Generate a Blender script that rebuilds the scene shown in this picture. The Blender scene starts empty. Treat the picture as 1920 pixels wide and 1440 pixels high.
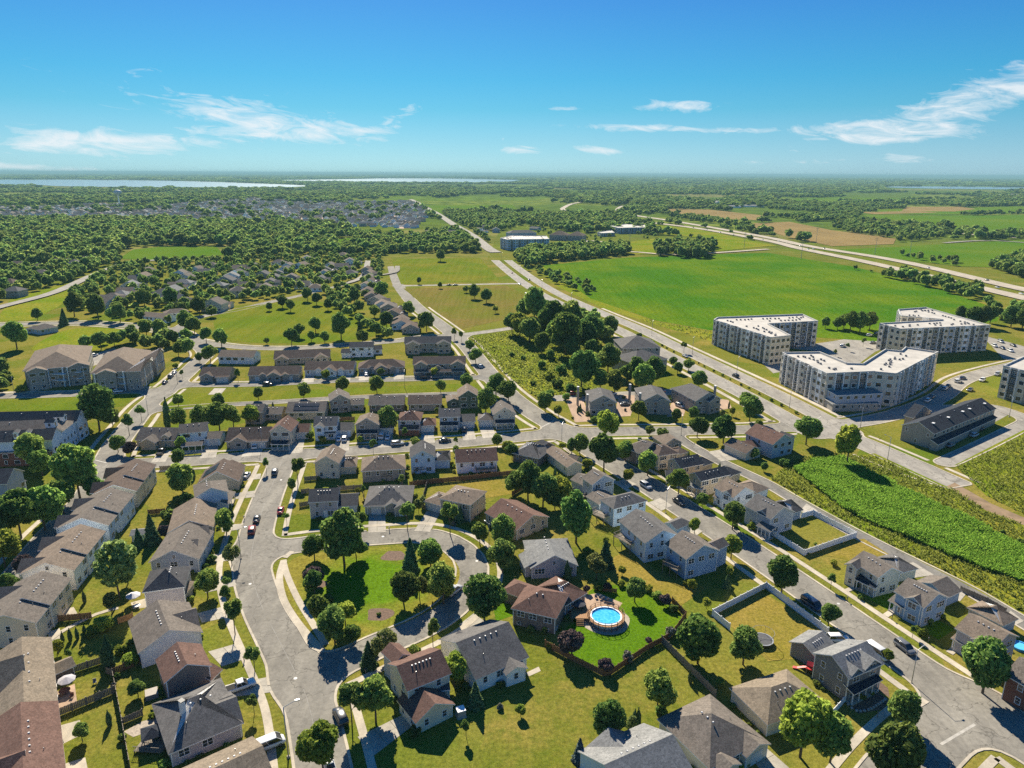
import bpy, bmesh, math, random
import numpy as np
from mathutils import Vector, Matrix
from mathutils.geometry import tessellate_polygon
random.seed(7); RNG = np.random.default_rng(7)
SC = bpy.context.scene; COL = SC.collection
# ------------------------------------------------------------------ camera, sky, sun, exposure
EXPO = 1.18
F_PX, CAM_H, HORIZON = 1332.0, 95.0, 325.5
PITCH = math.atan((720-HORIZON)/F_PX); ROLL = math.radians(0.27)
cam = bpy.data.cameras.new('camera'); cam.sensor_width = 36.0; cam.lens = F_PX/1920*36.0
cam.clip_start = 1.0; cam.clip_end = 90000.0
CAM = bpy.data.objects.new('camera', cam); COL.objects.link(CAM)
CAM.matrix_world = Matrix.Translation((0,0,CAM_H)) @ Matrix.Rotation(math.pi/2-PITCH,4,'X') @ Matrix.Rotation(ROLL,4,'Z')
SC.camera = CAM
SUN_AZ, SUN_EL = math.radians(104), math.radians(36)
TOSUN = Vector((math.cos(SUN_AZ)*math.cos(SUN_EL), math.sin(SUN_AZ)*math.cos(SUN_EL), math.sin(SUN_EL)))
sl = bpy.data.lights.new('sun','SUN'); sl.energy = 5.0; sl.angle = math.radians(0.5); sl.color = (1.0,0.905,0.74)
so = bpy.data.objects.new('sun', sl); COL.objects.link(so); so.location = TOSUN*500
so.rotation_euler = TOSUN.to_track_quat('Z','Y').to_euler()
W = bpy.data.worlds.new('World'); SC.world = W; W.use_nodes = True
def build_world():
    nt = W.node_tree; N = nt.nodes; L = nt.links; N.clear()
    def nd(t, **k):
        n = N.new(t)
        for a,b in k.items(): setattr(n,a,b)
        return n
    def val(x, sock):
        if hasattr(x,'is_output'): L.new(x, sock)
        else: sock.default_value = x
    def m(op,a,b=0.0,c=0.0):
        n = nd('ShaderNodeMath',operation=op); val(a,n.inputs[0]); val(b,n.inputs[1]); val(c,n.inputs[2]); return n.outputs[0]
    out = nd('ShaderNodeOutputWorld'); bg = nd('ShaderNodeBackground'); L.new(bg.outputs[0],out.inputs[0])
    sky = nd('ShaderNodeTexSky', sky_type='NISHITA'); sky.sun_disc = False
    sky.sun_elevation = SUN_EL; sky.sun_rotation = math.pi/2-SUN_AZ
    sky.altitude = 300; sky.air_density = 1.0; sky.dust_density = 0.25; sky.ozone_density = 3.0
    tc = nd('ShaderNodeTexCoord'); sp = nd('ShaderNodeSeparateXYZ'); L.new(tc.outputs['Generated'],sp.inputs[0])
    x,y,z = sp.outputs
    az = m('ARCTAN2',x,y); el = m('ARCSINE',z)
    STR = 0.11; k0 = 1/(STR*2**EXPO)
    gr = nd('ShaderNodeValToRGB'); L.new(m('MULTIPLY',m('MAXIMUM',el,0.0),1/1.5708),gr.inputs[0]); e = gr.color_ramp.elements
    ST = [(0.0,(.30,.34,.52)),(.011,(.28,.33,.50)),(.027,(.18,.27,.42)),(.051,(.04,.21,.33)),(.074,(.0,.18,.34)),(.13,(.0,.08,.37)),(.30,(.0,.08,.35)),(1.0,(.0,.07,.32))]
    while len(e) < len(ST): e.new(.5)
    for i,(p_,c_) in enumerate(ST): e[i].position = p_; e[i].color = (*c_,1)
    sc_ = nd('ShaderNodeVectorMath',operation='SCALE'); L.new(gr.outputs[0],sc_.inputs[0]); sc_.inputs[3].default_value = k0
    hs = nd('ShaderNodeMix',data_type='RGBA'); hs.inputs['Factor'].default_value = .76; tn = nd('ShaderNodeVectorMath',operation='MULTIPLY'); L.new(sky.outputs[0],tn.inputs[0]); tn.inputs[1].default_value = (.3,.75,.95); L.new(tn.outputs[0],hs.inputs['A']); L.new(sc_.outputs[0],hs.inputs['B']); SKYC = hs.outputs['Result']
    # wispy cirrus: each streak an oriented soft patch of fibrous noise
    CL = [(430,205,250,40,.16,1.0,.9),(250,268,200,24,-.02,.5,1.1),(745,222,75,24,-.5,.4,.85),(1270,198,160,14,.03,.3,1.1),(1200,240,180,9,.03,.1,1.2),
          (1600,240,110,12,.02,.3,.8),(1790,200,260,34,-.25,.6,.85),(1890,160,120,40,-.3,.6,.75),(1700,252,110,16,0.,.4,1.05),(1140,281,75,10,0.,.3,1.15),(1050,204,40,6,0,.2,.9),(1400,245,60,7,0,.2,.9),(540,228,150,12,.1,.3,.9),(470,247,110,8,.03,.3,.9),
          (975,280,55,14,.1,.5,1.1),(60,258,130,26,.05,.6,.6),(20,192,90,8,0.,.3,.5),(30,312,160,8,.06,.2,1.2),(1730,298,140,10,0.,.4,.7),(1460,305,90,6,0.,.2,.6),(560,255,90,16,.1,.4,.4)]
    tot = None
    for cx,cy,a,b,ang,wob,st in CL:
        d = ray(cx,cy); a0 = math.atan2(d.x,d.y); e0 = math.asin(d.z); k = 1/F_PX
        u = m('SUBTRACT',az,a0); v = m('SUBTRACT',el,e0); ca,sa = math.cos(ang),math.sin(ang)
        uu = m('DIVIDE',m('ADD',m('MULTIPLY',u,ca),m('MULTIPLY',v,-sa)),a*k); vv = m('DIVIDE',m('ADD',m('MULTIPLY',u,sa),m('MULTIPLY',v,ca)),b*k)
        g = m('EXPONENT',m('MULTIPLY',m('ADD',m('MULTIPLY',uu,uu),m('MULTIPLY',vv,vv)),-1.3))
        g = m('MULTIPLY',g,st); tot = g if tot is None else m('ADD',tot,g)
    cb = nd('ShaderNodeCombineXYZ'); L.new(m('MULTIPLY',m('ADD',az,m('MULTIPLY',el,-.6)),1.0),cb.inputs[0]); L.new(m('MULTIPLY',m('ADD',el,m('MULTIPLY',az,.12)),4.2),cb.inputs[1])
    n1 = nd('ShaderNodeTexNoise'); n1.inputs['Scale'].default_value = 17; n1.inputs['Detail'].default_value = 9; n1.inputs['Roughness'].default_value = .66; n1.inputs['Distortion'].default_value = .9
    L.new(cb.outputs[0],n1.inputs['Vector'])
    n2 = nd('ShaderNodeTexNoise'); n2.inputs['Scale'].default_value = 3.2; n2.inputs['Detail'].default_value = 4; L.new(cb.outputs[0],n2.inputs['Vector'])
    general = m('MULTIPLY',m('MAXIMUM',m('SUBTRACT',n2.outputs[0],.56),0.0),4.0)      # thin cirrus over the rest of the sky
    hi = m('MINIMUM',m('MAXIMUM',m('MULTIPLY',m('SUBTRACT',el,.24),6.0),0.0),1.0)
    tot = m('ADD',tot,m('MULTIPLY',general,hi))
    dens = m('SUBTRACT',m('ADD',m('MULTIPLY',n1.outputs[0],1.9),m('MULTIPLY',m('MINIMUM',tot,1.2),.62)),1.36)
    dens = m('MULTIPLY',m('MINIMUM',m('MAXIMUM',m('MULTIPLY',dens,1.8),0.0),1.0),0.82)
    mx = nd('ShaderNodeMix',data_type='RGBA'); L.new(dens,mx.inputs['Factor']); L.new(SKYC,mx.inputs['A']); mx.inputs['B'].default_value = (.90*k0,.94*k0,.97*k0,1)
    L.new(mx.outputs['Result'],bg.inputs['Color']); bg.inputs['Strength'].default_value = STR
# pixel of the 1920x1440 photograph -> ray / point on the plane z
def ray(px,py):
    v = Vector(((px-960)/F_PX, -(py-720)/F_PX, -1.0)); v = CAM.matrix_world.to_3x3() @ v; return v.normalized()
def gp(px,py,z=0.0):
    d = ray(px,py); t = (z-CAM_H)/d.z; return Vector((d.x*t, d.y*t, z))
def g2(px,py,z=0.0): p = gp(px,py,z); return (p.x,p.y)
def scale_at(p): return (CAM.matrix_world.inverted() @ Vector(p)).z / -F_PX    # metres per photo pixel
build_world()
vs = SC.view_settings; vs.view_transform = 'Standard'; vs.look = 'None'; vs.exposure = EXPO; vs.gamma = 1.0; vs.use_curve_mapping = False
cy = SC.cycles; cy.max_bounces = 5; cy.diffuse_bounces = 3; cy.glossy_bounces = 2; cy.transmission_bounces = 3; cy.transparent_max_bounces = 6
cy.volume_bounces = 0; cy.caustics_reflective = False; cy.caustics_refractive = False; cy.use_denoising = False; cy.use_adaptive_sampling = True; cy.adaptive_threshold = 0.01
# ------------------------------------------------------------------ helpers
class MB:
    def __init__(s): s.v=[]; s.f=[]; s.m=[]
    def face(s,pts,mi=0):
        n=len(s.v); s.v += [tuple(p) for p in pts]; s.f.append(tuple(range(n,n+len(pts)))); s.m.append(mi)
    def box(s,x0,x1,y0,y1,z0,z1,mi=0,tx=0.0,ty=0.0):
        n=len(s.v); s.v += [(x0,y0,z0),(x1,y0,z0),(x1,y1,z0),(x0,y1,z0),(x0+tx,y0+ty,z1),(x1-tx,y0+ty,z1),(x1-tx,y1-ty,z1),(x0+tx,y1-ty,z1)]
        for q in ((0,3,2,1),(4,5,6,7),(0,1,5,4),(1,2,6,5),(2,3,7,6),(3,0,4,7)): s.f.append(tuple(n+i for i in q)); s.m.append(mi)
    def tube(s,p0,p1,r0,r1,seg=6,mi=0,cap=True):
        p0,p1=Vector(p0),Vector(p1); d=(p1-p0).normalized(); a=d.orthogonal().normalized(); b=d.cross(a); n=len(s.v)
        for p,r in ((p0,r0),(p1,r1)):
            for i in range(seg):
                t=2*math.pi*i/seg; s.v.append(tuple(p+a*(math.cos(t)*r)+b*(math.sin(t)*r)))
        for i in range(seg):
            j=(i+1)%seg; s.f.append((n+i,n+j,n+seg+j,n+seg+i)); s.m.append(mi)
        if cap: s.f.append(tuple(n+seg+i for i in range(seg))); s.m.append(mi); s.f.append(tuple(n+seg-1-i for i in range(seg))); s.m.append(mi)
    def loft(s,rings,mi=0,cap=True):
        n=len(s.v); k=len(rings[0])
        for r in rings: s.v += [tuple(p) for p in r]
        for i in range(len(rings)-1):
            for j in range(k):
                q=(j+1)%k; s.f.append((n+i*k+j,n+i*k+q,n+(i+1)*k+q,n+(i+1)*k+j)); s.m.append(mi)
        if cap:
            s.f.append(tuple(n+j for j in reversed(range(k)))); s.m.append(mi)
            s.f.append(tuple(n+(len(rings)-1)*k+j for j in range(k))); s.m.append(mi)
    def mesh(s,name,mats,smooth=False):
        me=bpy.data.meshes.new(name); me.from_pydata(s.v,[],s.f)
        for m in (mats if isinstance(mats,(list,tuple)) else [mats]): me.materials.append(m)
        if any(s.m): me.polygons.foreach_set('material_index',s.m)
        if smooth: me.polygons.foreach_set('use_smooth',[True]*len(s.f))
        me.update(); return me
def link(name,me,parent=None,loc=(0,0,0),rz=0.0,scale=None):
    o=bpy.data.objects.new(name,me); COL.objects.link(o); o.parent=parent; o.location=loc
    if rz: o.rotation_euler=(0,0,rz)
    if scale: o.scale=scale
    return o
def tag(o,label=None,cat=None,group=None,kind=None):
    for k,v in (('label',label),('category',cat),('group',group),('kind',kind)):
        if v: o[k]=v
    return o
def empty(name,loc,rz=0.0):
    o=bpy.data.objects.new(name,None); COL.objects.link(o); o.location=loc; o.rotation_euler=(0,0,rz); o.empty_display_size=0.5; return o
def inpoly(px,py,poly):
    px=np.asarray(px,float); py=np.asarray(py,float); r=np.zeros(px.shape,bool); n=len(poly)
    for i in range(n):
        x0,y0=poly[i]; x1,y1=poly[(i+1)%n]
        if y0==y1: continue
        c=((y0>py)!=(y1>py)) & (px < (x1-x0)*(py-y0)/(y1-y0)+x0); r^=c
    return r
# ------------------------------------------------------------------ materials
def nodes(name):
    m=bpy.data.materials.new(name); m.use_nodes=True; nt=m.node_tree; return m,nt,nt.nodes['Principled BSDF']
def pos_noise(nt,scale,detail=4,rough=.55,coord='pos',stretch=None,dist=0.0):
    if coord=='pos': c=nt.nodes.new('ShaderNodeNewGeometry').outputs['Position']
    else: c=nt.nodes.new('ShaderNodeTexCoord').outputs['Object']
    if stretch:
        mp=nt.nodes.new('ShaderNodeMapping'); mp.inputs['Scale'].default_value=stretch[:3]
        if len(stretch)>3: mp.inputs['Rotation'].default_value=(0,0,stretch[3])
        nt.links.new(c,mp.inputs['Vector']); c=mp.outputs[0]
    n=nt.nodes.new('ShaderNodeTexNoise'); n.inputs['Scale'].default_value=scale; n.inputs['Detail'].default_value=detail; n.inputs['Roughness'].default_value=rough; n.inputs['Distortion'].default_value=dist
    nt.links.new(c,n.inputs['Vector']); return n.outputs[0]
def ramp(nt,fac,stops):
    r=nt.nodes.new('ShaderNodeValToRGB'); e=r.color_ramp.elements
    while len(e)<len(stops): e.new(.5)
    for i,(p,c) in enumerate(stops): e[i].position=p; e[i].color=(c[0],c[1],c[2],1)
    nt.links.new(fac,r.inputs[0]); return r.outputs[0]
def mixc(nt,fac,a,b,mode='MIX'):
    n=nt.nodes.new('ShaderNodeMix'); n.data_type='RGBA'; n.blend_type=mode
    for x,s in ((fac,n.inputs['Factor']),(a,n.inputs['A']),(b,n.inputs['B'])):
        if hasattr(x,'is_output'): nt.links.new(x,s)
        elif isinstance(x,(int,float)): s.default_value=x
        else: s.default_value=(x[0],x[1],x[2],1)
    return n.outputs['Result']
def bump(nt,b,h,strength,dist=.02):
    n=nt.nodes.new('ShaderNodeBump'); n.inputs['Strength'].default_value=strength; n.inputs['Distance'].default_value=dist
    nt.links.new(h,n.inputs['Height']); nt.links.new(n.outputs[0],b.inputs['Normal'])
def mul(c,k): return tuple(min(1,x*k) for x in c)
def simple(name,c,rough=.7,var=.12,scale=3.0,metal=0.0,coord='obj'):
    m,nt,b=nodes(name); n=pos_noise(nt,scale,5,.6,coord)
    nt.links.new(ramp(nt,n,[(.3,mul(c,1-var)),(.7,mul(c,1+var))]),b.inputs['Base Color'])
    b.inputs['Roughness'].default_value=rough; b.inputs['Metallic'].default_value=metal
    if rough>.5: b.inputs['Specular IOR Level'].default_value=.25
    return m
def roofmat(name,c):
    m,nt,b=nodes(name)
    n1=pos_noise(nt,5.5,3,.8,'obj'); n2=pos_noise(nt,.5,4,.6,'obj',(1,1,1)); v=nt.nodes.new('ShaderNodeTexVoronoi'); v.inputs['Scale'].default_value=3.2
    nt.links.new(nt.nodes.new('ShaderNodeTexCoord').outputs['Object'],v.inputs['Vector'])
    base=ramp(nt,n1,[(.25,mul(c,.62)),(.5,c),(.75,mul(c,1.4))])
    sr=nt.nodes.new('ShaderNodeSeparateColor'); nt.links.new(v.outputs['Color'],sr.inputs[0]); base=mixc(nt,1.0,base,ramp(nt,sr.outputs[0],[(0,(.8,.8,.8)),(1,(1.18,1.17,1.16))]),'MULTIPLY'); hs=nt.nodes.new('ShaderNodeHueSaturation'); hs.inputs['Saturation'].default_value=.9; nt.links.new(base,hs.inputs['Color'])
    base=mixc(nt,1.0,hs.outputs[0],ramp(nt,n2,[(.3,(.82,.82,.82)),(.7,(1.12,1.1,1.08))]),'MULTIPLY')
    nt.links.new(base,b.inputs['Base Color']); b.inputs['Roughness'].default_value=.95; b.inputs['Specular IOR Level'].default_value=.05; bump(nt,b,n1,.5,.03); return m
def wallmat(name,c,brick=False):
    m,nt,b=nodes(name); n2=pos_noise(nt,.35,4,.6,'obj'); n1=pos_noise(nt,2.0,5,.65,'obj',(1,1,7) if not brick else (3,3,6))
    base=ramp(nt,n1,[(.3,mul(c,.86 if not brick else .6)),(.7,mul(c,1.1 if not brick else 1.35))])
    base=mixc(nt,1.0,base,ramp(nt,n2,[(.3,(.86,.86,.86)),(.75,(1.06,1.06,1.06))]),'MULTIPLY')
    nt.links.new(base,b.inputs['Base Color']); b.inputs['Roughness'].default_value=.65; b.inputs['Specular IOR Level'].default_value=.25
    w=nt.nodes.new('ShaderNodeTexWave'); w.bands_direction='Z'; w.inputs['Scale'].default_value=1.6; w.wave_profile='SAW'; nt.links.new(nt.nodes.new('ShaderNodeTexCoord').outputs['Object'],w.inputs['Vector']); bump(nt,b,w.outputs[1],.35,.02); return m
def grassmat(name,a,c,d,patch=.05,dry=.55,mow=None,fine=1.6):
    m,nt,b=nodes(name); n1=pos_noise(nt,patch,5,.6); n2=pos_noise(nt,.45,5,.65); n3=pos_noise(nt,fine,3,.7); n4=pos_noise(nt,5.0,2,.7)
    base=mixc(nt,ramp(nt,n1,[(dry-.14,(0,0,0)),(dry+.14,(1,1,1))]),a,c)
    base=mixc(nt,ramp(nt,n2,[(.45,(0,0,0)),(.72,(.75,.75,.75))]),base,d)
    base=mixc(nt,1.0,base,ramp(nt,n3,[(.28,(.58,.62,.56)),(.72,(1.4,1.36,1.25))]),'MULTIPLY')
    base=mixc(nt,1.0,base,ramp(nt,n4,[(.28,(.6,.64,.58)),(.72,(1.38,1.34,1.25))]),'MULTIPLY')
    if mow:
        n5=pos_noise(nt,mow[0],1,.4,'pos',(1,.03,1,mow[1])); base=mixc(nt,1.0,base,ramp(nt,n5,[(.4,(.93,.94,.92)),(.6,(1.06,1.06,1.05))]),'MULTIPLY')
    nt.links.new(base,b.inputs['Base Color']); b.inputs['Roughness'].default_value=1.; b.inputs['Specular IOR Level'].default_value=.0; bump(nt,b,n3,.6,.06); return m
def pavemat(name,c,grain=.22,crack=True):
    m,nt,b=nodes(name); n1=pos_noise(nt,.09,5,.65); n2=pos_noise(nt,1.1,6,.7); n3=pos_noise(nt,9.0,2,.8)
    base=ramp(nt,n1,[(.3,mul(c,.8)),(.7,mul(c,1.17))])
    base=mixc(nt,1.0,base,ramp(nt,pos_noise(nt,.4,3,.6,'pos',(1,.12,1,.3)),[(.35,(.86,.86,.87)),(.65,(1.1,1.1,1.09))]),'MULTIPLY')
    base=mixc(nt,1.0,base,ramp(nt,n2,[(.3,(1-grain,)*3),(.7,(1+grain*.7,)*3)]),'MULTIPLY')
    base=mixc(nt,1.0,base,ramp(nt,n3,[(.25,(.8,.8,.8)),(.75,(1.2,1.2,1.2))]),'MULTIPLY')
    if crack:
        v=nt.nodes.new('ShaderNodeTexVoronoi'); v.feature='DISTANCE_TO_EDGE'; v.inputs['Scale'].default_value=.13
        g=nt.nodes.new('ShaderNodeNewGeometry').outputs['Position']; nn=nt.nodes.new('ShaderNodeTexNoise'); nn.inputs['Scale'].default_value=.5; nt.links.new(g,nn.inputs['Vector'])
        av=nt.nodes.new('ShaderNodeVectorMath'); av.operation='MULTIPLY_ADD'; nt.links.new(nn.outputs['Color'],av.inputs[0]); av.inputs[1].default_value=(5,5,0); nt.links.new(g,av.inputs[2]); nt.links.new(av.outputs[0],v.inputs['Vector'])
        base=mixc(nt,ramp(nt,v.outputs['Distance'],[(0.004,(.8,.8,.8)),(.018,(0,0,0))]),base,mul(c,.5))
    nt.links.new(base,b.inputs['Base Color']); b.inputs['Roughness'].default_value=.92; b.inputs['Specular IOR Level'].default_value=.08; return m
def leafmat(name,c,c2,trans=.52):
    m=bpy.data.materials.new(name); m.use_nodes=True; nt=m.node_tree; nt.nodes.clear()
    o=nt.nodes.new('ShaderNodeOutputMaterial'); g=nt.nodes.new('ShaderNodeNewGeometry'); oi=nt.nodes.new('ShaderNodeObjectInfo')
    col=ramp(nt,g.outputs['Random Per Island'],[(0,mul(c,.45)),(.4,c),(1,mul(c2,1.15))])
    hs=nt.nodes.new('ShaderNodeHueSaturation'); hs.inputs['Saturation'].default_value=.92; nt.links.new(col,hs.inputs['Color'])
    r=nt.nodes.new('ShaderNodeMapRange'); nt.links.new(oi.outputs['Random'],r.inputs[0]); r.inputs[3].default_value=.488; r.inputs[4].default_value=.528; nt.links.new(r.outputs[0],hs.inputs['Hue'])
    mm=nt.nodes.new('ShaderNodeMath'); mm.operation='MULTIPLY'; mm.inputs[1].default_value=7.31; nt.links.new(oi.outputs['Random'],mm.inputs[0]); fr=nt.nodes.new('ShaderNodeMath'); fr.operation='FRACT'; nt.links.new(mm.outputs[0],fr.inputs[0])
    r2=nt.nodes.new('ShaderNodeMapRange'); nt.links.new(fr.outputs[0],r2.inputs[0]); r2.inputs[3].default_value=.68; r2.inputs[4].default_value=1.3; nt.links.new(r2.outputs[0],hs.inputs['Value'])
    d=nt.nodes.new('ShaderNodeBsdfDiffuse'); t=nt.nodes.new('ShaderNodeBsdfTranslucent'); mx=nt.nodes.new('ShaderNodeMixShader'); mx.inputs[0].default_value=trans
    nt.links.new(hs.outputs[0],d.inputs[0]); nt.links.new(hs.outputs[0],t.inputs[0]); nt.links.new(d.outputs[0],mx.inputs[1]); nt.links.new(t.outputs[0],mx.inputs[2]); nt.links.new(mx.outputs[0],o.inputs[0]); return m
def glassmat(name,c,rough=.08):
    m,nt,b=nodes(name); n=pos_noise(nt,1.2,2,.5,'pos'); nt.links.new(ramp(nt,n,[(.35,mul(c,.5)),(.65,mul(c,1.6))]),b.inputs['Base Color']); b.inputs['Roughness'].default_value=rough; b.inputs['Specular IOR Level'].default_value=.6; return m
M={}
for k,c in dict(grey=(.155,.15,.145),ltgrey=(.25,.255,.25),tan=(.235,.185,.14),brown=(.15,.112,.09),red=(.17,.1,.078),navy=(.048,.055,.07),dkgrey=(.095,.095,.1),taupe=(.19,.165,.14),sand=(.245,.2,.145)).items(): M['r_'+k]=roofmat('shingles_'+k,mul(c,.8))
for k,c in dict(cream=(.5,.44,.34),white=(.66,.65,.62),tan=(.36,.3,.22),blue=(.2,.29,.4),ltblue=(.42,.5,.57),bgrey=(.3,.33,.37),grey=(.3,.3,.3),dkgrey=(.15,.15,.155),brown=(.15,.12,.105),green=(.09,.115,.09),mauve=(.36,.32,.32),stone=(.27,.25,.22),taupe=(.25,.22,.19)).items(): M['w_'+k]=wallmat('siding_'+k,mul(c,1.36))
M['w_brick']=wallmat('brick_wall',(.2,.085,.06),True)
M['trim']=simple('white_trim',(.72,.71,.68),.5,.05); M['pane']=glassmat('window_glass',(.035,.042,.05)); M['gdoor']=simple('garage_door_paint',(.62,.6,.56),.5,.05)
M['darktrim']=simple('dark_trim',(.05,.05,.052),.5); M['membrane']=simple('white_roof_membrane',(.4,.375,.33),.75,.18,.25); M['metal']=simple('grey_metal',(.35,.36,.37),.4,.1,2,.6)
M['grass']=grassmat('mixed_lawn',(.14,.145,.02),(.23,.18,.045),(.085,.12,.012),.045,.53,fine=1.3)
M['lush']=grassmat('watered_lawn',(.075,.15,.008),(.12,.165,.012),(.055,.125,.006),.06,.6)
M['dry']=grassmat('dry_lawn',(.22,.165,.04),(.15,.14,.022),(.25,.19,.055),.06,.55)
M['mown']=grassmat('mown_field',(.1,.14,.014),(.17,.155,.025),(.075,.125,.01),.02,.52,(.3,.35))
M['meadow']=grassmat('rough_meadow',(.125,.175,.012),(.22,.195,.03),(.085,.14,.008),.03,.52,None,.6)
M['soy']=grassmat('soybean_field',(.048,.13,.009),(.13,.175,.012),(.038,.108,.008),.011,.54,(.35,-.35),.5)
M['crop']=grassmat('far_crop',(.065,.14,.012),(.11,.16,.018),(.05,.115,.01),.006,.5)
M['tilled']=grassmat('harvested_field',(.24,.17,.085),(.19,.135,.07),(.27,.2,.1),.01,.5,(.2,.4))
M['stubble']=grassmat('grass_stubble',(.115,.13,.02),(.17,.125,.045),(.09,.12,.014),.02,.48,(.45,.5))
def island_mat():
    m,nt,b=nodes('island_turf'); c=gp(690,1095); g=nt.nodes.new('ShaderNodeNewGeometry').outputs['Position']; sb=nt.nodes.new('ShaderNodeVectorMath'); sb.operation='SUBTRACT'; nt.links.new(g,sb.inputs[0]); sb.inputs[1].default_value=c; sm=nt.nodes.new('ShaderNodeVectorMath'); sm.operation='MULTIPLY'; nt.links.new(sb.outputs[0],sm.inputs[0]); sm.inputs[1].default_value=(.06,.052,0); ln=nt.nodes.new('ShaderNodeVectorMath'); ln.operation='LENGTH'; nt.links.new(sm.outputs[0],ln.inputs[0])
    ad=nt.nodes.new('ShaderNodeMath'); ad.operation='MULTIPLY_ADD'; nt.links.new(pos_noise(nt,.16,5,.65),ad.inputs[0]); ad.inputs[1].default_value=1.1; nt.links.new(ln.outputs['Value'],ad.inputs[2]); k=ramp(nt,ad.outputs[0],[(.95,(0,0,0)),(1.0,(1,1,1))]); mr=nt.nodes.new('ShaderNodeMapRange'); nt.links.new(ad.outputs[0],mr.inputs[0]); mr.inputs[1].default_value=1.0; mr.inputs[2].default_value=1.65
    base=mixc(nt,mr.outputs[0],(.085,.16,.008),(.19,.165,.03))
    for s_,a_,b_ in ((.5,.8,1.2),(1.5,.62,1.36),(5.,.62,1.36)): base=mixc(nt,1.0,base,ramp(nt,pos_noise(nt,s_,4,.65),[(.3,(a_,)*3),(.7,(b_,)*3)]),'MULTIPLY')
    nt.links.new(base,b.inputs['Base Color']); b.inputs['Roughness'].default_value=1; b.inputs['Specular IOR Level'].default_value=0; return m
M['island']=island_mat()
M['soil']=simple('bare_soil',(.21,.145,.085),.95,.3,.3,coord='pos'); M['mulch']=simple('bark_mulch',(.13,.085,.06),.95,.4,2,coord='pos'); M['gravel']=simple('pale_stone_border',(.33,.28,.22),.9,.35,2.5,coord='pos')
M['asphalt']=pavemat('asphalt',(.215,.2,.17)); M['asphalt2']=pavemat('arterial_asphalt',(.275,.255,.22),.15); M['alley']=pavemat('alley_asphalt',(.18,.17,.15))
M['conc']=pavemat('concrete',(.43,.38,.3),.15,False); M['drive']=pavemat('driveway_concrete',(.36,.33,.275),.18,False); M['paver']=pavemat('tan_paver',(.38,.27,.19),.2,False); M['hwy']=pavemat('highway_concrete',(.38,.33,.26),.1,False)
M['paint']=simple('road_paint',(.36,.34,.3),.7,.2,1,coord='pos')
M['woodred']=simple('stained_wood',(.2,.1,.05),.75,.3,2); M['wood']=simple('weathered_wood',(.2,.17,.135),.8,.3,2); M['cedar']=simple('cedar_wood',(.29,.155,.07),.75,.25,2); M['vinyl']=simple('white_vinyl',(.76,.77,.78),.4,.04)
M['bark']=simple('bark',(.11,.085,.065),.95,.3,4)
M['lf_mid']=leafmat('leaves_mid',(.19,.29,.045),(.35,.42,.065)); M['lf_dark']=leafmat('leaves_dark',(.14,.235,.042),(.28,.355,.062)); M['lf_yel']=leafmat('leaves_yellow_green',(.27,.33,.03),(.43,.45,.04))
M['lf_olive']=leafmat('leaves_olive',(.21,.265,.07),(.34,.37,.1)); M['lf_purple']=leafmat('leaves_purple',(.09,.06,.06),(.18,.12,.115),.2); M['lf_con']=leafmat('needles',(.085,.15,.05),(.16,.23,.07),.15); M['lf_blue']=leafmat('blue_needles',(.07,.11,.11),(.12,.165,.16),.15); M['lf_far']=leafmat('leaves_far',(.2,.3,.055),(.36,.43,.08),.5)
M['lf_flower']=leafmat('flowering_leaves',(.12,.13,.07),(.42,.38,.34),.25); M['lf_corn']=leafmat('corn_leaves',(.16,.32,.018),(.28,.43,.035),.5); M['lf_weed']=leafmat('weed_leaves',(.33,.34,.035),(.5,.46,.09),.55)
M['water']=glassmat('lake_water',(.16,.2,.22),.18)
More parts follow.
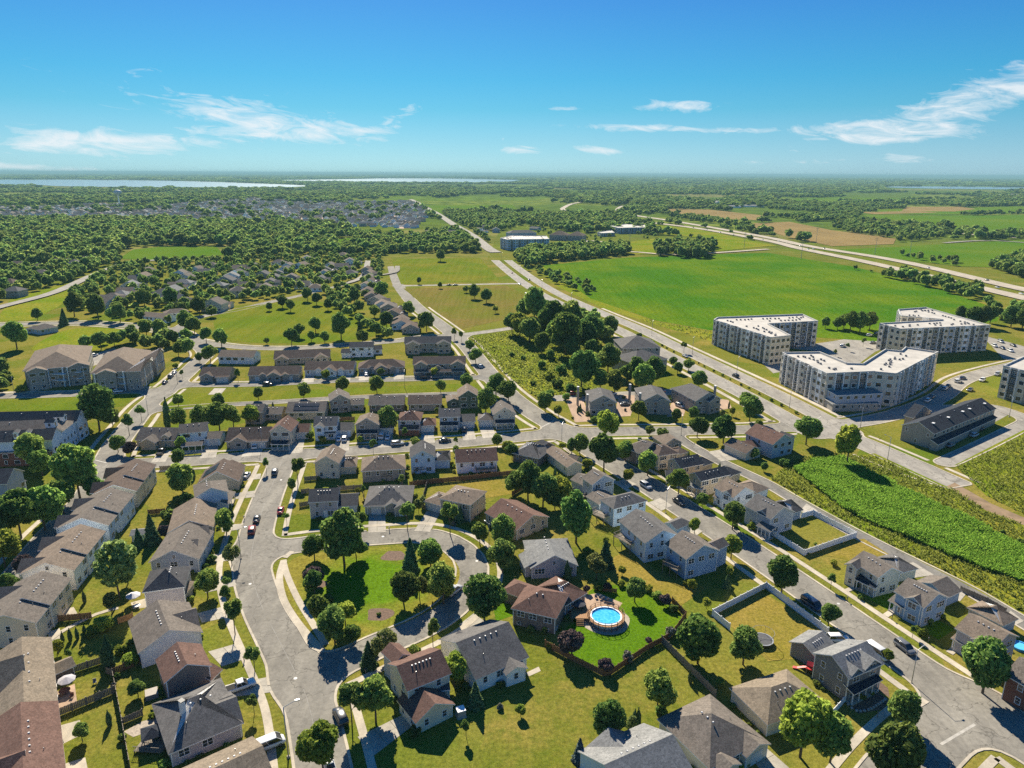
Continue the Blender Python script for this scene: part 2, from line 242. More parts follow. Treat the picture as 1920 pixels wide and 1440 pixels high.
# ------------------------------------------------------------------ ground, fields, water
def sheet(name,poly,mat,z,kind='structure',label=None):
    tri=tessellate_polygon([[Vector((x,y,0)) for x,y in poly]]); b=MB(); b.v=[(x,y,z) for x,y in poly]
    for t in tri:
        a,c,d=(b.v[i] for i in t); cr=(c[0]-a[0])*(d[1]-a[1])-(c[1]-a[1])*(d[0]-a[0]); b.f.append(tuple(t) if cr>0 else tuple(reversed(t))); b.m.append(0)
    o=link(name,b.mesh(name,mat)); tag(o,label,kind=kind); return o
def smooth_poly(pts,it=2):
    for _ in range(it):
        q=[]
        for i in range(len(pts)):
            a,b=pts[i],pts[(i+1)%len(pts)]; q+=[(a[0]*.75+b[0]*.25,a[1]*.75+b[1]*.25),(a[0]*.25+b[0]*.75,a[1]*.25+b[1]*.75)]
        pts=q
    return pts
def build_ground():
    c=[-70000,-30000,-12000,-6000,-3000]+list(range(-1500,1501,250))+[3000,6000,12000,30000,70000]
    yy=[-3000,-800]+list(range(-250,1501,250))+[2200,3000,4500,6000,9000,12000,30000,70000]
    b=MB(); n=len(c); b.v=[(x,y,0) for y in yy for x in c]
    for j in range(len(yy)-1):
        for i in range(n-1): b.f.append((j*n+i,j*n+i+1,(j+1)*n+i+1,(j+1)*n+i)); b.m.append(0)
    m,nt,bs=nodes('open_ground')
    geo=nt.nodes.new('ShaderNodeNewGeometry').outputs['Position']; ln=nt.nodes.new('ShaderNodeVectorMath'); ln.operation='LENGTH'; nt.links.new(geo,ln.inputs[0])
    mr=nt.nodes.new('ShaderNodeMapRange'); nt.links.new(ln.outputs['Value'],mr.inputs[0]); mr.inputs[1].default_value=650; mr.inputs[2].default_value=1500
    n1=pos_noise(nt,.045,5,.6); n2=pos_noise(nt,.45,5,.65); n3=pos_noise(nt,1.3,3,.7); n4=pos_noise(nt,5.,2,.7)
    near=mixc(nt,ramp(nt,n1,[(.4,(0,0,0)),(.66,(1,1,1))]),(.118,.13,.02),(.225,.175,.05)); near=mixc(nt,ramp(nt,n2,[(.45,(0,0,0)),(.72,(.75,.75,.75))]),near,(.072,.105,.013))
    lot=nt.nodes.new('ShaderNodeTexVoronoi'); lot.inputs['Scale'].default_value=.042; lot.inputs['Randomness'].default_value=.55; mpv=nt.nodes.new('ShaderNodeMapping'); mpv.inputs['Rotation'].default_value=(0,0,.5); nt.links.new(geo,mpv.inputs[0]); nt.links.new(mpv.outputs[0],lot.inputs['Vector']); ls=nt.nodes.new('ShaderNodeSeparateColor'); nt.links.new(lot.outputs['Color'],ls.inputs[0])
    near=mixc(nt,ramp(nt,ls.outputs[0],[(.1,(.0,.0,.0)),(.45,(.15,.15,.15)),(.9,(.75,.75,.75))]),near,mixc(nt,ls.outputs[1],(.078,.132,.012),(.215,.17,.045))); near=mixc(nt,1.,near,ramp(nt,n3,[(.28,(.58,.62,.56)),(.72,(1.4,1.36,1.25))]),'MULTIPLY'); near=mixc(nt,1.,near,ramp(nt,n4,[(.28,(.6,.64,.58)),(.72,(1.38,1.34,1.25))]),'MULTIPLY')
    v=nt.nodes.new('ShaderNodeTexVoronoi'); v.inputs['Scale'].default_value=.0022; nt.links.new(geo,v.inputs['Vector'])
    sv=nt.nodes.new('ShaderNodeSeparateColor'); nt.links.new(v.outputs['Color'],sv.inputs[0])
    far=ramp(nt,sv.outputs[0],[(0,(.1,.15,.02)),(.45,(.095,.14,.02)),(.55,(.12,.19,.02)),(.75,(.17,.2,.035)),(.93,(.22,.19,.08))]); far=mixc(nt,ramp(nt,pos_noise(nt,.02,5,.7),[(.42,(0,0,0)),(.58,(1,1,1))]),far,(.06,.095,.018))
    nt.links.new(mixc(nt,mr.outputs[0],near,far),bs.inputs['Base Color']); bs.inputs['Roughness'].default_value=1.; bs.inputs['Specular IOR Level'].default_value=.0
    tag(link('ground',b.mesh('ground',m)),kind='structure')
build_ground()
P=lambda *a:[g2(x,y) for x,y in a]
FIELDS=[('soybean_field','soy',.03,P((1015,498),(1175,483),(1330,477),(1440,474),(1600,500),(1740,535),(1880,582),(1870,602),(1640,640),(1330,619),(1230,601),(1108,560))),
 ('grass_field','mown',.03,P((733,486),(900,483),(938,527),(752,533))),('stubble_field','stubble',.03,P((756,541),(950,536),(1000,560),(1010,585),(862,618),(800,575))),
 ('meadow','meadow',.03,P((880,632),(962,622),(1130,640),(1110,735),(1000,742),(930,690))),
 ('verge','meadow',.025,P((1000,498),(1015,497),(1110,560),(1230,603),(1340,622),(1335,640),(1240,612),(1130,578),(1040,535))),
 ('park_lawn','mown',.03,smooth_poly(P((395,592),(470,572),(600,560),(700,600),(760,618),(640,642),(480,645),(410,635)))),
 ('mown_strip','mown',.03,P((322,738),(480,735),(900,718),(912,733),(690,738),(480,752),(310,768))),
 ('mown_strip','mown',.031,P((-60,752),(120,745),(262,737),(230,762),(180,768),(-60,772))),
 ('grassy_bank','meadow',.03,smooth_poly(P((60,648),(130,612),(250,618),(240,640),(170,660),(60,660)))),
 ('grassy_slope','meadow',.03,P((0,590),(20,560),(130,530),(140,548),(110,575),(60,600),(0,602))),
 ('crop_field','crop',.05,P((222,485),(250,468),(300,463),(405,462),(420,478),(300,488))),('crop_field','crop',.05,P((625,447),(665,446),(668,462),(628,465))),
 ('crop_field','crop',.2,P((800,385),(960,384),(970,392),(820,400))),('crop_field','crop',.15,P((1540,470),(1700,462),(1920,450),(2000,460),(2000,505),(1800,500),(1640,482))),
 ('crop_field','crop',.2,P((1600,403),(1750,405),(2000,402),(2000,443),(1850,438),(1760,425))),('crop_field','crop',.3,P((1450,374),(1570,370),(1700,372),(1690,377),(1450,379))),('crop_field','crop',.3,P((1640,393),(1900,387),(2000,388),(2000,398),(1760,403),(1640,400))),
 ('harvested_field','tilled',.15,P((1240,392),(1330,393),(1430,404),(1440,414),(1350,410),(1255,400))),('harvested_field','tilled',.15,P((1385,420),(1480,416),(1560,432),(1680,448),(1675,458),(1560,462),(1480,445))),
 ('open_meadow','meadow',.1,P((1170,455),(1230,447),(1380,452),(1440,462),(1330,473),(1180,478))),('open_meadow','meadow',.1,P((1215,421),(1300,428),(1460,462),(1420,462),(1330,448),(1230,437))),
 ('bare_lot','tilled',.35,P((1700,388),(1800,388),(1830,392),(1790,397),(1690,396))),('bare_lot','tilled',.3,P((1610,398),(1720,396),(1760,399),(1640,402))),
 ('corn_field','soil',.02,P((1487,882),(1522,866),(1580,862),(1715,930),(1815,977),(1990,1060),(1990,1120),(1790,1048),(1590,962))),
 ('wild_meadow','meadow',.012,P((1440,900),(1480,870),(1530,850),(1600,856),(1640,850),(1770,910),(1830,935),(1990,1010),(1990,1190),(1800,1090),(1600,990),(1500,935))),
 ('wild_meadow','meadow',.012,P((1790,872),(1990,770),(1990,1000),(1850,930))),
 ('dirt_track','soil',.015,P((1775,912),(1790,905),(1860,945),(1990,1000),(1990,1012),(1850,958))),
 ('lawn','lush',.012,smooth_poly(P((1048,1190),(1100,1140),(1105,1100),(1165,1096),(1225,1110),(1285,1155),(1262,1195),(1136,1263),(1070,1232)),1)),
 ('island_lawn','island',.010,smooth_poly(P((535,1060),(560,1040),(640,1030),(780,1022),(830,1030),(862,1060),(862,1090),(835,1128),(770,1165),(680,1198),(625,1216),(585,1190),(550,1145),(532,1100)),2)),
 ('lawn','lush',.010,P((955,1110),(985,1104),(975,1150),(930,1165),(925,1140))),('lawn','lush',.010,P((1620,1118),(1660,1105),(1790,1180),(1760,1200))),
 ('lawn','dry',.010,P((1345,1150),(1430,1110),(1560,1190),(1500,1235),(1440,1240))),('lawn','dry',.010,P((1500,1030),(1620,1010),(1700,1060),(1590,1050))),
 ('lawn','dry',.010,P((840,905),(930,895),(965,925),(905,935),(880,950))),('lawn','dry',.011,P((1060,1090),(1180,1030),(1230,1070),(1330,1100),(1270,1140),(1190,1090)))]
for i,(nm,mt,z,poly) in enumerate(FIELDS): sheet(nm,poly,M[mt],z+(i*.0004 if z<.05 else i*.011))
sheet('lake',smooth_poly([g2(*q) for q in ((-400,337),(40,337),(110,336.5),(300,338.5),(400,341),(520,345.5),(600,348.5),(530,351.5),(300,351),(120,350),(60,346),(-400,344))],1),M['water'],1.0)
sheet('lake',smooth_poly([g2(*q) for q in ((495,338),(660,336),(720,334.2),(830,334.6),(960,337),(985,338.5),(930,342),(760,341.2),(600,340))],1),M['water'],1.0)
sheet('lake',smooth_poly([g2(*q) for q in ((1640,350.2),(1760,349.5),(1920,351.5),(2100,354),(2100,356.5),(1850,355),(1700,353))],1),M['water'],1.0)
# ------------------------------------------------------------------ roads (pixel centre lines, metres wide)
def dens(pts,step=1.5):
    q=[Vector(p).to_2d() for p in pts]; n=len(q); out=[]
    for i in range(n-1):
        p0,p1,p2,p3=q[max(i-1,0)],q[i],q[i+1],q[min(i+2,n-1)]; k=max(1,int((p2-p1).length/step))
        for j in range(k):
            t=j/k; out.append(.5*((2*p1)+(p2-p0)*t+(2*p0-5*p1+4*p2-p3)*t*t+(3*p1-p0-3*p2+p3)*t**3))
    out.append(q[-1]); return np.array([tuple(p) for p in out])
def offs(pl,d):
    t=np.gradient(pl,axis=0); t/=np.linalg.norm(t,axis=1,keepdims=True)+1e-9; return pl+np.stack([-t[:,1],t[:,0]],1)*d
def PX(*a): return [gp(x,y) for x,y in a]
ART=dens(PX((1560,812),(1440,747),(1350,702),(1250,653),(1180,618),(1110,588),(1040,556),(990,526),(950,496),(915,466)),3)
ROADS={ # name: (polyline, width, material, sidewalk offsets from the kerb (left,right) or None)
 'curving_street':(dens(PX((615,1500),(598,1400),(574,1300),(530,1210),(490,1130),(472,1060),(483,990),(503,930),(522,885),(533,855))),8.5,'asphalt',(2.7,2.7)),
 'cross_street':(dens(PX((150,885),(230,872),(330,866),(480,856),(560,852),(700,843),(850,831),(950,822),(1060,812),(1160,809),(1260,808),(1385,806),(1450,803),(1520,798))),8.5,'asphalt',(2.5,2.5)),
 'diagonal_street':(dens(PX((735,500),(747,535),(778,572),(830,612),(872,646),(908,690),(945,732),(1000,775),(1055,808),(1130,858),(1215,910),(1300,965),(1400,1030),(1500,1098),(1600,1168),(1720,1252),(1850,1342),(1990,1440))),9.4,'asphalt',(2.6,2.6)),
 'side_street':(dens(PX((1840,1322),(1790,1352),(1740,1395),(1690,1450),(1640,1520))),10.5,'asphalt',(2.2,2.2)),
 'loop_street':(dens(PX((480,1035),(560,1022),(640,1013),(717,1007),(790,1004),(838,1015),(874,1040),(886,1072),(872,1110),(835,1148),(780,1180),(705,1212),(650,1238),(570,1272))),7.6,'asphalt',(2.4,None)),
 'arterial_road':(offs(ART,7.3),9.2,'asphalt2',(3.4,None)),'arterial_road_':(offs(ART,-7.3),9.2,'asphalt2',(None,3.0)),
 'dead_end_street':(dens(PX((1530,800),(1600,824),(1650,845),(1720,876),(1800,912))),11.0,'asphalt2',(2.4,None)),
 'access_street':(dens(PX((1520,800),(1602,793),(1690,774),(1762,744),(1802,714),(1865,694),(1960,672))),8.5,'asphalt2',(2.4,None)),
 'access_street_':(dens(PX((1700,772),(1790,765),(1865,764),(1960,800))),7.0,'asphalt2',None),
 'townhouse_alley':(dens(PX((1772,868),(1850,832),(1960,776))),6.5,'asphalt2',None),
 'rear_alley':(dens(PX((1262,812),(1285,830),(1335,858),(1385,882),(1440,908),(1502,944),(1615,1006),(1715,1056),(1815,1106),(1865,1135),(1990,1210))),4.6,'alley',None),
 'mid_street':(dens(PX((335,722),(480,721),(640,714),(780,711),(890,708),(930,712))),5.6,'alley',(1.8,None)),
 'mid_alley':(dens(PX((290,768),(400,760),(480,756),(692,744),(905,737),(950,735))),4.6,'alley',None),
 'west_street':(dens(PX((0,1125),(60,1052),(100,1002),(140,962),(172,922),(196,878),(217,835),(250,792),(278,758),(325,722),(368,682),(385,660),(350,634),(325,622),(250,612),(150,606),(0,609),(-80,612))),8.6,'asphalt',(2.6,2.6)),
 'north_street':(dens(PX((345,634),(412,647),(480,653),(560,653),(655,647),(742,640),(800,632),(868,630))),6.5,'asphalt',(1.8,None)),
 'park_street':(dens(PX((325,622),(360,600),(395,590),(450,580),(500,568),(567,553),(640,535))),6.5,'asphalt',None),
 'apartment_street':(dens(PX((-80,748),(0,743),(125,740),(250,733),(300,738))),6.5,'asphalt',(1.8,None)),
 'field_street':(dens(PX((745,536),(850,534),(950,532),(985,532))),6.5,'asphalt2',None),
 'field_street_':(dens(PX((868,628),(960,615),(1030,600),(1085,590))),6.5,'asphalt2',None),
 'field_street__':(dens(PX((720,480),(800,479),(905,478),(930,474))),7.5,'asphalt2',None)}
GX0,GX1,GY0,GY1,GS=-430,430,55,820,1.5
gx=np.arange(GX0,GX1,GS); gy=np.arange(GY0,GY1,GS); XX,YY=np.meshgrid(gx,gy)
def poly_dist(pl,X,Y,pad=14):
    D=np.full(X.shape,1e3); x0,y0=X[0,0],Y[0,0]
    for i in range(len(pl)-1):     # only the grid window round each segment
        a,b=pl[i],pl[i+1]; lo=np.minimum(a,b)-pad; hi=np.maximum(a,b)+pad
        i0,i1=int(max(0,(lo[0]-x0)//GS)),int(min(X.shape[1],(hi[0]-x0)//GS+2)); j0,j1=int(max(0,(lo[1]-y0)//GS)),int(min(X.shape[0],(hi[1]-y0)//GS+2))
        if i0>=i1 or j0>=j1: continue
        xs,ys=X[j0:j1,i0:i1],Y[j0:j1,i0:i1]; d=b-a; L2=max(d@d,1e-9); t=np.clip(((xs-a[0])*d[0]+(ys-a[1])*d[1])/L2,0,1)
        dd=np.hypot(xs-a[0]-t*d[0],ys-a[1]-t*d[1]); D[j0:j1,i0:i1]=np.minimum(D[j0:j1,i0:i1],dd)
    return D
SDF=np.full(XX.shape,1e3); OWN=np.zeros(XX.shape,int); best=np.full(XX.shape,1e3); MATS=['asphalt','asphalt2','alley']
def thin(pl,k=4): return np.concatenate([pl[:-1:k],pl[-1:]])
for nm,(pl,w,mt,sw) in ROADS.items():
    d=poly_dist(thin(pl,3),XX,YY)-w/2; K=7.0 if mt=='asphalt' else 4.0
    if nm=='dead_end_street': e_=pl[-1]; t_=pl[-1]-pl[-4]; t_=t_/np.linalg.norm(t_); d=np.maximum(d,(XX-e_[0])*t_[0]+(YY-e_[1])*t_[1])
    h=np.maximum(K-np.abs(SDF-d),0)/K; new=np.minimum(SDF,d)-h*h*K/4; up=d<best; OWN[up]=MATS.index(mt); best=np.minimum(best,d); SDF=new
def sdf_at(x,y):
    x=np.asarray(x,float); y=np.asarray(y,float); fx=np.clip((x-GX0)/GS,0,len(gx)-1.001); fy=np.clip((y-GY0)/GS,0,len(gy)-1.001); i=fx.astype(int); j=fy.astype(int); a=fx-i; b=fy-j
    r=SDF[j,i]*(1-a)*(1-b)+SDF[j,i+1]*a*(1-b)+SDF[j+1,i]*(1-a)*b+SDF[j+1,i+1]*a*b
    return np.where((x<GX0)|(x>GX1-GS)|(y<GY0)|(y>GY1-GS),1e3,r)
DRIVES=[((670,1382),(700,1418),(778,1358),(760,1338)),((412,1287),(428,1308),(512,1298),(500,1270)),((390,1222),(416,1250),(470,1232),(446,1206)),((370,1150),(378,1168),(436,1156),(424,1136)),
 ((636,962),(666,962),(676,1000),(642,1002)),((692,958),(722,957),(724,998),(690,999)),((800,958),(826,961),(806,998),(776,996)),((547,822),(572,821),(567,849),(541,851)),((630,821),(656,820),(654,845),(626,847)),
 ((710,813),(736,812),(737,838),(708,840)),((789,808),(812,807),(816,830),(790,832)),((865,801),(887,800),(893,824),(868,826)),((298,846),(323,844),(310,866),(282,868)),((386,832),(411,831),(405,858),(374,860)),((462,838),(494,836),(490,854),(452,857)),((898,800),(924,798),(930,820),(905,822)),
 ((1500,958),(1518,966),(1534,958),(1512,944)),((1668,1064),(1712,1084),(1752,1078),(1712,1054)),((1327,847),(1357,842),(1392,861),(1352,865)),((1780,1118),(1800,1128),(1815,1110),(1795,1100)),((1880,1160),(1905,1172),(1920,1165),(1895,1145)),
 ((1216,942),(1238,934),(1262,948),(1240,958)),((1150,905),(1172,898),(1195,908),(1176,916)),((1262,992),(1285,978),(1318,996),(1298,1010)),((948,1102),(976,1104),(964,1124),(900,1135)),((860,1172),(888,1150),(928,1178),(902,1194)),
 ((1545,1215),(1562,1200),(1620,1200),(1600,1215)),((1395,1405),(1425,1392),(1480,1440),(1440,1462)),((440,1085),(380,1100),(385,1112),(444,1098)),((400,1040),(440,1036),(442,1050),(404,1054)),((415,985),(455,982),(455,992),(416,998)),((440,925),(478,920),(478,932),(442,936)),((450,892),(490,888),(488,898),(452,902)),
 ((530,707),(555,706),(552,719),(528,720)),((572,704),(590,703),(588,717),(568,718)),((640,702),(660,701),(656,715),(636,716)),((675,700),(693,699),(691,713),(672,714)),((738,698),(758,697),(758,711),(738,712)),((470,712),(486,712),(484,721),(468,721)),((402,728),(424,728),(414,740),(390,740)),((770,652),(840,651),(848,660),(770,662))]
DRW=[[g2(*q) for q in d] for d in DRIVES]
def build_roads():
    ny,nx=SDF.shape; S=SDF; ins=S<0
    full=ins[:-1,:-1]&ins[1:,:-1]&ins[:-1,1:]&ins[1:,1:]; anyi=ins[:-1,:-1]|ins[1:,:-1]|ins[:-1,1:]|ins[1:,1:]
    bs=[MB() for _ in MATS]; z=.02
    for j,i in zip(*np.nonzero(full)):
        x,y=gx[i],gy[j]; bs[OWN[j,i]].face(((x,y,z),(x+GS,y,z),(x+GS,y+GS,z),(x,y+GS,z)))
    gyv,gxv=np.gradient(S,GS); kb=MB(); CR=[]
    for j,i in zip(*np.nonzero(anyi&~full)):
        cs=[(j,i),(j,i+1),(j+1,i+1),(j+1,i)]; poly=[]; cr=[]
        for k in range(4):
            a,b=cs[k],cs[(k+1)%4]; va,vb=S[a],S[b]; pa=(gx[a[1]],gy[a[0]])
            if va<0: poly.append((pa[0],pa[1],z))
            if (va<0)!=(vb<0):
                t=va/(va-vb); pb=(gx[b[1]],gy[b[0]]); p=(pa[0]+(pb[0]-pa[0])*t,pa[1]+(pb[1]-pa[1])*t); poly.append((p[0],p[1],z))
                n=np.array([gxv[a]*(1-t)+gxv[b]*t,gyv[a]*(1-t)+gyv[b]*t]); n/=np.linalg.norm(n)+1e-9; cr.append((p,n))
        bs[OWN[j,i]].face(poly)
        if len(cr)==2: CR.append(cr)
    xs=np.array([(c[0][0][0]+c[1][0][0])/2 for c in CR]); ys=np.array([(c[0][0][1]+c[1][0][1])/2 for c in CR]); skip=np.zeros(len(CR),bool)
    for d in DRW: skip|=inpoly(xs,ys,d)
    skip|=ys>560
    for c,s in zip(CR,skip):
        if s: continue
        (p,n),(q,m_)=c; w=.5; a=lambda P,N,o,zz:(P[0]+N[0]*o,P[1]+N[1]*o,zz); h=.11
        kb.face((a(p,n,0,h),a(q,m_,0,h),a(q,m_,w,h),a(p,n,w,h))); kb.face((a(p,n,0,.02),a(q,m_,0,.02),a(q,m_,0,h),a(p,n,0,h))); kb.face((a(p,n,w,h),a(q,m_,w,h),a(q,m_,w,-.02),a(p,n,w,-.02)))
    for k,mt in enumerate(MATS): tag(link(('street','arterial_road','alley')[k],bs[k].mesh('road_surface',M[mt])),kind='structure')
    tag(link('kerb',kb.mesh('kerb',M['conc'])),kind='structure')
build_roads()
def strip_pts(pl,w,z,ok=None):
    L,R=offs(pl,w/2),offs(pl,-w/2); runs=[]; cur=[]
    for i in range(len(pl)):
        if ok is None or ok[i]: cur.append((L[i],R[i]))
        else:
            if len(cur)>2: runs.append(cur)
            cur=[]
    if len(cur)>2: runs.append(cur)
    return runs
def strip(name,pl,w,z,mat,ok=None,edge=0.0,kind='structure'):
    for run in strip_pts(pl,w,z,ok):
        b=MB()
        for (l0,r0),(l1,r1) in zip(run[:-1],run[1:]):
            b.face(((*r0,z),(*r1,z),(*l1,z),(*l0,z)))
            if edge: b.face(((*l0,z),(*l1,z),(*l1,z-edge),(*l0,z-edge))); b.face(((*r1,z),(*r0,z),(*r0,z-edge),(*r1,z-edge)))
        tag(link(name,b.mesh(name,mat)),kind=kind)
for nm,(pl,w,mt,sw) in ROADS.items():
    if not sw: continue
    for side,o in ((1,sw[0]),(-1,sw[1])):
        if o is None: continue
        q=offs(pl,side*(w/2+o+.7))
        if nm=='loop_street': q=q[::1]
        ok=(sdf_at(q[:,0],q[:,1])>.9)&(q[:,1]<520)&(q[:,1]>40)
        strip('sidewalk',q,1.5 if 'art' not in nm else 2.2,.075,M['conc'],ok,.08)
# inner walk of the planted island and short front walks
for a,w in ((((532,1052),(524,1085),(532,1125),(556,1165),(585,1200),(604,1222)),1.7),(((548,1034),(534,1046)),1.4),(((1600,852),(1680,885),(1770,915)),.9),(((1586,1108),(1620,1095)),1.2),(((1660,1155),(1682,1140)),1.3),(((1780,1225),(1798,1212)),1.4),(((1890,1305),(1915,1290)),1.4),(((1705,1330),(1735,1312)),1.6),(((1655,1318),(1632,1300)),1.0),(((1130,1175),(1100,1160)),1.2),(((222,1140),(180,1152),(120,1182),(95,1200)),1.1)):
    strip('footpath',dens(PX(*a)),w,.085,M['conc'],None,.09)
def slabs():
    for q in DRW:
        a,b,c,d=(Vector(p) for p in q); L=max((d-a).length,(c-b).length); Wd=max((b-a).length,(c-d).length); far=a.y>330; nx=1 if far else max(1,round(Wd/3)); ny=1 if far else max(1,round(L/3.2))
        ctr=(a+b+c+d)/4; cr=(b-a).cross(d-a)
        root=empty('driveway',(ctr.x,ctr.y,0)); root['kind']='structure'; gpx,gpy=.035/max(Wd/nx,.1),.035/max(L/ny,.1)
        pt=lambda u,v:(a*(1-u)+b*u)*(1-v)+(d*(1-u)+c*u)*v
        for i in range(nx):
            for j in range(ny):
                m_=MB(); u0,u1=i/nx+gpx/nx*1.0,(i+1)/nx-gpx/nx; v0,v1=j/ny+gpy/ny,(j+1)/ny-gpy/ny
                p=[pt(u0,v0)-ctr,pt(u1,v0)-ctr,pt(u1,v1)-ctr,pt(u0,v1)-ctr]
                if cr<0: p.reverse()
                zt=.05+random.uniform(0,.008); m_.face([(*w,zt) for w in p])
                for k in range(4): w0,w1=p[k],p[(k+1)%4]; m_.face(((*w0,-.02),(*w1,-.02),(*w1,zt),(*w0,zt)))
                link('slab',m_.mesh('slab',M['drive']),root)
slabs()
for nm,mt,z,a in (('parking_lot','asphalt2',.016,((1470,652),(1560,640),(1660,622),(1665,650),(1640,660),(1600,690),(1545,660))),('parking_lot','asphalt2',.016,((1840,628),(1960,660),(1960,690),(1880,672))),('forecourt','paver',.045,((1060,748),(1092,745),(1108,790),(1078,792))),('forecourt','paver',.045,((1152,782),(1182,780),(1196,742),(1160,740))),('forecourt','paver',.045,((1250,782),(1282,780),(1290,748),(1262,745))),('forecourt','paver',.045,((1348,770),(1372,765),(1366,750),(1350,748))),('parking_court','asphalt2',.017,((1030,742),(1065,740),(1280,728),(1290,738),(1100,752),(1040,752))),('parking_lot','asphalt2',.016,((150,672),(215,652),(225,668),(165,690))),('parking_court','asphalt2',.017,((1700,800),(1760,812),(1868,768),(1890,778),(1780,838))),('forecourt','asphalt2',.03,((1430,682),(1490,668),(1500,690),(1450,700)))):
    sheet(nm,P(*a),M[mt],z)
for x,y,r in ((711,1152,2.9),(738,1042,3.0),(592,1096,2.4)):
    c=gp(x,y); sheet('mulch_bed',[(c.x+r*(1+.18*math.sin(3*t+x))*math.cos(t),c.y+r*(1+.2*math.cos(2*t))*math.sin(t)) for t in [i*2*math.pi/28 for i in range(28)]],M['mulch'],.022)
for a in (((1590,1318),(1640,1292),(1668,1315),(1655,1330),(1610,1338)),((1640,1270),(1665,1290),(1668,1308),(1642,1292)),((1350,1158),(1432,1118),(1438,1126),(1356,1168)),((935,750),(960,748),(962,752),(938,754))): sheet('planting_bed',P(*a),M['mulch'],.017)
# painted markings
def marks():
    b=MB()
    def seg(pl,i,w):
        L,R=offs(pl,w/2),offs(pl,-w/2); b.face(((*R[i],.026),(*R[i+1],.026),(*L[i+1],.026),(*L[i],.026)))
    for s in (7.3,-7.3):
        q=offs(ART,s)
        for i in range(2,len(q)-1):
            if i%4==0: seg(q,i,.16)
        for e in (4.3,-4.3):
            qq=offs(ART,s+e)
            for i in range(2,len(q)-1):
                if sdf_at(qq[i,0],qq[i,1])<-.15: seg(qq,i,.14)
    for a,w in ((dens(PX((1764,1396),(1828,1358)),3),.5),(dens(PX((176,862),(200,868)),3),.4),(dens(PX((1012,803),(1040,788)),3),.4),(dens(PX((1490,815),(1540,780)),3),.35),(dens(PX((930,826),(945,812)),3),.4)):
        for i in range(len(a)-1): seg(a,i,w)
    o=link('lane_marking',b.mesh('lane_marking',M['paint'])); tag(o,kind='stuff',label='white painted lane lines and stop bars on the roads')
marks()
c=ROADS['curving_street'][0]; strip('pavement_seam',offs(c,.2),.1,.026,simple('seam_sealer',(.21,.2,.18),.8,.3,.5,coord='pos'),(c[:,1]>85)&(c[:,1]<250)&(np.sin(c[:,1]*.31)>-.8))
# distant highways and lanes
FAR=[('highway',PX((2100,578),(1920,544),(1732,500),(1640,482),(1515,462),(1440,446),(1340,428),(1250,413),(1200,406)),17,'hwy'),('highway',PX((2100,603),(1920,560),(1765,524),(1615,490),(1502,467),(1440,452),(1310,429),(1205,416),(1150,410)),17,'hwy'),
 ('arterial_road',PX((930,474),(915,466),(885,442),(850,421),(820,401),(800,390),(785,381),(770,374)),15,'asphalt2'),('highway',PX((1200,406),(1160,396),(1165,388),(1180,384)),14,'hwy'),('highway',PX((1150,410),(1062,396),(1060,388),(1085,380),(1140,376),(1330,372)),14,'hwy'),
 ('road',PX((-80,600),(0,577),(100,550),(175,517),(235,494),(262,490),(330,488)),9,'asphalt2'),('road',PX((1165,458),(1100,452),(1140,468),(1200,474),(1280,478),(1440,468)),9,'hwy'),('road',PX((2000,448),(1900,446),(1800,438),(1750,431)),12,'hwy'),('road',PX((2000,462),(1860,452),(1770,456)),8,'asphalt2'),
 ('road',PX((560,448),(630,443),(720,443),(800,441)),8,'asphalt2'),('road',PX((640,535),(680,520),(690,490)),6,'asphalt2'),('road',PX((690,520),(740,512),(745,500)),5,'asphalt')]
FARPL=[]
for k,(nm,pl,w,mt) in enumerate(FAR): q=dens(pl,12); strip(nm,q,w,.7+.02*k,M[mt]); FARPL.append((q,w))
# ------------------------------------------------------------------ houses
SOLAR=glassmat('solar_cell',(.02,.024,.034),.2)
HREG=[]; FOOT=[]   # (x,y,r) kept clear of scattered trees
def win_mesh(w,h,mull):
    b=MB(); t=.1
    b.box(-w/2,w/2,-.06,.0,h/2-t,h/2); b.box(-w/2-.04,w/2+.04,-.09,.0,-h/2,-h/2+t); b.box(-w/2,-w/2+t,-.06,0,-h/2+t,h/2-t); b.box(w/2-t,w/2,-.06,0,-h/2+t,h/2-t)
    for i in range(1,mull+1): x=-w/2+w*i/(mull+1); b.box(x-.05,x+.05,-.055,0,-h/2+t,h/2-t)
    b.box(-w/2+t,w/2-t,-.05,0,-.03,.03)
    p=MB(); p.face(((-w/2+.05,-.02,-h/2+.05),(w/2-.05,-.02,-h/2+.05),(w/2-.05,-.02,h/2-.05),(-w/2+.05,-.02,h/2-.05)))
    q=MB(); q.box(-w/2,w/2,-.05,0,-h/2,h/2,1); q.face(((-w/2+.12,-.06,-h/2+.12),(w/2-.12,-.06,-h/2+.12),(w/2-.12,-.06,h/2-.12),(-w/2+.12,-.06,h/2-.12)),0)
    return b.mesh('window',M['trim']),p.mesh('pane',M['pane']),q.mesh('window',[M['pane'],M['trim']])
WIN=[win_mesh(1.0,1.45,0),win_mesh(1.8,1.45,1),win_mesh(2.6,1.5,2)]
_b=MB(); _b.box(-.11,.11,-.11,.11,0,.1); _b.box(-.17,.17,-.17,.17,.1,.22,0,.05,.05); VENT=_b.mesh('vent',simple('vent_metal',(.5,.49,.47),.5))
_b=MB(); _b.tube((0,0,-.3),(0,0,.45),.07,.06,6); PIPE=_b.mesh('vent_pipe',M['metal'])
def gdoor(w):
    b=MB()
    for i in range(4): b.box(-w/2,w/2,-.07,0,.02+i*.54,.02+i*.54+.51)
    b.box(-w/2-.12,w/2+.12,-.05,0,2.18,2.32); b.box(-w/2-.12,-w/2,-.05,0,0,2.18); b.box(w/2,w/2+.12,-.05,0,0,2.18); return b.mesh('garage_door',M['gdoor'])
GD={4.8:gdoor(4.8),2.6:gdoor(2.6)}
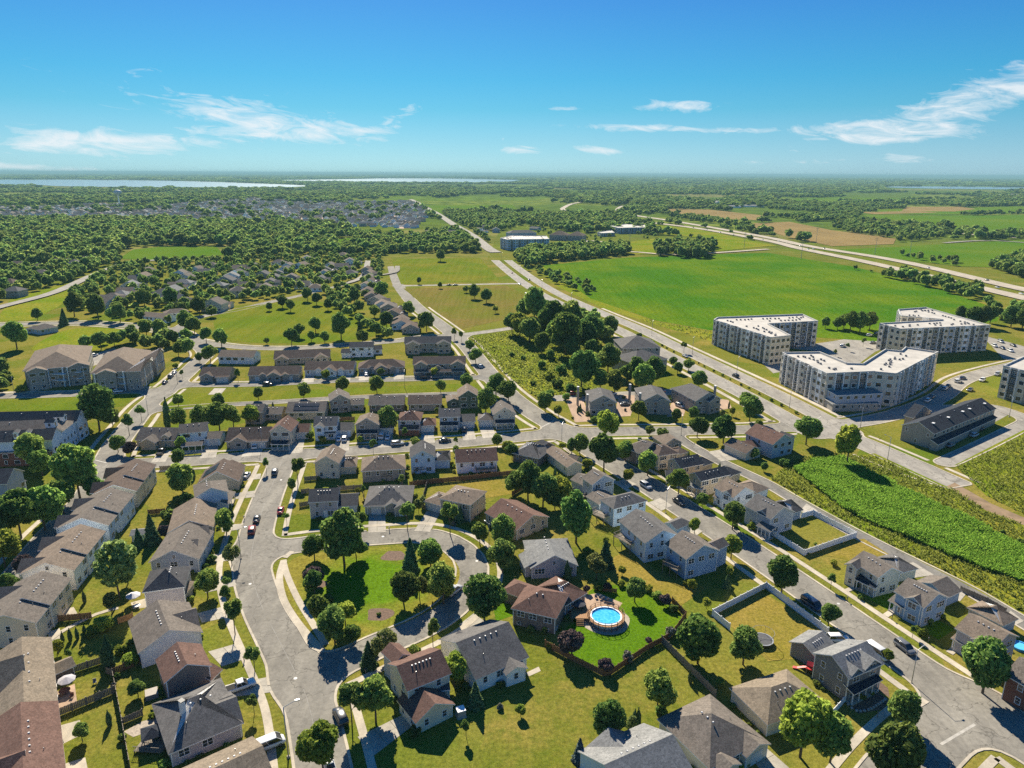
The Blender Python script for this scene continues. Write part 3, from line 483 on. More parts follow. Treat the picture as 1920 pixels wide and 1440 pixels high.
_b=MB(); _b.box(-.5,.5,-.06,0,.0,2.1); _b.box(-.6,-.5,-.08,0,0,2.2); _b.box(.5,.6,-.08,0,0,2.2); _b.box(-.5,.5,-.08,0,2.1,2.2); DOOR=_b.mesh('door',M['trim'])
_b=MB(); _b.box(-.08,.08,-.08,.08,0,1); POST=_b.mesh('post',M['trim']); _b=MB(); _b.box(-.07,.07,-.07,.07,0,1); DPOST=_b.mesh('post',M['wood'])
def roof_geo(Wd,D,typ,rise,z,o=.4,t=.2):
    s=None; b=MB()
    if typ in 'xk': h=D/2
    elif typ in 'yjh_': h=Wd/2
    if typ=='h': typ='k' if Wd>=D else 'q'; h=min(Wd,D)/2
    if typ=='s': h=D
    sl=rise/h; e=z-sl*o; zr=z+rise
    if typ=='s': e0=z-sl*o; ev=[(-o,-o,e0),(Wd+o,-o,e0),(Wd+o,D+.0,zr),(-o,D+.0,zr)]; tops=[(0,1,2,3)]; pts=ev; per=[0,1,2,3]
    else:
        pts=[(-o,-o,e),(Wd+o,-o,e),(Wd+o,D+o,e),(-o,D+o,e)]
        if typ in 'xk':
            i=0 if typ=='x' else h+o; pts+=[(-o+i,D/2,zr),(Wd+o-i,D/2,zr)]; tops=[(0,1,5,4),(2,3,4,5)]
            if typ=='k': tops+=[(1,2,5),(3,0,4)]; per=[0,1,2,3]
            else: per=[0,1,5,2,3,4]
        else:
            i0=0 if typ in 'yj' else h+o; i1=0 if typ=='y' else h+o; pts+=[(Wd/2,-o+i0,zr),(Wd/2,D+o-i1,zr)]; tops=[(1,2,5,4),(3,0,4,5)]
            if i0: tops.append((0,1,4))
            if i1: tops.append((2,3,5))
            per=[0]+([4] if not i0 else [])+[1,2]+([5] if not i1 else [])+[3]
    n=len(pts); b.v=list(pts)+[(x,y,q-t) for x,y,q in pts]
    for f in tops: b.f.append(f); b.m.append(0); b.f.append(tuple(n+i for i in reversed(f))); b.m.append(1)
    for k in range(len(per)): i,j=per[k],per[(k+1)%len(per)]; b.f.append((j,i,n+i,n+j)); b.m.append(1)
    return b
def wall_geo(Wd,D,typ,rise,z,z0=0.0):
    b=MB(); g=.1
    P0=[(0,0),(Wd,0),(Wd,D),(0,D)]; gab={'x':(1,3),'y':(0,2),'j':(0,),'s':()}.get(typ,())
    zt=[z,z,z,z]
    if typ=='s': zt=[z,z,z+rise,z+rise]
    for k in range(4):
        a,c=P0[k],P0[(k+1)%4]; za,zc=zt[k]-g,zt[(k+1)%4]-g; f=[(*a,z0),(*c,z0),(*c,zc)]
        if k in gab: f.append(((a[0]+c[0])/2,(a[1]+c[1])/2,z+rise-g))
        f.append((*a,za)); b.face(f)
    return b
class House:
    def __init__(s,name,label,cat,roof,wall,group=None): s.root=None; s.name,s.label,s.cat,s.group,s.r,s.w=name,label,cat,group,roof,wall; s.n=0; s.W=[]
    def wing(s,ax,ay,bx,by,z,depth,typ='x',pitch=.5,fl='',z0=0.0,roof=None,wall=None,o=.4,rise=None):
        A,B=(ax,bx) if isinstance(ax,Vector) else (gp(ax,ay,z),gp(bx,by,z)); A=A.copy(); B=B.copy(); A.z=B.z=0; u=(B-A); Wd=u.length; u.normalize(); n=Vector((-u.y,u.x,0))
        if isinstance(depth,(tuple,list)): C=gp(depth[0],depth[1],z); C.z=0; D=abs((C-A).dot(n)); D=max(D,1.0)
        else: D=depth
        half=D/2 if typ in 'xk' else (Wd/2 if typ in 'yj' else (min(Wd,D)/2 if typ=='h' else D)); rise=rise or pitch*half
        rz=math.atan2(u.y,u.x); ctr=A+u*Wd/2+n*D/2
        if s.root is None:
            HREG.append((ctr.x,ctr.y,s.label)); s.root=empty(s.name,ctr); tag(s.root,s.label,s.cat,s.group); s.ctr=ctr; s.dist=(ctr-Vector((0,0,CAM_H))).length
        FOOT.append((ctr.x,ctr.y,max(Wd,D)*.55)); base=A-s.ctr; near=s.dist<260; rm,wm=M['r_'+(roof or s.r)],M['w_'+(wall or s.w)]
        rot=Matrix.Rotation(rz,3,'Z'); loc=lambda x,y,q:tuple(base+rot@Vector((x,y,q)))
        if 'W' not in fl: link('wall',wall_geo(Wd,D,typ if typ!='h' else 'k',rise,z,z0).mesh('wall',wm),s.root,tuple(base),rz)
        ro=link('roof',roof_geo(Wd,D,typ,rise,z,o).mesh('roof',[rm,M['trim']]),s.root,tuple(base),rz)
        s.n+=1; s.W.append((A.copy(),u.copy(),n.copy(),Wd,D,z))
        if s.n==1: s.first=(ro,Wd,D,typ,rise,z)
        # vents near the ridge
        if s.dist<330 and D>5 and Wd>5 and 'V' not in fl and typ!='s':
            k=random.choice((4,5,5,6)) if s.dist<260 else 3
            alongx=typ in 'xk' or (typ=='h' and Wd>=D); L=Wd if alongx else D
            for i in range(k):
                f=.28+.44*i/(k-1); dy=.9
                if alongx: x,y=L*f,D/2-dy
                else: x,y=Wd/2+(dy if (rot@Vector((1,0,0))).dot(Vector((0,0,0))-ctr)>0 else -dy),L*f
                if typ=='h' and not .36<f<.64: continue
                link('vent',VENT,ro,(x,y,z+rise-rise*dy/half-.05))
            q=(Wd*.3,D*.22) if alongx else (Wd*.78,D*.4); link('vent_pipe',PIPE,ro,(q[0],q[1],z+rise*(1-(D/2-q[1])/half if alongx else 1-(q[0]-Wd/2)/half)-.05))
        cam2=Vector((0,0,0))-ctr; cam2.z=0; cam2.normalize()
        sides=[((0,0),(1,0),Wd,(0,-1),0),((Wd,0),(0,1),D,(1,0),1),((Wd,D),(-1,0),Wd,(0,1),2),((0,D),(0,-1),D,(-1,0),3)]
        for (px,py),(dx,dy),L,(nx,ny),k in sides:
            wn=rot@Vector((nx,ny,0))
            if wn.dot(cam2)<.05 or 'W' in fl: continue
            wrz=[0,math.pi/2,math.pi,-math.pi/2][k]+rz
            P=lambda t,q,e=.0:loc(px+dx*t+nx*e,py+dy*t+ny*e,q)
            occ=[]
            if 'g%d'%k in fl or 'G%d'%k in fl:
                if 'G%d'%k in fl: cs=[L*.12+1.4,L*.12+4.6,L*.88-4.6,L*.88-1.4]; gw=2.6
                else: cs=[L/2 if L<8 else L*.5]; gw=4.8 if L>5.4 else 2.6
                for c0 in cs: link('garage_door',GD[gw],s.root,P(c0,0.0,.005),wrz); occ.append((c0-gw/2-.6,c0+gw/2+.6))
            if 'd%d'%k in fl: link('door',DOOR,s.root,P(L*.55,.15,.005),wrz); occ.append((L*.55-1.1,L*.55+1.1))
            if near and s.dist<230 and z0==0 and L>3 and k in (0,1,3):
                for t in (.06,L-.06): link('corner_board',POST,s.root,P(t,0,.0),wrz,(1,.6,z-.15))
            if 'n%d'%k in fl or 'N' in fl: continue
            rows=[z-1.35] if z-z0<4.7 else ([1.5,z-1.3] if z<7.5 else [1.5+2.9*i for i in range(int((z-.4)//2.9))])
            if z-z0<2.2: rows=[(z+z0)/2+.15]
            if 3.6<z<4.7: rows=[z-1.3,.7] if random.random()<.6 else [z-1.3]
            for ri,rzv in enumerate(rows):
                nn=max(1,int(L/(3.1 if z<7.5 else 2.7)))
                for i in range(nn):
                    t=L*(i+.5)/nn+random.uniform(-.25,.25)
                    if random.random()<(.14 if k==0 else .4 if nn>1 else .2) and z<7.5: continue
                    if rzv<2.4 and any(a<t<c for a,c in occ): continue
                    ty=0 if L/nn<2.9 or k!=0 or rzv<1 else random.choice((0,1,1,1,2 if L/nn>3.6 else 1)); sc=None if rzv>=1.2 else (1,1,.5)
                    if near: wo=link('window',WIN[ty][0],s.root,P(t,rzv,.004),wrz,sc); link('pane',WIN[ty][1],wo)
                    else: link('window',WIN[ty][2],s.root,P(t,rzv,.004),wrz,sc)
            if ((k==0 and typ in 'yj') or (k in(1,3) and typ=='x')) and rise>2.3 and L>7 and random.random()<.45 and z>3: wo=link('window',WIN[0][0 if near else 2],s.root,P(L/2,z+.75,.004),wrz,(.8,1,.7)); near and link('pane',WIN[0][1],wo)
        return s
    def box(s,name,x,y,z,w,d,h,mat,rz=0.0,px_z=None):
        p=gp(x,y,px_z if px_z is not None else z)-s.ctr; b=MB(); b.box(-w/2,w/2,-d/2,d/2,0,h); return link(name,b.mesh(name,M[mat]),s.root,(p.x,p.y,z),rz)
    def cross(s,i,f0,f1,roof=None,out=1.3,pitch=.62):
        A,u,n,Wd,D,z=s.W[i]; s.wing(A+u*Wd*f0+n*D*.5,0,A+u*Wd*f1+n*D*.5,0,z-.15,D/2+out,'y',pitch,'NV',0,roof); FOOT.pop(); return s
    def solar(s,rows,cols):
        ro,Wd,D,typ,rise,z=s.first; b=MB(); b.box(0,1.05,0,1.7,0,.06); me=b.mesh('solar_panel',SOLAR)
        if typ=='x': base=Matrix.Translation((Wd/2-cols*.55,.7,z+rise*.7/(D/2)+.1))@Matrix.Rotation(math.atan2(rise,D/2),4,'X')
        else: base=Matrix.Translation((.6,D*.5+cols*.55,z+rise*.6/(Wd/2)+.1))@Matrix.Rotation(-math.pi/2,4,'Z')@Matrix.Rotation(math.atan2(rise,Wd/2),4,'X')
        for r in range(rows):
            for c_ in range(cols): o=link('solar_panel',me,ro); o.matrix_local=base@Matrix.Translation((c_*1.1,r*(1.76+(.5 if typ=='x' else 0)),0))
        return s
    def porch(s,ax,ay,bx,by,z,depth,roof=None,posts=4,rise=.7,floor=.3):
        s.wing(ax,ay,bx,by,z,depth,'s',fl='WV',roof=roof,rise=rise,o=.25); FOOT.pop()
        A,B=gp(ax,ay,z),gp(bx,by,z); A.z=B.z=0; u=(B-A).normalized(); n=Vector((-u.y,u.x,0)); L=(B-A).length; rz=math.atan2(u.y,u.x)
        b=MB(); b.box(0,L,0,depth,0,floor); link('porch_floor',b.mesh('porch_floor',M['conc']),s.root,tuple(A-s.ctr),rz)
        for i in range(posts): p=A+u*(.15+(L-.3)*i/(posts-1))+n*.15-s.ctr; link('post',POST,s.root,(p.x,p.y,floor),rz,(1,1,z-floor-.2))
        return s
    def deck(s,ax,ay,bx,by,z,depth,rail=True):
        A,B=gp(ax,ay,z),gp(bx,by,z); A.z=B.z=0; u=(B-A).normalized(); n=Vector((-u.y,u.x,0)); L=(B-A).length; rz=math.atan2(u.y,u.x)
        nb=max(3,int(depth/.42)); b=MB(); b.box(0,L,0,depth/nb-.03,-.06,0); pm=b.mesh('deck_board',M['wood'])
        for i in range(nb): p=A+n*(depth*i/nb)-s.ctr; link('deck_board',pm,s.root,(p.x,p.y,z),rz)
        for i in range(3):
            for q in (0.1,depth-.1):
                p=A+u*(.1+(L-.2)*i/2)+n*q-s.ctr; link('post',DPOST,s.root,(p.x,p.y,0),rz,(1,1,z-.07))
        if rail:
            b=MB(); b.box(0,L,0,.07,.92,1.0); b.box(0,L,.01,.06,.12,.17)
            for i in range(int(L/.3)+1): b.box(i*.3,i*.3+.06,.01,.06,.0,.92)
            p=A-s.ctr; link('railing',b.mesh('railing',M['wood']),s.root,(p.x,p.y,z),rz)
            b=MB(); b.box(0,.07,.07,depth,.92,1.0); b.box(.01,.06,.07,depth,.12,.17)
            for i in range(1,int(depth/.3)+1): b.box(.01,.06,i*.3,i*.3+.06,0,.92)
            rm_=b.mesh('railing',M['wood']); link('railing',rm_,s.root,(p.x,p.y,z),rz); p=A+u*(L-.07)-s.ctr; link('railing',rm_,s.root,(p.x,p.y,z),rz)
        return s
def mid(ax,ay,bx,by,f0,f1): return (ax+(bx-ax)*f0,ay+(by-ay)*f0,ax+(bx-ax)*f1,ay+(by-ay)*f1)
def H(label,roof,wall,*wings,name='house',cat='house',group=None):
    h=House(name,label,cat,roof,wall,group)
    for w in wings:
        if isinstance(w[-1],dict): h.wing(*w[:-1],**w[-1])
        else: h.wing(*w)
    return h
G='houses of the subdivision'
# --- foreground, left of the curving street
h=H('long two-storey townhouse row, sand roof then red roof, with white vents','sand','tan',(103,1312,92,1196,5.8,8.6,'x',.42),(118,1445,104,1316,5.8,9.6,'x',.42,'',0,'red'),(135,1590,118,1448,5.8,10.4,'x',.42,'',0,'red'),name='townhouse_row',cat='townhouse'); h.cross(0,.3,.85); h.cross(1,.05,.5,'red'); h.cross(2,.05,.5,'red')
H('grey-roofed cream townhouse row just above the sand-roofed row','taupe','cream',(66,1165,130,1085,5.6,11,'x',.42),(*mid(66,1165,130,1085,.42,1.0),5.95,9.8,'x',.42),name='townhouse_row',cat='townhouse').cross(0,.06,.36).cross(0,.62,.92)
H('brown-roofed white townhouse row between two grey-roofed rows','tan','white',(137,1067,195,996,5.6,11,'x',.42),(*mid(137,1067,195,996,.42,1.0),5.95,9.8,'x',.42),name='townhouse_row',cat='townhouse').cross(0,.06,.36).cross(0,.62,.92)
H('grey-roofed blue-white townhouse row with big side gable','taupe','ltblue',(202,983,249,927,5.6,12,'x',.42),(*mid(202,983,249,927,.42,1.0),5.95,10.8,'x',.42),name='townhouse_row',cat='townhouse').cross(0,.06,.36).cross(0,.62,.92)
H('brown-roofed cream townhouse row by the cross street corner','brown','cream',(254,919,290,871,5.6,11,'x',.42),(*mid(254,919,290,871,.42,1.0),5.95,9.8,'x',.42),name='townhouse_row',cat='townhouse').cross(0,.06,.36).cross(0,.62,.92)
H('tan-roofed house cut by the photo edge, next to the chimney house','sand','brown',(470,1383,345,1440,3.0,11,'x',.42))
h=H('large grey hip-roofed house with white chimney and small front gables','grey','mauve',(319,1408,450,1353,3.3,(289,1319),'k',.5,'n1'),(452,1352,432,1302,3.1,5,'y',.55,'NV'),(440,1330,428,1298,3.1,9,'y',.45,'NV'))
h.box('chimney',346,1352,3.6,.9,.7,4.2,'trim',-.6,3.6); h.box('chimney_cap',346,1352,7.8,1.05,.85,.15,'darktrim',-.6,3.6)
h.deck(303,1412,322,1385,.5,5)
H('red-brown gabled two-storey house with dark brown walls','red','brown',(311,1276,392,1246,5.6,(296,1236),'y',.55,'N'),(395,1272,412,1255,2.8,4,'x',.4,'NV'),)
H('grey gabled house with white walls and a wide side gable','taupe','white',(262,1221,376,1183,4.0,(245,1163),'y',.48,'N'),(372,1176,362,1140,3.8,7,'y',.55,'NV'))
H('pale-walled house under a dark grey pyramid roof','dkgrey','mauve',(270,1107,344,1097,5.4,8.5,'h',.62,'N'),(346,1112,362,1090,3.0,5,'k',.4,'NV',0,'tan'))
H('dark blue-walled gabled house with long grey roof','taupe','bgrey',(282,1052,371,1046,4.0,(316,1001),'y',.5),(368,1040,372,1010,3.5,6,'y',.5,'NV'),(392,1010,388,985,3.5,5,'y',.5,'NV'))
H('brown gabled house with tan wall beside the dark blue house','tan','taupe',(316,997,398,986,3.4,(340,953),'y',.5,'N'))
H('pale blue two-storey house with hip roof and white porch','taupe','ltblue',(367,931,426,921,5.6,9,'j',.5,'N')).porch(428,944,440,922,2.7,2.2,None,3)
h=H('brown-roofed house with rooftop solar panels','brown','tan',(372,905,446,900,3.4,10,'y',.6,'N'),(440,892,458,872,3.2,8,'x',.45,'NV')); h.solar(3,5)
# --- brick townhouses and apartments on the far left
H('three-storey brick and siding townhouses with dark roof and white gable ends','dkgrey','ltblue',(96,823,115,808,8.6,30,'y',.62),(114,809,140,789,8.4,36,'h',.5,'',0,'taupe'),(143,787,161,775,8.4,40,'y',.7,'',0,'dkgrey'),(-60,851,97,846,5.0,.5,'s',.2,'V',0,None,'brick',.05,.1),(24,812,33,811,11.2,3,'y',.7,'V',9.0,None,'white',.2),(47,811,56,810,11.2,3,'y',.7,'V',9.0,None,'white',.2),(100,792,107,788,11.4,3,'y',.7,'V',9.4,None,'white',.2),(118,781,124,777,11.4,3,'y',.7,'V',9.4,None,'white',.2),name='townhouse_row',cat='townhouse').porch(98,850,118,826,3.2,2,None,4).porch(140,815,162,792,3.2,2,None,4)
H('townhouse with white trimmed gable at the left photo edge','dkgrey','bgrey',(11,905,42,882,8.4,30,'y',.6),name='townhouse_row',cat='townhouse').porch(16,930,48,900,3.0,2,None,5)
AP='three-storey hip-roofed apartment buildings'
h=H('three-storey apartment block with brown hip roof and stone base, further from the street','tan','taupe',(45,694,160,683,9.4,(12,662),'h',.3,'V',0,None,None,.6,4.6),(128,688,166,684,9.2,6,'j',.4,'V'),(50,697,86,693,9.2,6,'j',.4,'V'),name='apartment_building',cat='apartment building')
for f in (.08,.3,.38,.62,.7,.95): h.box('column',45+115*f,695.5-11*f,0,.5,.5,9.0,'trim',0,9.2)
for f0,f1 in ((.1,.3),(.36,.64),(.7,.92)):
    for zz in (3.1,6.1): b_=h.box('balcony',45+115*(f0+f1)/2,695-11*(f0+f1)/2,zz,9.0 if f1-f0>.25 else 6.5,1.6,.25,'trim',-.05,9.2)
h=H('three-storey apartment block with long brown hip roof along the diagonal street','tan','taupe',(172,699,262,692,9.2,(300,655),'h',.3,'V',0,None,None,.6,4.6),(262,695,285,676,9.0,6,'j',.45,'V'),(290,672,306,658,9.0,6,'j',.45,'V'),(180,701,216,698,9.0,6,'j',.4,'V'),name='apartment_building',cat='apartment building')
for f in (.05,.25,.45,.65,.95): h.box('column',172+90*f,700.5-7*f,0,.5,.5,8.8,'trim',0,9.0)
for f in (.15,.4,.65,.9): h.box('column',263+44*f,694.5-38*f,0,.5,.5,8.8,'trim',0,9.0)
for f0,f1 in ((.05,.25),(.45,.65)):
    for zz in (3.1,6.1): h.box('balcony',172+90*(f0+f1)/2,700-7*(f0+f1)/2,zz,5.5,1.5,.25,'trim',-.05,9.0)
# --- north side of the cross street
H('low grey-brown ranch house with two front gables and dark porch','taupe','tan',(255,823,326,824,3.0,10,'x',.55,'d0'),(263,829,290,829,3.0,4,'y',.6,'V'),(303,818,316,818,4.2,3,'y',.6,'V',2.9))
H('white two-storey house with garage beside the ranch house','taupe','ltblue',(337,812,387,807,5.6,8,'x',.5),(387,822,412,821,2.9,7,'x',.4,'g0NV')).porch(340,836,378,834,2.8,1.8)
H('brown-roofed ranch with front gable and arched porch','brown','taupe',(424,826,502,824,3.0,11,'x',.55),(430,828,462,827,3.0,4,'y',.55,'V'),(466,827,500,826,2.9,1.5,'x',.3,'g0NV'))
H('white gabled two-storey house with red roof','red','cream',(506,808,544,808,5.6,10,'y',.7),(546,810,577,809,2.9,8,'x',.45,'g0NV')).porch(508,832,542,832,2.7,1.8,'navy')
H('pale blue two-storey house with blue garage','grey','ltblue',(589,798,630,797,5.6,8,'x',.55),(590,800,606,800,5.6,3,'y',.6,'V'),(630,806,657,806,2.9,7.5,'x',.45,'g0NV')).porch(606,812,628,812,2.8,1.6)
H('tan hip-roofed two-storey house with dark porch roof and vans in front','tan','taupe',(667,795,709,795,5.6,10,'j',.62),(709,802,737,801,2.9,7.5,'k',.45,'g0NV')).porch(670,812,706,812,2.8,1.8,'navy')
H('red brick two-storey house with red hip roof','red','brick',(746,787,787,787,5.5,9,'k',.55,'',0,None,'mauve'),(747,805,786,805,2.6,.3,'s',.2,'NV',0,None,'brick',.1,.2),(787,797,816,796,2.9,7.5,'k',.45,'g0NV')).porch(752,803,784,803,2.8,1.8)
H('blue-grey two-storey house with navy porch roof','grey','bgrey',(824,781,862,780,5.6,8,'x',.5),(862,790,890,789,2.9,7.5,'x',.45,'g0NV')).porch(826,797,858,797,2.8,1.8,'navy')
H('white two-storey house with dark front gable at the row end','taupe','cream',(926,776,966,774,5.6,9,'y',.62),(897,787,926,787,2.9,7.5,'k',.45,'g0NV')).porch(930,793,964,792,2.8,1.8,'navy')
# --- the row behind, backing onto it
H('tan two-storey house at the left end of the second row','taupe','taupe',(458,772,490,772,5.2,8,'x',.5),(490,775,526,775,2.9,8,'x',.4))
h=H('ranch house with two rows of rooftop solar panels','taupe','tan',(537,772,608,771,3.4,11,'x',.45)); h.solar(2,9)
h=H('tan two-storey house with dark gable and white deck','taupe','taupe',(619,751,656,748,5.6,9,'y',.6),(656,758,681,757,2.9,7,'x',.4)); h.deck(624,770,652,769,1.0,2.5)
H('long dark ranch house behind the big dark tree','taupe','brown',(692,758,756,757,3.2,10,'x',.45))
H('long brown ranch house with red stain on the ridge','brown','taupe',(766,757,827,756,3.2,10,'x',.45))
H('dark green two-storey gabled house by the diagonal street','tan','green',(860,743,896,742,5.6,10,'y',.65),(839,752,863,751,2.9,8,'j',.45))
# --- south side of the cross street
h=H('tan gabled two-storey house on the corner of the curving street','tan','cream',(590,867,634,867,5.6,10,'y',.62),(634,875,667,873,2.9,8,'k',.45,'N'))
h=H('raised tan hip-roofed ranch with small white back stairs','tan','taupe',(679,882,759,877,4.2,11,'k',.5)); h.deck(715,894,735,893,1.6,2)
h=H('pale blue two-storey house with dark green-grey gable','dkgrey','ltblue',(770,857,815,855,6.0,9,'y',.6),(815,862,843,861,3.2,8,'k',.4)); h.deck(776,882,800,880,1.4,3)
h=H('raised white ranch house with brown gable roof and long deck','red','white',(857,866,932,862,4.2,10,'x',.5)); h.deck(893,882,930,879,1.6,3)
# --- around the loop
H('grey-white two-storey house with white garage doors on the loop corner','dkgrey','mauve',(580,940,632,937,5.5,8,'x',.5,'d0'),(632,948,668,946,2.9,8,'x',.42,'g0NV')).porch(606,951,628,950,2.8,1.6,'dkgrey',3)
H('light grey ranch house with double front gables facing the loop','grey','stone',(684,947,769,945,3.0,13,'k',.5,'g9'),(722,948,748,947,3.0,4,'y',.55,'NV'),(740,951,762,950,3.0,5,'y',.55,'d0V'),(688,948,722,948,2.9,.5,'x',.3,'g0NV'))
H('tan two-storey house with low-pitched hip roof and tan garage','tan','taupe',(826,933,881,945,5.6,(907,920),'k',.38),(797,938,826,946,2.9,7,'k',.4,'g0NV'))
H('red-brown roofed house with tan gable wall beside the loop','red','tan',(969,992,1027,968,3.4,(915,959),'y',.42),(945,992,968,992,3.2,7,'y',.45,'NV'))
H('pale grey house with light mottled roof and two dark side gables','ltgrey','mauve',(997,1063,1081,1058,3.3,(981,1013),'j',.55),(975,1040,985,1062,3.0,5,'x',.5,'NV'))
h=H('dark brown house with red-brown hip roof beside the pool','red','brown',(962,1138,1041,1156,4.4,(1064,1112),'h',.52),(1060,1132,1097,1110,3.2,9,'k',.42),(978,1118,1000,1098,3.2,5,'j',.5,'NV'))
# --- between the loop and the bottom
h=H('red-brown roofed cream house with lower garage gable','red','cream',(765,1291,842,1260,5.8,(727,1245),'x',.55),(757,1300,840,1290,3.2,6,'s',.3,'NV',0,'dkgrey'),(781,1351,848,1318,3.0,(757,1308),'y',.55,'n1V'),(740,1240,768,1226,5.6,4,'y',.6,'NV'))
H('long white ranch house with slate-blue roof and sunroom','grey','white',(893,1270,987,1229,3.6,14,'x',.5),(950,1262,985,1250,3.2,6,'y',.45),(868,1222,905,1200,3.2,4,'y',.5,'NV'))
H('white house with split light and dark grey roof at the photo bottom','ltgrey','ltblue',(1206,1358,1089,1408,3.6,14,'x',.5),(1150,1470,1230,1440,3.4,8,'y',.6,'NV'))
H('cream house with large brown-grey hip roof and garage','taupe','cream',(1331,1436,1428,1384,3.2,(1240,1346),'h',.52),(1400,1415,1440,1392,3.0,6,'j',.45,'g0NV'),(1355,1448,1385,1430,3.0,4,'j',.5,'V'))
H('tan-roofed hip house beside the white lattice gate','sand','cream',(1440,1354,1546,1316,3.1,(1371,1290),'h',.48,'N'))
h=H('slate-grey two-storey corner house with blue-roofed porch and two dormers','ltgrey','dkgrey',(1592,1268,1653,1241,5.8,(1531,1223),'x',.55),(1529,1228,1562,1207,3.4,(1491,1198),'x',.5,'N'),(1597,1262,1613,1255,6.2,4,'y',.8,'V',4.6),(1622,1251,1648,1240,6.2,4.5,'y',.7,'V',4.6)); h.porch(1601,1300,1652,1273,3.0,2.2,'navy',5)
# --- houses east of the diagonal street
H('dark brick-brown house with tangled hip roofs at the corner','taupe','brown',(1182,838,1205,846,5.2,9,'h',.6),(1205,850,1240,836,5.0,8,'j',.55))
H('small tan house with solar roof beside the alley','tan','taupe',(1246,832,1278,828,3.0,8,'j',.55,'V'))
H('cream two-storey house with brown hip roof','brown','cream',(1235,853,1271,848,5.6,(1207,838),'h',.5),(1272,850,1290,846,2.9,5,'k',.4,'NV'))
H('navy-roofed cream house with small front gable','navy','tan',(1277,876,1318,868,5.6,(1258,861),'x',.55),(1318,872,1336,866,2.9,6,'k',.45,'NV')).porch(1250,892,1272,893,2.8,3,'navy',3)
H('navy-roofed tan house with wide grey front porch','navy','tan',(1315,900,1367,888,5.6,(1296,887),'x',.55),(1367,892,1388,884,2.9,6,'k',.45,'NV')).porch(1288,910,1316,917,2.8,3,'ltgrey',4)
H('white house with tan roof and white columned porch','tan','white',(1375,931,1414,921,5.6,(1343,913),'y',.55),(1414,924,1440,914,2.9,7,'k',.45,'NV'),(1355,922,1372,929,5.6,4,'y',.7,'V')).porch(1338,930,1356,936,2.8,2,None,3)
H('blue-grey house beside the white-fenced lawn','grey','bgrey',(1445,971,1488,958,5.6,(1402,946),'y',.55),(1487,960,1503,954,2.9,7,'k',.5,'NV',0,'dkgrey'),(1420,958,1438,966,5.6,4,'y',.7,'V')).porch(1420,985,1444,996,2.8,2,None,4)
H('cream two-storey house with navy porch and long white driveway','taupe','cream',(1647,1080,1688,1070,5.6,(1586,1053),'y',.5),(1588,1056,1606,1064,5.6,5,'y',.6,'V'),(1686,1072,1718,1064,2.9,7,'k',.4,'NV',0,'grey')).porch(1606,1086,1640,1102,2.8,2.2,'navy',4)
H('blue two-storey house with grey gable by the alley','taupe','blue',(1732,1136,1776,1118,5.6,(1680,1108),'y',.5),(1700,1120,1728,1134,5.6,5,'y',.65,'V'),(1774,1118,1800,1106,2.9,7,'x',.45,'NV')).porch(1668,1125,1700,1142,2.8,2.2,None,4)
H('pale mauve two-storey house with tan roof and blue kiddie pool','tan','mauve',(1862,1213,1906,1191,5.6,(1795,1177),'y',.5),(1825,1196,1856,1212,5.4,4,'y',.6,'V'),(1880,1170,1905,1158,2.9,7,'k',.45,'NV')).porch(1786,1196,1812,1210,2.8,2.5,None,3)
H('red-walled house with white porch at the right photo edge','taupe','brick',(1945,1295,1990,1268,5.6,(1912,1250),'y',.5)).porch(1902,1272,1930,1292,2.8,2.5,None,3)
# --- west side of the diagonal street
H('grey-roofed ranch with dark gables at the street corner','grey','brown',(962,848,1010,858,3.3,(1040,838),'k',.5),(1012,842,1040,834,3.3,6,'j',.6,'NV',0,'dkgrey'))
H('long tan-roofed ranch beside the corner ranch','tan','cream',(1064,875,1091,870,3.4,(1008,848),'y',.5),(1078,866,1088,858,3.3,5,'j',.6,'NV'))
H('blue-grey two-storey house with light gable roof','taupe','bgrey',(1111,907,1151,898,6.0,(1089,896),'y',.55),(1072,898,1102,912,3.4,6,'x',.4,'N')).deck(1068,925,1095,932,1.0,3)
h=H('white-blue two-storey house with dark hip roof and back deck','grey','ltblue',(1151,952,1211,937,6.0,(1124,936),'h',.5),(1101,930,1124,944,3.6,7,'x',.35,'N',0,'taupe')); h.deck(1106,962,1132,972,2.6,3)
h=H('large pale blue house with long grey roof and raised deck','grey','ltblue',(1210,1016,1272,1003,6.0,(1157,977),'y',.5),(1248,980,1268,990,3.2,6,'j',.5,'NV')); h.deck(1150,1005,1182,1022,2.8,3.6)
h=H('bright blue two-storey house with grey roof and wooden deck','taupe','blue',(1287,1046,1346,1030,6.0,(1242,1021),'y',.52),(1325,1018,1345,1028,5.6,4,'y',.6,'NV')); h.deck(1242,1058,1270,1070,2.4,3.2)
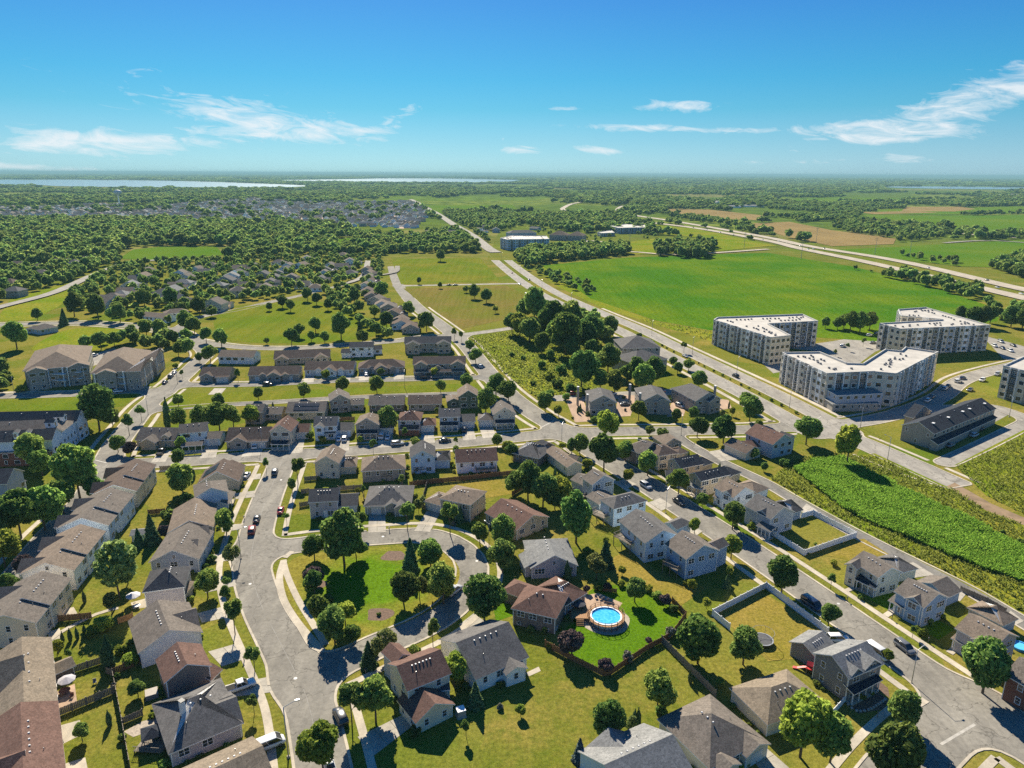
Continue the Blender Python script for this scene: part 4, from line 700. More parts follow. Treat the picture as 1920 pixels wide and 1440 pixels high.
# --- far side of the diagonal street
H('grey two-storey house with red-brown roof by the large intersection','red','bgrey',(1449,832,1487,823,5.6,(1406,810),'y',.55),(1478,822,1490,818,5.2,4,'y',.6,'NV',0,'dkgrey'))
H('low cream garage house beside the red-brown roofed house','brown','cream',(1399,849,1426,842,3.0,(1360,832),'y',.5,'N'),(1402,838,1432,836,2.9,6,'x',.4,'NV',0,'red'))
for k,(a,b,c,lab) in enumerate((((1107,753),(1155,753),(1082,732),'two tall chimneys, with red pickup alongside'),((1206,751),(1256,751),(1179,727),'two tall chimneys, between two like duplexes'),((1305,751),(1351,746),(1270,726),'two chimneys, beside the arterial road'))):
    h=H('grey two-storey duplex with hip roof and '+lab,'grey','stone',(*a,*b,6.0,c,'j',.55),(a[0]+26,a[1]+1,b[0],b[1]+1,5.9,5,'j',.5,'V')); h.porch(a[0],a[1]+13,b[0],b[1]+13,3.0,1.8,'navy',5)
    for f in ((.15,.85) if k<2 else (.3,)):
        x=c[0]+(a[0]-c[0])*f+(-2 if k<2 else 60); y=c[1]+(a[1]-c[1])*f; ch=h.box('chimney',x,y,0,.75,.9,8.3,'w_stone',.3,6.0); h.box('chimney_cap',x,y,8.3,.85,1.0,.18,'trim',.3,6.0)
h=H('large grey two-storey apartment house between the woods and the arterial road','grey','stone',(1167,652,1238,651,6.6,(1130,636),'k',.42),(1190,682,1251,672,6.4,(1172,664),'k',.42),name='apartment_house',cat='house')
# --- duplex rows beyond
DUP='brown-roofed duplexes with double garages'
H('brown-roofed duplex ranch standing behind the other duplexes','brown','tan',(514,672,617,668,3.3,11,'x',.5),(516,674,540,673,3.2,5,'y',.5,'V'),(590,671,615,669,3.2,5,'y',.5,'V'))
for x0,y0,x1,y1,w,lab in ((466,703,559,701,'taupe','with dark brick front, first along the lane'),(571,693,662,692,'white','with white garage doors at both ends'),(672,690,758,687,'taupe','with hip ends and a white car parked in front')):
    q=lambda f:x0+(x1-x0)*f; H('brown-roofed duplex ranch '+lab,'brown',w,(x0,y0,x1,y1,3.2,11,'x' if x0<670 else 'k',.5,'G0'),(q(.36),y0+2,q(.64),y1+3,3.2,5,'y',.55,'V'),(q(.22),y0,q(.34),y1+1,3.3,4,'y',.55,'NV'),(q(.68),y0,q(.8),y1+1,3.3,4,'y',.55,'NV'))
H('two-storey brown townhouses with three small front gables by the street','brown','taupe',(775,682,872,681,5.6,10,'x',.5),(778,684,800,684,5.6,3,'y',.55,'V'),(846,683,870,683,5.6,3,'y',.55,'V'),(806,692,836,692,3.2,3,'y',.5,'V'),name='townhouse_row',cat='townhouse').porch(776,697,870,696,2.9,1.5,None,6)
H('two-storey grey-roofed townhouses with four white garage doors','dkgrey','tan',(759,643,845,642,5.6,10,'x',.5,'G0'),(762,646,786,646,5.6,3,'y',.5,'V'),(820,645,844,644,5.6,3,'y',.5,'V'),name='townhouse_row',cat='townhouse')
H('white two-storey farmhouse with low wings beside the park','dkgrey','white',(656,651,699,650,5.6,8,'x',.5),(640,661,657,661,2.9,6,'x',.5),(699,655,716,654,2.9,6,'x',.5))
H('brown ranch house with white garage door facing the lane','brown','taupe',(374,704,428,704,3.0,11,'x',.5,''),(377,705,398,705,3.0,4,'y',.55,'V'),(404,707,428,706,2.9,2,'x',.3,'g0NV'))
H('white ranch house with tan roof behind the brown ranch house','tan','white',(409,668,474,669,4.0,10,'x',.45),(430,663,450,668,3.0,6,'y',.4))
H('grey-blue house with hip roof alone beside the grassy bank','taupe','bgrey',(74,618,108,612,3.4,9,'k',.5),(48,616,74,616,3.0,6,'k',.4))
H('white house with tan roof at the park street corner','tan','white',(264,592,310,596,3.6,9,'x',.45),(310,588,354,584,4.0,9,'k',.45))
# --- rows of houses among the trees farther off
RW=random.Random(3)
COLN=dict(tan='tan',brown='brown',taupe='grey-brown',grey='grey',ltgrey='light grey',white='white',stone='stone-coloured',ltblue='pale blue',cream='cream',bgrey='blue-grey')
def row(pts,label,group,roofs,walls,w=(11,14),typ='y',z=3.2):
    for x,y in pts:
        wm=RW.uniform(*w); zz=z if isinstance(z,(int,float)) else RW.choice(z); s=scale_at(gp(x,y,zz)); dx=wm/s/2; t=RW.choice(typ)
        rf,wl=RW.choice(roofs),RW.choice(walls); lb='%s-roofed %s '%(COLN[rf],COLN[wl])+label.split(' ',1)[1] if label.startswith('pale') or label.startswith('brown') else '%s-roofed %s '%(COLN[rf],COLN[wl])+label; h=House('house',lb,'house',rf,wl,group+', '+COLN[rf]+' roof, '+COLN[wl]+' walls');
        h.wing(x-dx,y+RW.uniform(-.6,.6),x+dx,y+RW.uniform(-.6,.6),zz,RW.uniform(10,13),t,.5,'V'); 
        if RW.random()<.8: h.wing(x+dx,y+1,x+dx*1.9,y+1,2.9,7,RW.choice('xk'),.45,'NV')
row([(685,505),(688,512),(690,519),(692,527),(683,536),(688,546),(697,556),(702,563),(716,571),(728,577),(735,588),(745,602),(752,609),(770,616)],'brown attached house in the stepped row beside the field street','stepped row of houses by the field',('tan','brown','taupe'),('taupe','white','stone'),(9,12),'y')
row([(498,538),(505,528),(513,520),(522,512),(530,505),(537,498),(600,523),(607,512),(612,506),(616,497)],'pale gabled house in the two rows north of the park','gabled houses north of the park',('taupe','grey'),('white','stone','ltblue'),(9,11),'y')
row([(232,548),(205,558),(190,562),(180,572),(240,535),(250,525),(262,518),(270,508),(222,552),(315,545),(325,537),(340,530),(345,520),(350,568),(300,550),(318,560),(395,570),(405,535),(420,526),(432,518),(440,512),(445,545),(460,535),(448,503),(365,505),(380,510),(335,512),(395,497)],'pale-roofed house among the trees west of the park','houses among the trees west of the park',('taupe','grey','tan','ltgrey'),('white','stone','ltblue','cream'),(11,15),'xyk',(3.2,3.2,5.4))
row([(15,500),(70,500),(72,512),(18,545),(30,495),(110,490),(135,492),(10,530),(160,486)],'house half hidden by trees at the far left road','houses by the far left road',('taupe','grey','brown'),('white','stone','ltblue'),(12,15),'xk',(3.2,5.4))
row([(640,478),(520,492),(560,498),(575,485),(655,490),(470,500),(490,515),(545,520),(565,535),(590,540),(640,500),(655,512)],'house roof between trees beyond the gabled rows','houses beyond the gabled rows',('taupe','grey','tan'),('white','stone'),(11,14),'xyk')
row([(822,432),(835,428),(808,437),(846,435),(700,442),(712,445),(752,440),(775,441),(790,440),(690,446),(1000,428),(930,430),(912,425),(900,432)],'small house near the far arterial road','houses near the far arterial road',('grey','taupe'),('white','stone','bgrey'),(12,16),'xyk',(3.2,5.4))
M['parapet']=simple('parapet_cap',(.46,.45,.42),.6,.1)
# ------------------------------------------------------------------ flat-roofed apartment buildings
def facade_building(label,poly,z,mats,storeys,group=None,name='apartment_building',front=None,units=True,cat='apartment building'):
    """poly: roof-corner pixels at height z, counter-clockwise from above"""
    pts=[gp(x,y,z).to_2d() for x,y in poly]; ar=sum(pts[i].x*pts[(i+1)%len(pts)].y-pts[(i+1)%len(pts)].x*pts[i].y for i in range(len(pts)))
    if ar<0: pts.reverse()
    c=sum(pts,Vector((0,0)))/len(pts); root=empty(name,(c.x,c.y,0)); tag(root,label,cat,group); q=[p-c for p in pts]; n=len(q)
    for p in pts: FOOT.append((p.x,p.y,9))
    FOOT.append((c.x,c.y,14))
    b=MB()
    for i in range(n): a,e=q[i],q[(i+1)%n]; b.face(((*a,0),(*e,0),(*e,z+.6),(*a,z+.6)))
    link('wall',b.mesh('wall',M[mats[0]]),root)
    tri=tessellate_polygon([[Vector((p.x,p.y,0)) for p in q]]); b=MB(); b.v=[(p.x,p.y,z) for p in q]
    for t in tri:
        a,d,e=(q[i] for i in t); b.f.append(tuple(t) if (d-a).cross(e-a)>0 else tuple(reversed(t))); b.m.append(0)
    ro=link('roof',b.mesh('roof',M['membrane']),root)
    for i in range(n):     # parapet
        a,e=q[i],q[(i+1)%n]; u=(e-a); L=u.length; u/=L; b=MB(); b.box(-.05,L+.05,-.08,.35,z+.01,z+.75+.15*(i%2)); link('parapet',b.mesh('parapet',M['parapet']),root,(a.x,a.y,0),math.atan2(u.y,u.x))
    if units:
        bx=MB(); bx.box(-.42,.42,-.38,.38,0,.75,0,.04,.04); um=bx.mesh('rooftop_unit',M['w_dkgrey'])
        for i in range(n):
            a,e=q[i],q[(i+1)%n]; L=(e-a).length
            if L<18: continue
            u=(e-a)/L; nn=Vector((-u.y,u.x))
            for k in range(int(L/2.4)):
                t=4+k*2.4
                if t>L-4 or RW.random()<.45: continue
                p=a+u*t+nn*RW.uniform(6.5,8.5); 
                if inpoly([p.x],[p.y],[tuple(w) for w in q])[0]: link('rooftop_unit',um,ro,(p.x,p.y,z+.01),math.atan2(u.y,u.x))
    H1=z/storeys
    bayw=3.3; 
    for i in range(n):
        a,e=q[i],q[(i+1)%n]; u=(e-a); L=u.length; u/=L; nn=Vector((u.y,-u.x)); rz=math.atan2(u.y,u.x)
        if nn.dot((-c-(a+e)/2).normalized())<.03 or L<3: continue
        nb=max(1,int(L/bayw)); bw=L/nb
        for k in range(nb):
            t0=bw*k; kind='win' if L<14 or k in (0,nb-1) else ('balc','win','panel')[(k-1)%3]
            ctr=a+u*(t0+bw/2)
            if kind=='panel':
                b=MB(); b.box(-bw/2+.15,bw/2-.15,-.22,0,.3,z+.9); link('wall_panel',b.mesh('wall_panel',M[mats[1+(k//3)%(len(mats)-1)]]),root,(ctr.x,ctr.y,0),rz); off=-.225
            else: off=-.005
            if kind=='balc':
                b=MB(); b.box(-bw/2+.1,bw/2-.1,-.03,0,.4,z-.1); link('balcony_recess',b.mesh('balcony_recess',M['darktrim']),root,(ctr.x,ctr.y,0),rz)  # flat dark panel on the wall, its colour painting a balcony recess's shade
                for s in (-1,1): b=MB(); b.box(-.2,.2,-.9,0,.0,z+.5); link('column',b.mesh('column',M['trim']),root,(ctr.x+u.x*s*(bw/2),ctr.y+u.y*s*(bw/2),0),rz)
            for f in range(storeys):
                zc=H1*f+H1*.55
                p=ctr-nn*off
                if kind=='balc':
                    b=MB(); b.box(-bw/2+.16,bw/2-.16,-.85,-.035,-.12,.05); b.box(-bw/2+.16,bw/2-.16,-.85,-.78,.95,1.03)
                    for j in range(5): x=-bw/2+.25+(bw-.5)*j/4; b.box(x-.03,x+.03,-.84,-.79,.05,.95)
                    link('balcony',b.mesh('balcony',M['metal']),root,(ctr.x,ctr.y,H1*f+.35),rz)
                    w=link('window',WIN[1][0],root,(ctr.x+nn.x*.035,ctr.y+nn.y*.035,zc),rz,(1,1,1.25)); link('pane',WIN[1][1],w)
                else:
                    w=link('window',WIN[1 if bw>2.6 else 0][2],root,(p.x,p.y,zc),rz,(1.25,1,1.35)); 
    return root,c
AG='four-storey flat-roofed apartment buildings'
facade_building('L-shaped flat-roofed apartment building along the arterial road, beside the soybean field',[(1338,601),(1446,635),(1483,631),(1440,609),(1534,604),(1505,591),(1345,597)],14,['w_cream','w_white','w_bgrey','w_dkgrey'],4)
facade_building('V-shaped white-roofed apartment building with blue glass entrance',[(1466,663),(1551,703),(1640,699),(1681,703),(1759,662),(1698,653),(1690,660),(1660,657),(1618,684),(1587,683),(1536,662)],14,['w_cream','w_white','w_taupe','w_dkgrey'],4)
facade_building('L-shaped flat-roofed apartment building with blue panels behind the parking lot',[(1649,608),(1690,619),(1857,612),(1736,578),(1684,582),(1690,594),(1768,601)],14,['w_cream','w_bgrey','w_white','w_dkgrey'],4)
facade_building('grey flat-roofed apartment building at the right photo edge',[(1881,688),(1960,707),(2060,690),(1990,655),(1925,668)],14,['w_cream','w_taupe'],4)
# low entrance pavilion of the V-shaped building
h=H('low blue-grey entrance pavilion with rounded canopy at the V-shaped apartments','ltgrey','bgrey',(1570,741,1656,737,7.2,10,'s',.02,'',0,None,None,.2,.3),(1562,757,1648,756,3.5,8,'s',.02,'',0,None,'stone',.4,.2),name='entrance_pavilion',cat='pavilion')
h=H('navy-roofed row of attached townhouses with white skylights','navy','taupe',(1751,812,1866,765,6.2,(1700,793),'x',.5),(1758,832,1868,782,3.0,2.5,'s',.4,'GNV'),(1712,782,1745,770,6.0,3,'y',.5,'NV'),name='townhouse_row',cat='townhouse')
for x,y in ((1750,794),(1778,783),(1805,772),(1818,767),(1846,757)): h.box('skylight',x,y,7.9,1.2,.9,.25,'trim',.7,7.9)
facade_building('pale blue and white four-storey apartments at the end of the arterial road',[(938,447),(952,450),(1030,449),(1024,443),(960,442)],13,['w_ltblue','w_bgrey','w_white'],4)
H('brown two-storey apartment house behind the pale blue apartments','brown','taupe',(1030,440,1062,441,8,22,'k',.5,'V'),name='apartment_house',cat='house'); H('brown gabled apartment house nearest the office building','brown','taupe',(1064,441,1092,442,8,22,'k',.5,'V'),name='apartment_house',cat='house'); H('long grey apartment house behind the white-blue apartments','grey','bgrey',(955,437,1006,436,8,18,'k',.4,'V'),name='apartment_house',cat='house')
facade_building('low glassy office building near the highway',[(1142,424),(1160,428),(1212,427),(1205,418),(1180,420)],9,['w_bgrey','w_dkgrey'],2,None,'office_building',None,False,'office'); facade_building('small white-roofed shop near the office building',[(1120,436),(1128,438),(1153,437),(1146,432)],5,['w_stone','w_taupe'],1,None,'shop_building',None,False,'shop')
H('white barn with pale roof in the far fields','ltgrey','white',(1340,381,1356,381,5,25,'y',.5,'NV'),name='barn',cat='barn'); H('small white house in the trees beyond the tilled field','ltgrey','white',(1614,424,1630,425,4.5,14,'x',.4,'V'))
H('long low white farm shed in the far fields','ltgrey','white',(1322,387,1390,387,4,30,'x',.2,'NV'),name='farm_shed',cat='shed'); H('long low white greenhouse beside the farm shed','ltgrey','white',(1395,386,1432,386,4,30,'x',.2,'NV'),name='greenhouse',cat='shed')
H('white warehouse among far trees at the right','ltgrey','white',(1866,365,1900,366,8,120,'x',.08,'NV'),name='warehouse',cat='warehouse')
H('long white factory roof on the far plain','ltgrey','white',(1250,351,1285,351,8,120,'x',.06,'NV'),name='warehouse',cat='warehouse'); H('long white storage building beside the far factory','ltgrey','white',(1300,347,1332,347,8,120,'x',.06,'NV'),name='warehouse',cat='warehouse')
# water tower
def water_tower():
    p=gp(224,384); root=empty('water_tower',p); tag(root,'white spheroid water tower rising above the far houses','water tower')
    b=MB(); b.loft([[(r*math.cos(a),r*math.sin(a),zz) for a in [k*math.pi/8 for k in range(16)]] for r,zz in ((5,0),(2.2,5),(2,24),(3.2,27))]); link('stem',b.mesh('stem',M['trim'],True),root)
    b=MB(); b.loft([[(r*math.cos(a),r*math.sin(a),zz) for a in [k*math.pi/10 for k in range(20)]] for r,zz in ((3.2,27),(8,30),(10.5,34),(10.8,36.5),(9.6,40),(6,42.6),(1,43.6))]); link('tank',b.mesh('tank',M['w_bgrey'],True),root)
water_tower()
# ------------------------------------------------------------------ vegetation
def quads_mesh(name,C,Nn,S,mat,core=None,aspect=1.0,rng=RNG,sag=0.0):
    n=len(C); r=rng.normal(size=(n,3)); T=np.cross(Nn,r); T/=np.linalg.norm(T,axis=1,keepdims=True)+1e-9; B=np.cross(Nn,T)
    S=np.asarray(S).reshape(-1,1); T=T*S; B=B*S*aspect; k=rng.uniform(.55,1.0,(n,1))
    V=np.stack([C-T-B*k,C+T*k-B,C+T+B*k,C-T*k+B],1).reshape(-1,3); Fc=np.arange(n*4).reshape(-1,4)
    if core is not None:
        cv,cf=core; Vt=np.concatenate([V,cv]); nf=[tuple(x) for x in Fc]+[tuple(i+len(V) for i in f) for f in cf]
    else: Vt=V; nf=[tuple(x) for x in Fc]
    me=bpy.data.meshes.new(name); me.from_pydata(Vt.tolist(),[],nf); me.materials.append(mat); me.update(); return me
_bm=bmesh.new(); bmesh.ops.create_icosphere(_bm,subdivisions=1,radius=1); ICO_V=np.array([v.co[:] for v in _bm.verts]); ICO_F=[tuple(v.index for v in f.verts) for f in _bm.faces]; _bm.free()
def lobes_crown(name,seed,rx,rz_,zc,nl,nleaf,size,mat,egg=0.0,core=.66,spread=.62,lob=(.27,.5)):
    r=np.random.default_rng(seed); L=[]
    for i in range(nl):
        an=r.uniform(0,2*math.pi); zf=r.uniform(-.8,1.0); q=r.uniform(.35,1.0)**.5*spread; wide=math.sqrt(max(0.0,1-max(zf,0)**2))*(1-.28*max(-zf,0))*(1-egg*max(zf,0))
        L.append((np.array([math.cos(an)*q*rx*wide,math.sin(an)*q*rx*wide,zc+zf*spread*rz_]),r.uniform(*lob)*(rx*.5+rz_*.5)*(1-.3*abs(zf))))
    L.append((np.array([0,0,zc]),.6*min(rx,rz_)))
    C=[];N=[]
    tot=sum(l[1]**2 for l in L)
    for c,R in L:
        k=int(nleaf*1.5*R*R/tot); d=r.normal(size=(k,3)); d/=np.linalg.norm(d,axis=1,keepdims=True); p=c+d*(R*r.uniform(.8,1.08,(k,1)))*np.array([1,1,.92])
        keep=np.ones(k,bool)
        for c2,R2 in L:
            if c2 is not c: keep&=np.linalg.norm(p-c2,axis=1)>R2*.8
        C.append(p[keep]); N.append(d[keep])
    C=np.concatenate(C); N=np.concatenate(N); N=N*.7+r.normal(size=N.shape)*.6; N[:,2]+=.3; N/=np.linalg.norm(N,axis=1,keepdims=True)
    cv=[];cf=[]
    for c,R in L: o=len(cv)*0+sum(len(x) for x in cv); cv.append(c+ICO_V*R*core*(1+r.uniform(-.12,.12,(len(ICO_V),1)))); cf+= [tuple(i+o for i in f) for f in ICO_F]
    return quads_mesh(name,C,N,size*r.uniform(.6,1.25,len(C)),mat,(np.concatenate(cv),cf),.8,r)
def conifer_crown(name,seed,rad,ht,nleaf,mat,tiers=9):
    r=np.random.default_rng(seed); C=[];N=[];
    for i in range(nleaf):
        t=r.uniform(0,1)**1.35; a=r.uniform(0,2*math.pi); tier=(t*tiers)%1.0; R=rad*(1-t)**.85*(.72+.3*(1-tier))*(1+.13*math.sin(a*5+int(t*tiers)*1.7)); rr=R*r.uniform(.55,1.0)**.5
        C.append((rr*math.cos(a),rr*math.sin(a),.5+t*ht-.25*rr*.4)); N.append((math.cos(a)*.6,math.sin(a)*.6,.7))
    C=np.array(C); N=np.array(N)+r.normal(size=(nleaf,3))*.45; N/=np.linalg.norm(N,axis=1,keepdims=True)
    k=10; cv=[];cf=[]
    for j in range(5):
        t=j/4.6
        for i in range(k): a=2*math.pi*i/k; R=rad*(1-t)**.85*.68; cv.append((R*math.cos(a),R*math.sin(a),.45+t*ht))
    for j in range(4):
        for i in range(k): cf.append((j*k+i,j*k+(i+1)%k,(j+1)*k+(i+1)%k,(j+1)*k+i))
    return quads_mesh(name,C,N,r.uniform(.16,.3,nleaf)*rad/2.2*1.15,mat,(np.array(cv),cf),.6,r)
def column_crown(name,seed,mat):
    r=np.random.default_rng(seed); n=1700; t=r.uniform(0,1,n)**1.1; a=r.uniform(0,2*math.pi,n); prof=np.sin(np.clip(t*1.0+.12,0,1.0)*math.pi*.93+.2)**.6*1.05; R=np.clip(prof,.06,2)*(1+.12*np.sin(a*3+t*9)); rr=R*r.uniform(.82,1.05,n)
    C=np.stack([rr*np.cos(a),rr*np.sin(a),.15+t*7.6],1); N=np.stack([np.cos(a),np.sin(a),np.full(n,.4)],1)+r.normal(size=(n,3))*.5; N/=np.linalg.norm(N,axis=1,keepdims=True); cv=[];cf=[];k=8
    for j in range(7):
        tt=j/6.2; q=max(.06,math.sin(min(1,tt+.12)*math.pi*.93+.2)**.6)*.85
        for i in range(k): cv.append((q*math.cos(2*math.pi*i/k),q*math.sin(2*math.pi*i/k),.15+tt*7.4))
    for j in range(6):
        for i in range(k): cf.append((j*k+i,j*k+(i+1)%k,(j+1)*k+(i+1)%k,(j+1)*k+i))
    return quads_mesh(name,C,N,r.uniform(.1,.2,n),mat,(np.array(cv),cf),.8,r)
def trunk_mesh(name,seed,ht,r0,limbs):
    r=random.Random(seed); b=MB(); b.tube((0,0,-.1),(r.uniform(-.1,.1),r.uniform(-.1,.1),ht*.55),r0,r0*.7,7); b.tube((0,0,ht*.55),(0,0,ht),r0*.7,r0*.25,6)
    for i in range(limbs): a=i*2.4+r.uniform(-.4,.4); z=ht*r.uniform(.4,.7); L=ht*r.uniform(.3,.42); b.tube((0,0,z),(math.cos(a)*L*.7,math.sin(a)*L*.7,z+L*.75),r0*.42,r0*.12,5)
    return b.mesh(name,M['bark'],True)
# each kind: crown meshes built for width 6 m; (mesh, nominal width, trunk)
KIND={}
def mk(k,crowns,trunk,wd,ht,mats): KIND[k]=(crowns,trunk,wd,ht,mats)
mk('r',[lobes_crown('crown',i,2.85,3.3,3.85,23,3800,.215,M['lf_mid']) for i in range(7)],trunk_mesh('trunk',1,4.8,.16,5),6.0,7.8,('lf_mid','lf_mid','lf_dark'))
mk('d',[lobes_crown('crown',20+i,2.8,3.8,4.3,24,4000,.205,M['lf_dark'],.35) for i in range(4)],trunk_mesh('trunk',2,5,.18,5),6.0,8.8,('lf_dark',))
mk('y',[lobes_crown('crown',30+i,2.85,2.8,4.0,22,3300,.22,M['lf_yel']) for i in range(3)],trunk_mesh('trunk',3,4.5,.15,5),6.0,7.4,('lf_yel',))
mk('w',[lobes_crown('crown',40+i,2.8,3.1,4.5,20,1600,.22,M['lf_olive'],.2,.5,.72,(.24,.36)) for i in range(2)],trunk_mesh('trunk',4,5.5,.13,6),6.0,7.8,('lf_olive',))
mk('v',[lobes_crown('crown',50+i,2.5,3.4,7.0,11,1500,.27,M['lf_mid'],.2,.62,.66,(.3,.44)) for i in range(3)],trunk_mesh('trunk',5,7.5,.14,4),5.6,10.6,('lf_mid','lf_dark'))
mk('p',[lobes_crown('crown',60+i,2.9,2.3,2.9,14,2200,.21,M['lf_purple']) for i in range(2)],trunk_mesh('trunk',6,3,.15,5),6.0,5.4,('lf_purple',))
mk('b',[lobes_crown('crown',70+i,2.8,1.9,1.7,12,1500,.24,M['lf_mid']) for i in range(3)],trunk_mesh('trunk',7,1.6,.18,5),6.0,3.7,('lf_mid','lf_yel','lf_dark'))
mk('f',[lobes_crown('crown',75+i,2.8,2.3,2.2,12,1700,.24,M['lf_flower']) for i in range(2)],trunk_mesh('trunk',8,1.8,.18,5),6.0,4.6,('lf_flower',))
mk('c',[conifer_crown('crown',80+i,2.6,8.5,2600,M['lf_con']) for i in range(2)],trunk_mesh('trunk',9,6,.17,0),5.2,9.0,('lf_con',))
mk('s',[conifer_crown('crown',84,2.6,8.5,2600,M['lf_blue'])],trunk_mesh('trunk',10,6,.17,0),5.2,9.0,('lf_blue',))
mk('a',[column_crown('crown',90+i,M['lf_con']) for i in range(2)],trunk_mesh('trunk',11,1.5,.12,0),2.2,7.8,('lf_con',))
NM={'r':('tree','tree'),'d':('tree','tree'),'y':('tree','tree'),'w':('tree','tree'),'v':('young_tree','tree'),'p':('tree','tree'),'b':('bush','bush'),'f':('bush','bush'),'c':('conifer_tree','conifer'),'s':('spruce_tree','spruce'),'a':('columnar_evergreen','evergreen')}
DESC={'r':'round green leafy tree','d':'dense dark green tree','y':'yellow-green leafy tree','w':'loose olive-green tree','v':'slender young tree with bare lower trunk','p':'purple-leaved tree','b':'low green bush','f':'pale flowering bush','c':'dark pointed conifer','s':'blue spruce','a':'narrow column-shaped evergreen'}
TR=random.Random(11); NTREE=[0]; CROWNS=[]; TPOS=[]
import re
def short(l):
    t=re.split(r' with | beside | between | cut | under | on | at | facing | standing | by | behind | and | next | just | along | further | half | in |,',l)[0].split(); return ' '.join(t[:9])
def tree(k,x,y,w,zone,world=False,wm=None,label=None):
    crowns,tm,wd,ht,mats=KIND[k]
    if world: p=Vector((x,y,0)); s=wm/wd
    else: p=gp(x,y); s=w*scale_at((p.x,p.y,3))/wd*1.06
    nm,cat=NM[k]; o=empty(nm,p,TR.uniform(0,6.28)); zs=s*TR.uniform(.93,1.1); hk=1.0
    if k in 'rdyw' and not world and w>50: zs*=1.12
    lb=DESC[k]+' '+zone if zone else ''
    if p.y<330:
        q=min(HREG,key=lambda h:(h[0]-p.x)**2+(h[1]-p.y)**2); dd=math.hypot(q[0]-p.x,q[1]-p.y)
        if dd<(17 if zone else 30): lb=DESC[k]+(' near the ' if zone else ' planted against the ')+short(q[2])
    lb=lb or DESC[k]+' planted against a house wall'; tag(o,label or lb,cat,None if label else 'look-alikes: '+lb); TPOS.append((p.x,p.y,wd*s*.4))
    c=link('crown',TR.choice(crowns),o,(0,0,0),0,(s*TR.uniform(.88,1.12),s*TR.uniform(.88,1.12),zs)); c.rotation_euler=(TR.uniform(-.06,.06),TR.uniform(-.06,.06),TR.uniform(0,6.28)); mt=TR.choice(mats)
    if M[mt]!=c.data.materials[0]: c.material_slots[0].link='OBJECT'; c.material_slots[0].material=M[mt]
    link('trunk',tm,o,(0,0,0),0,(s,s,zs)); NTREE[0]+=1; CROWNS.append((k,c)); return o
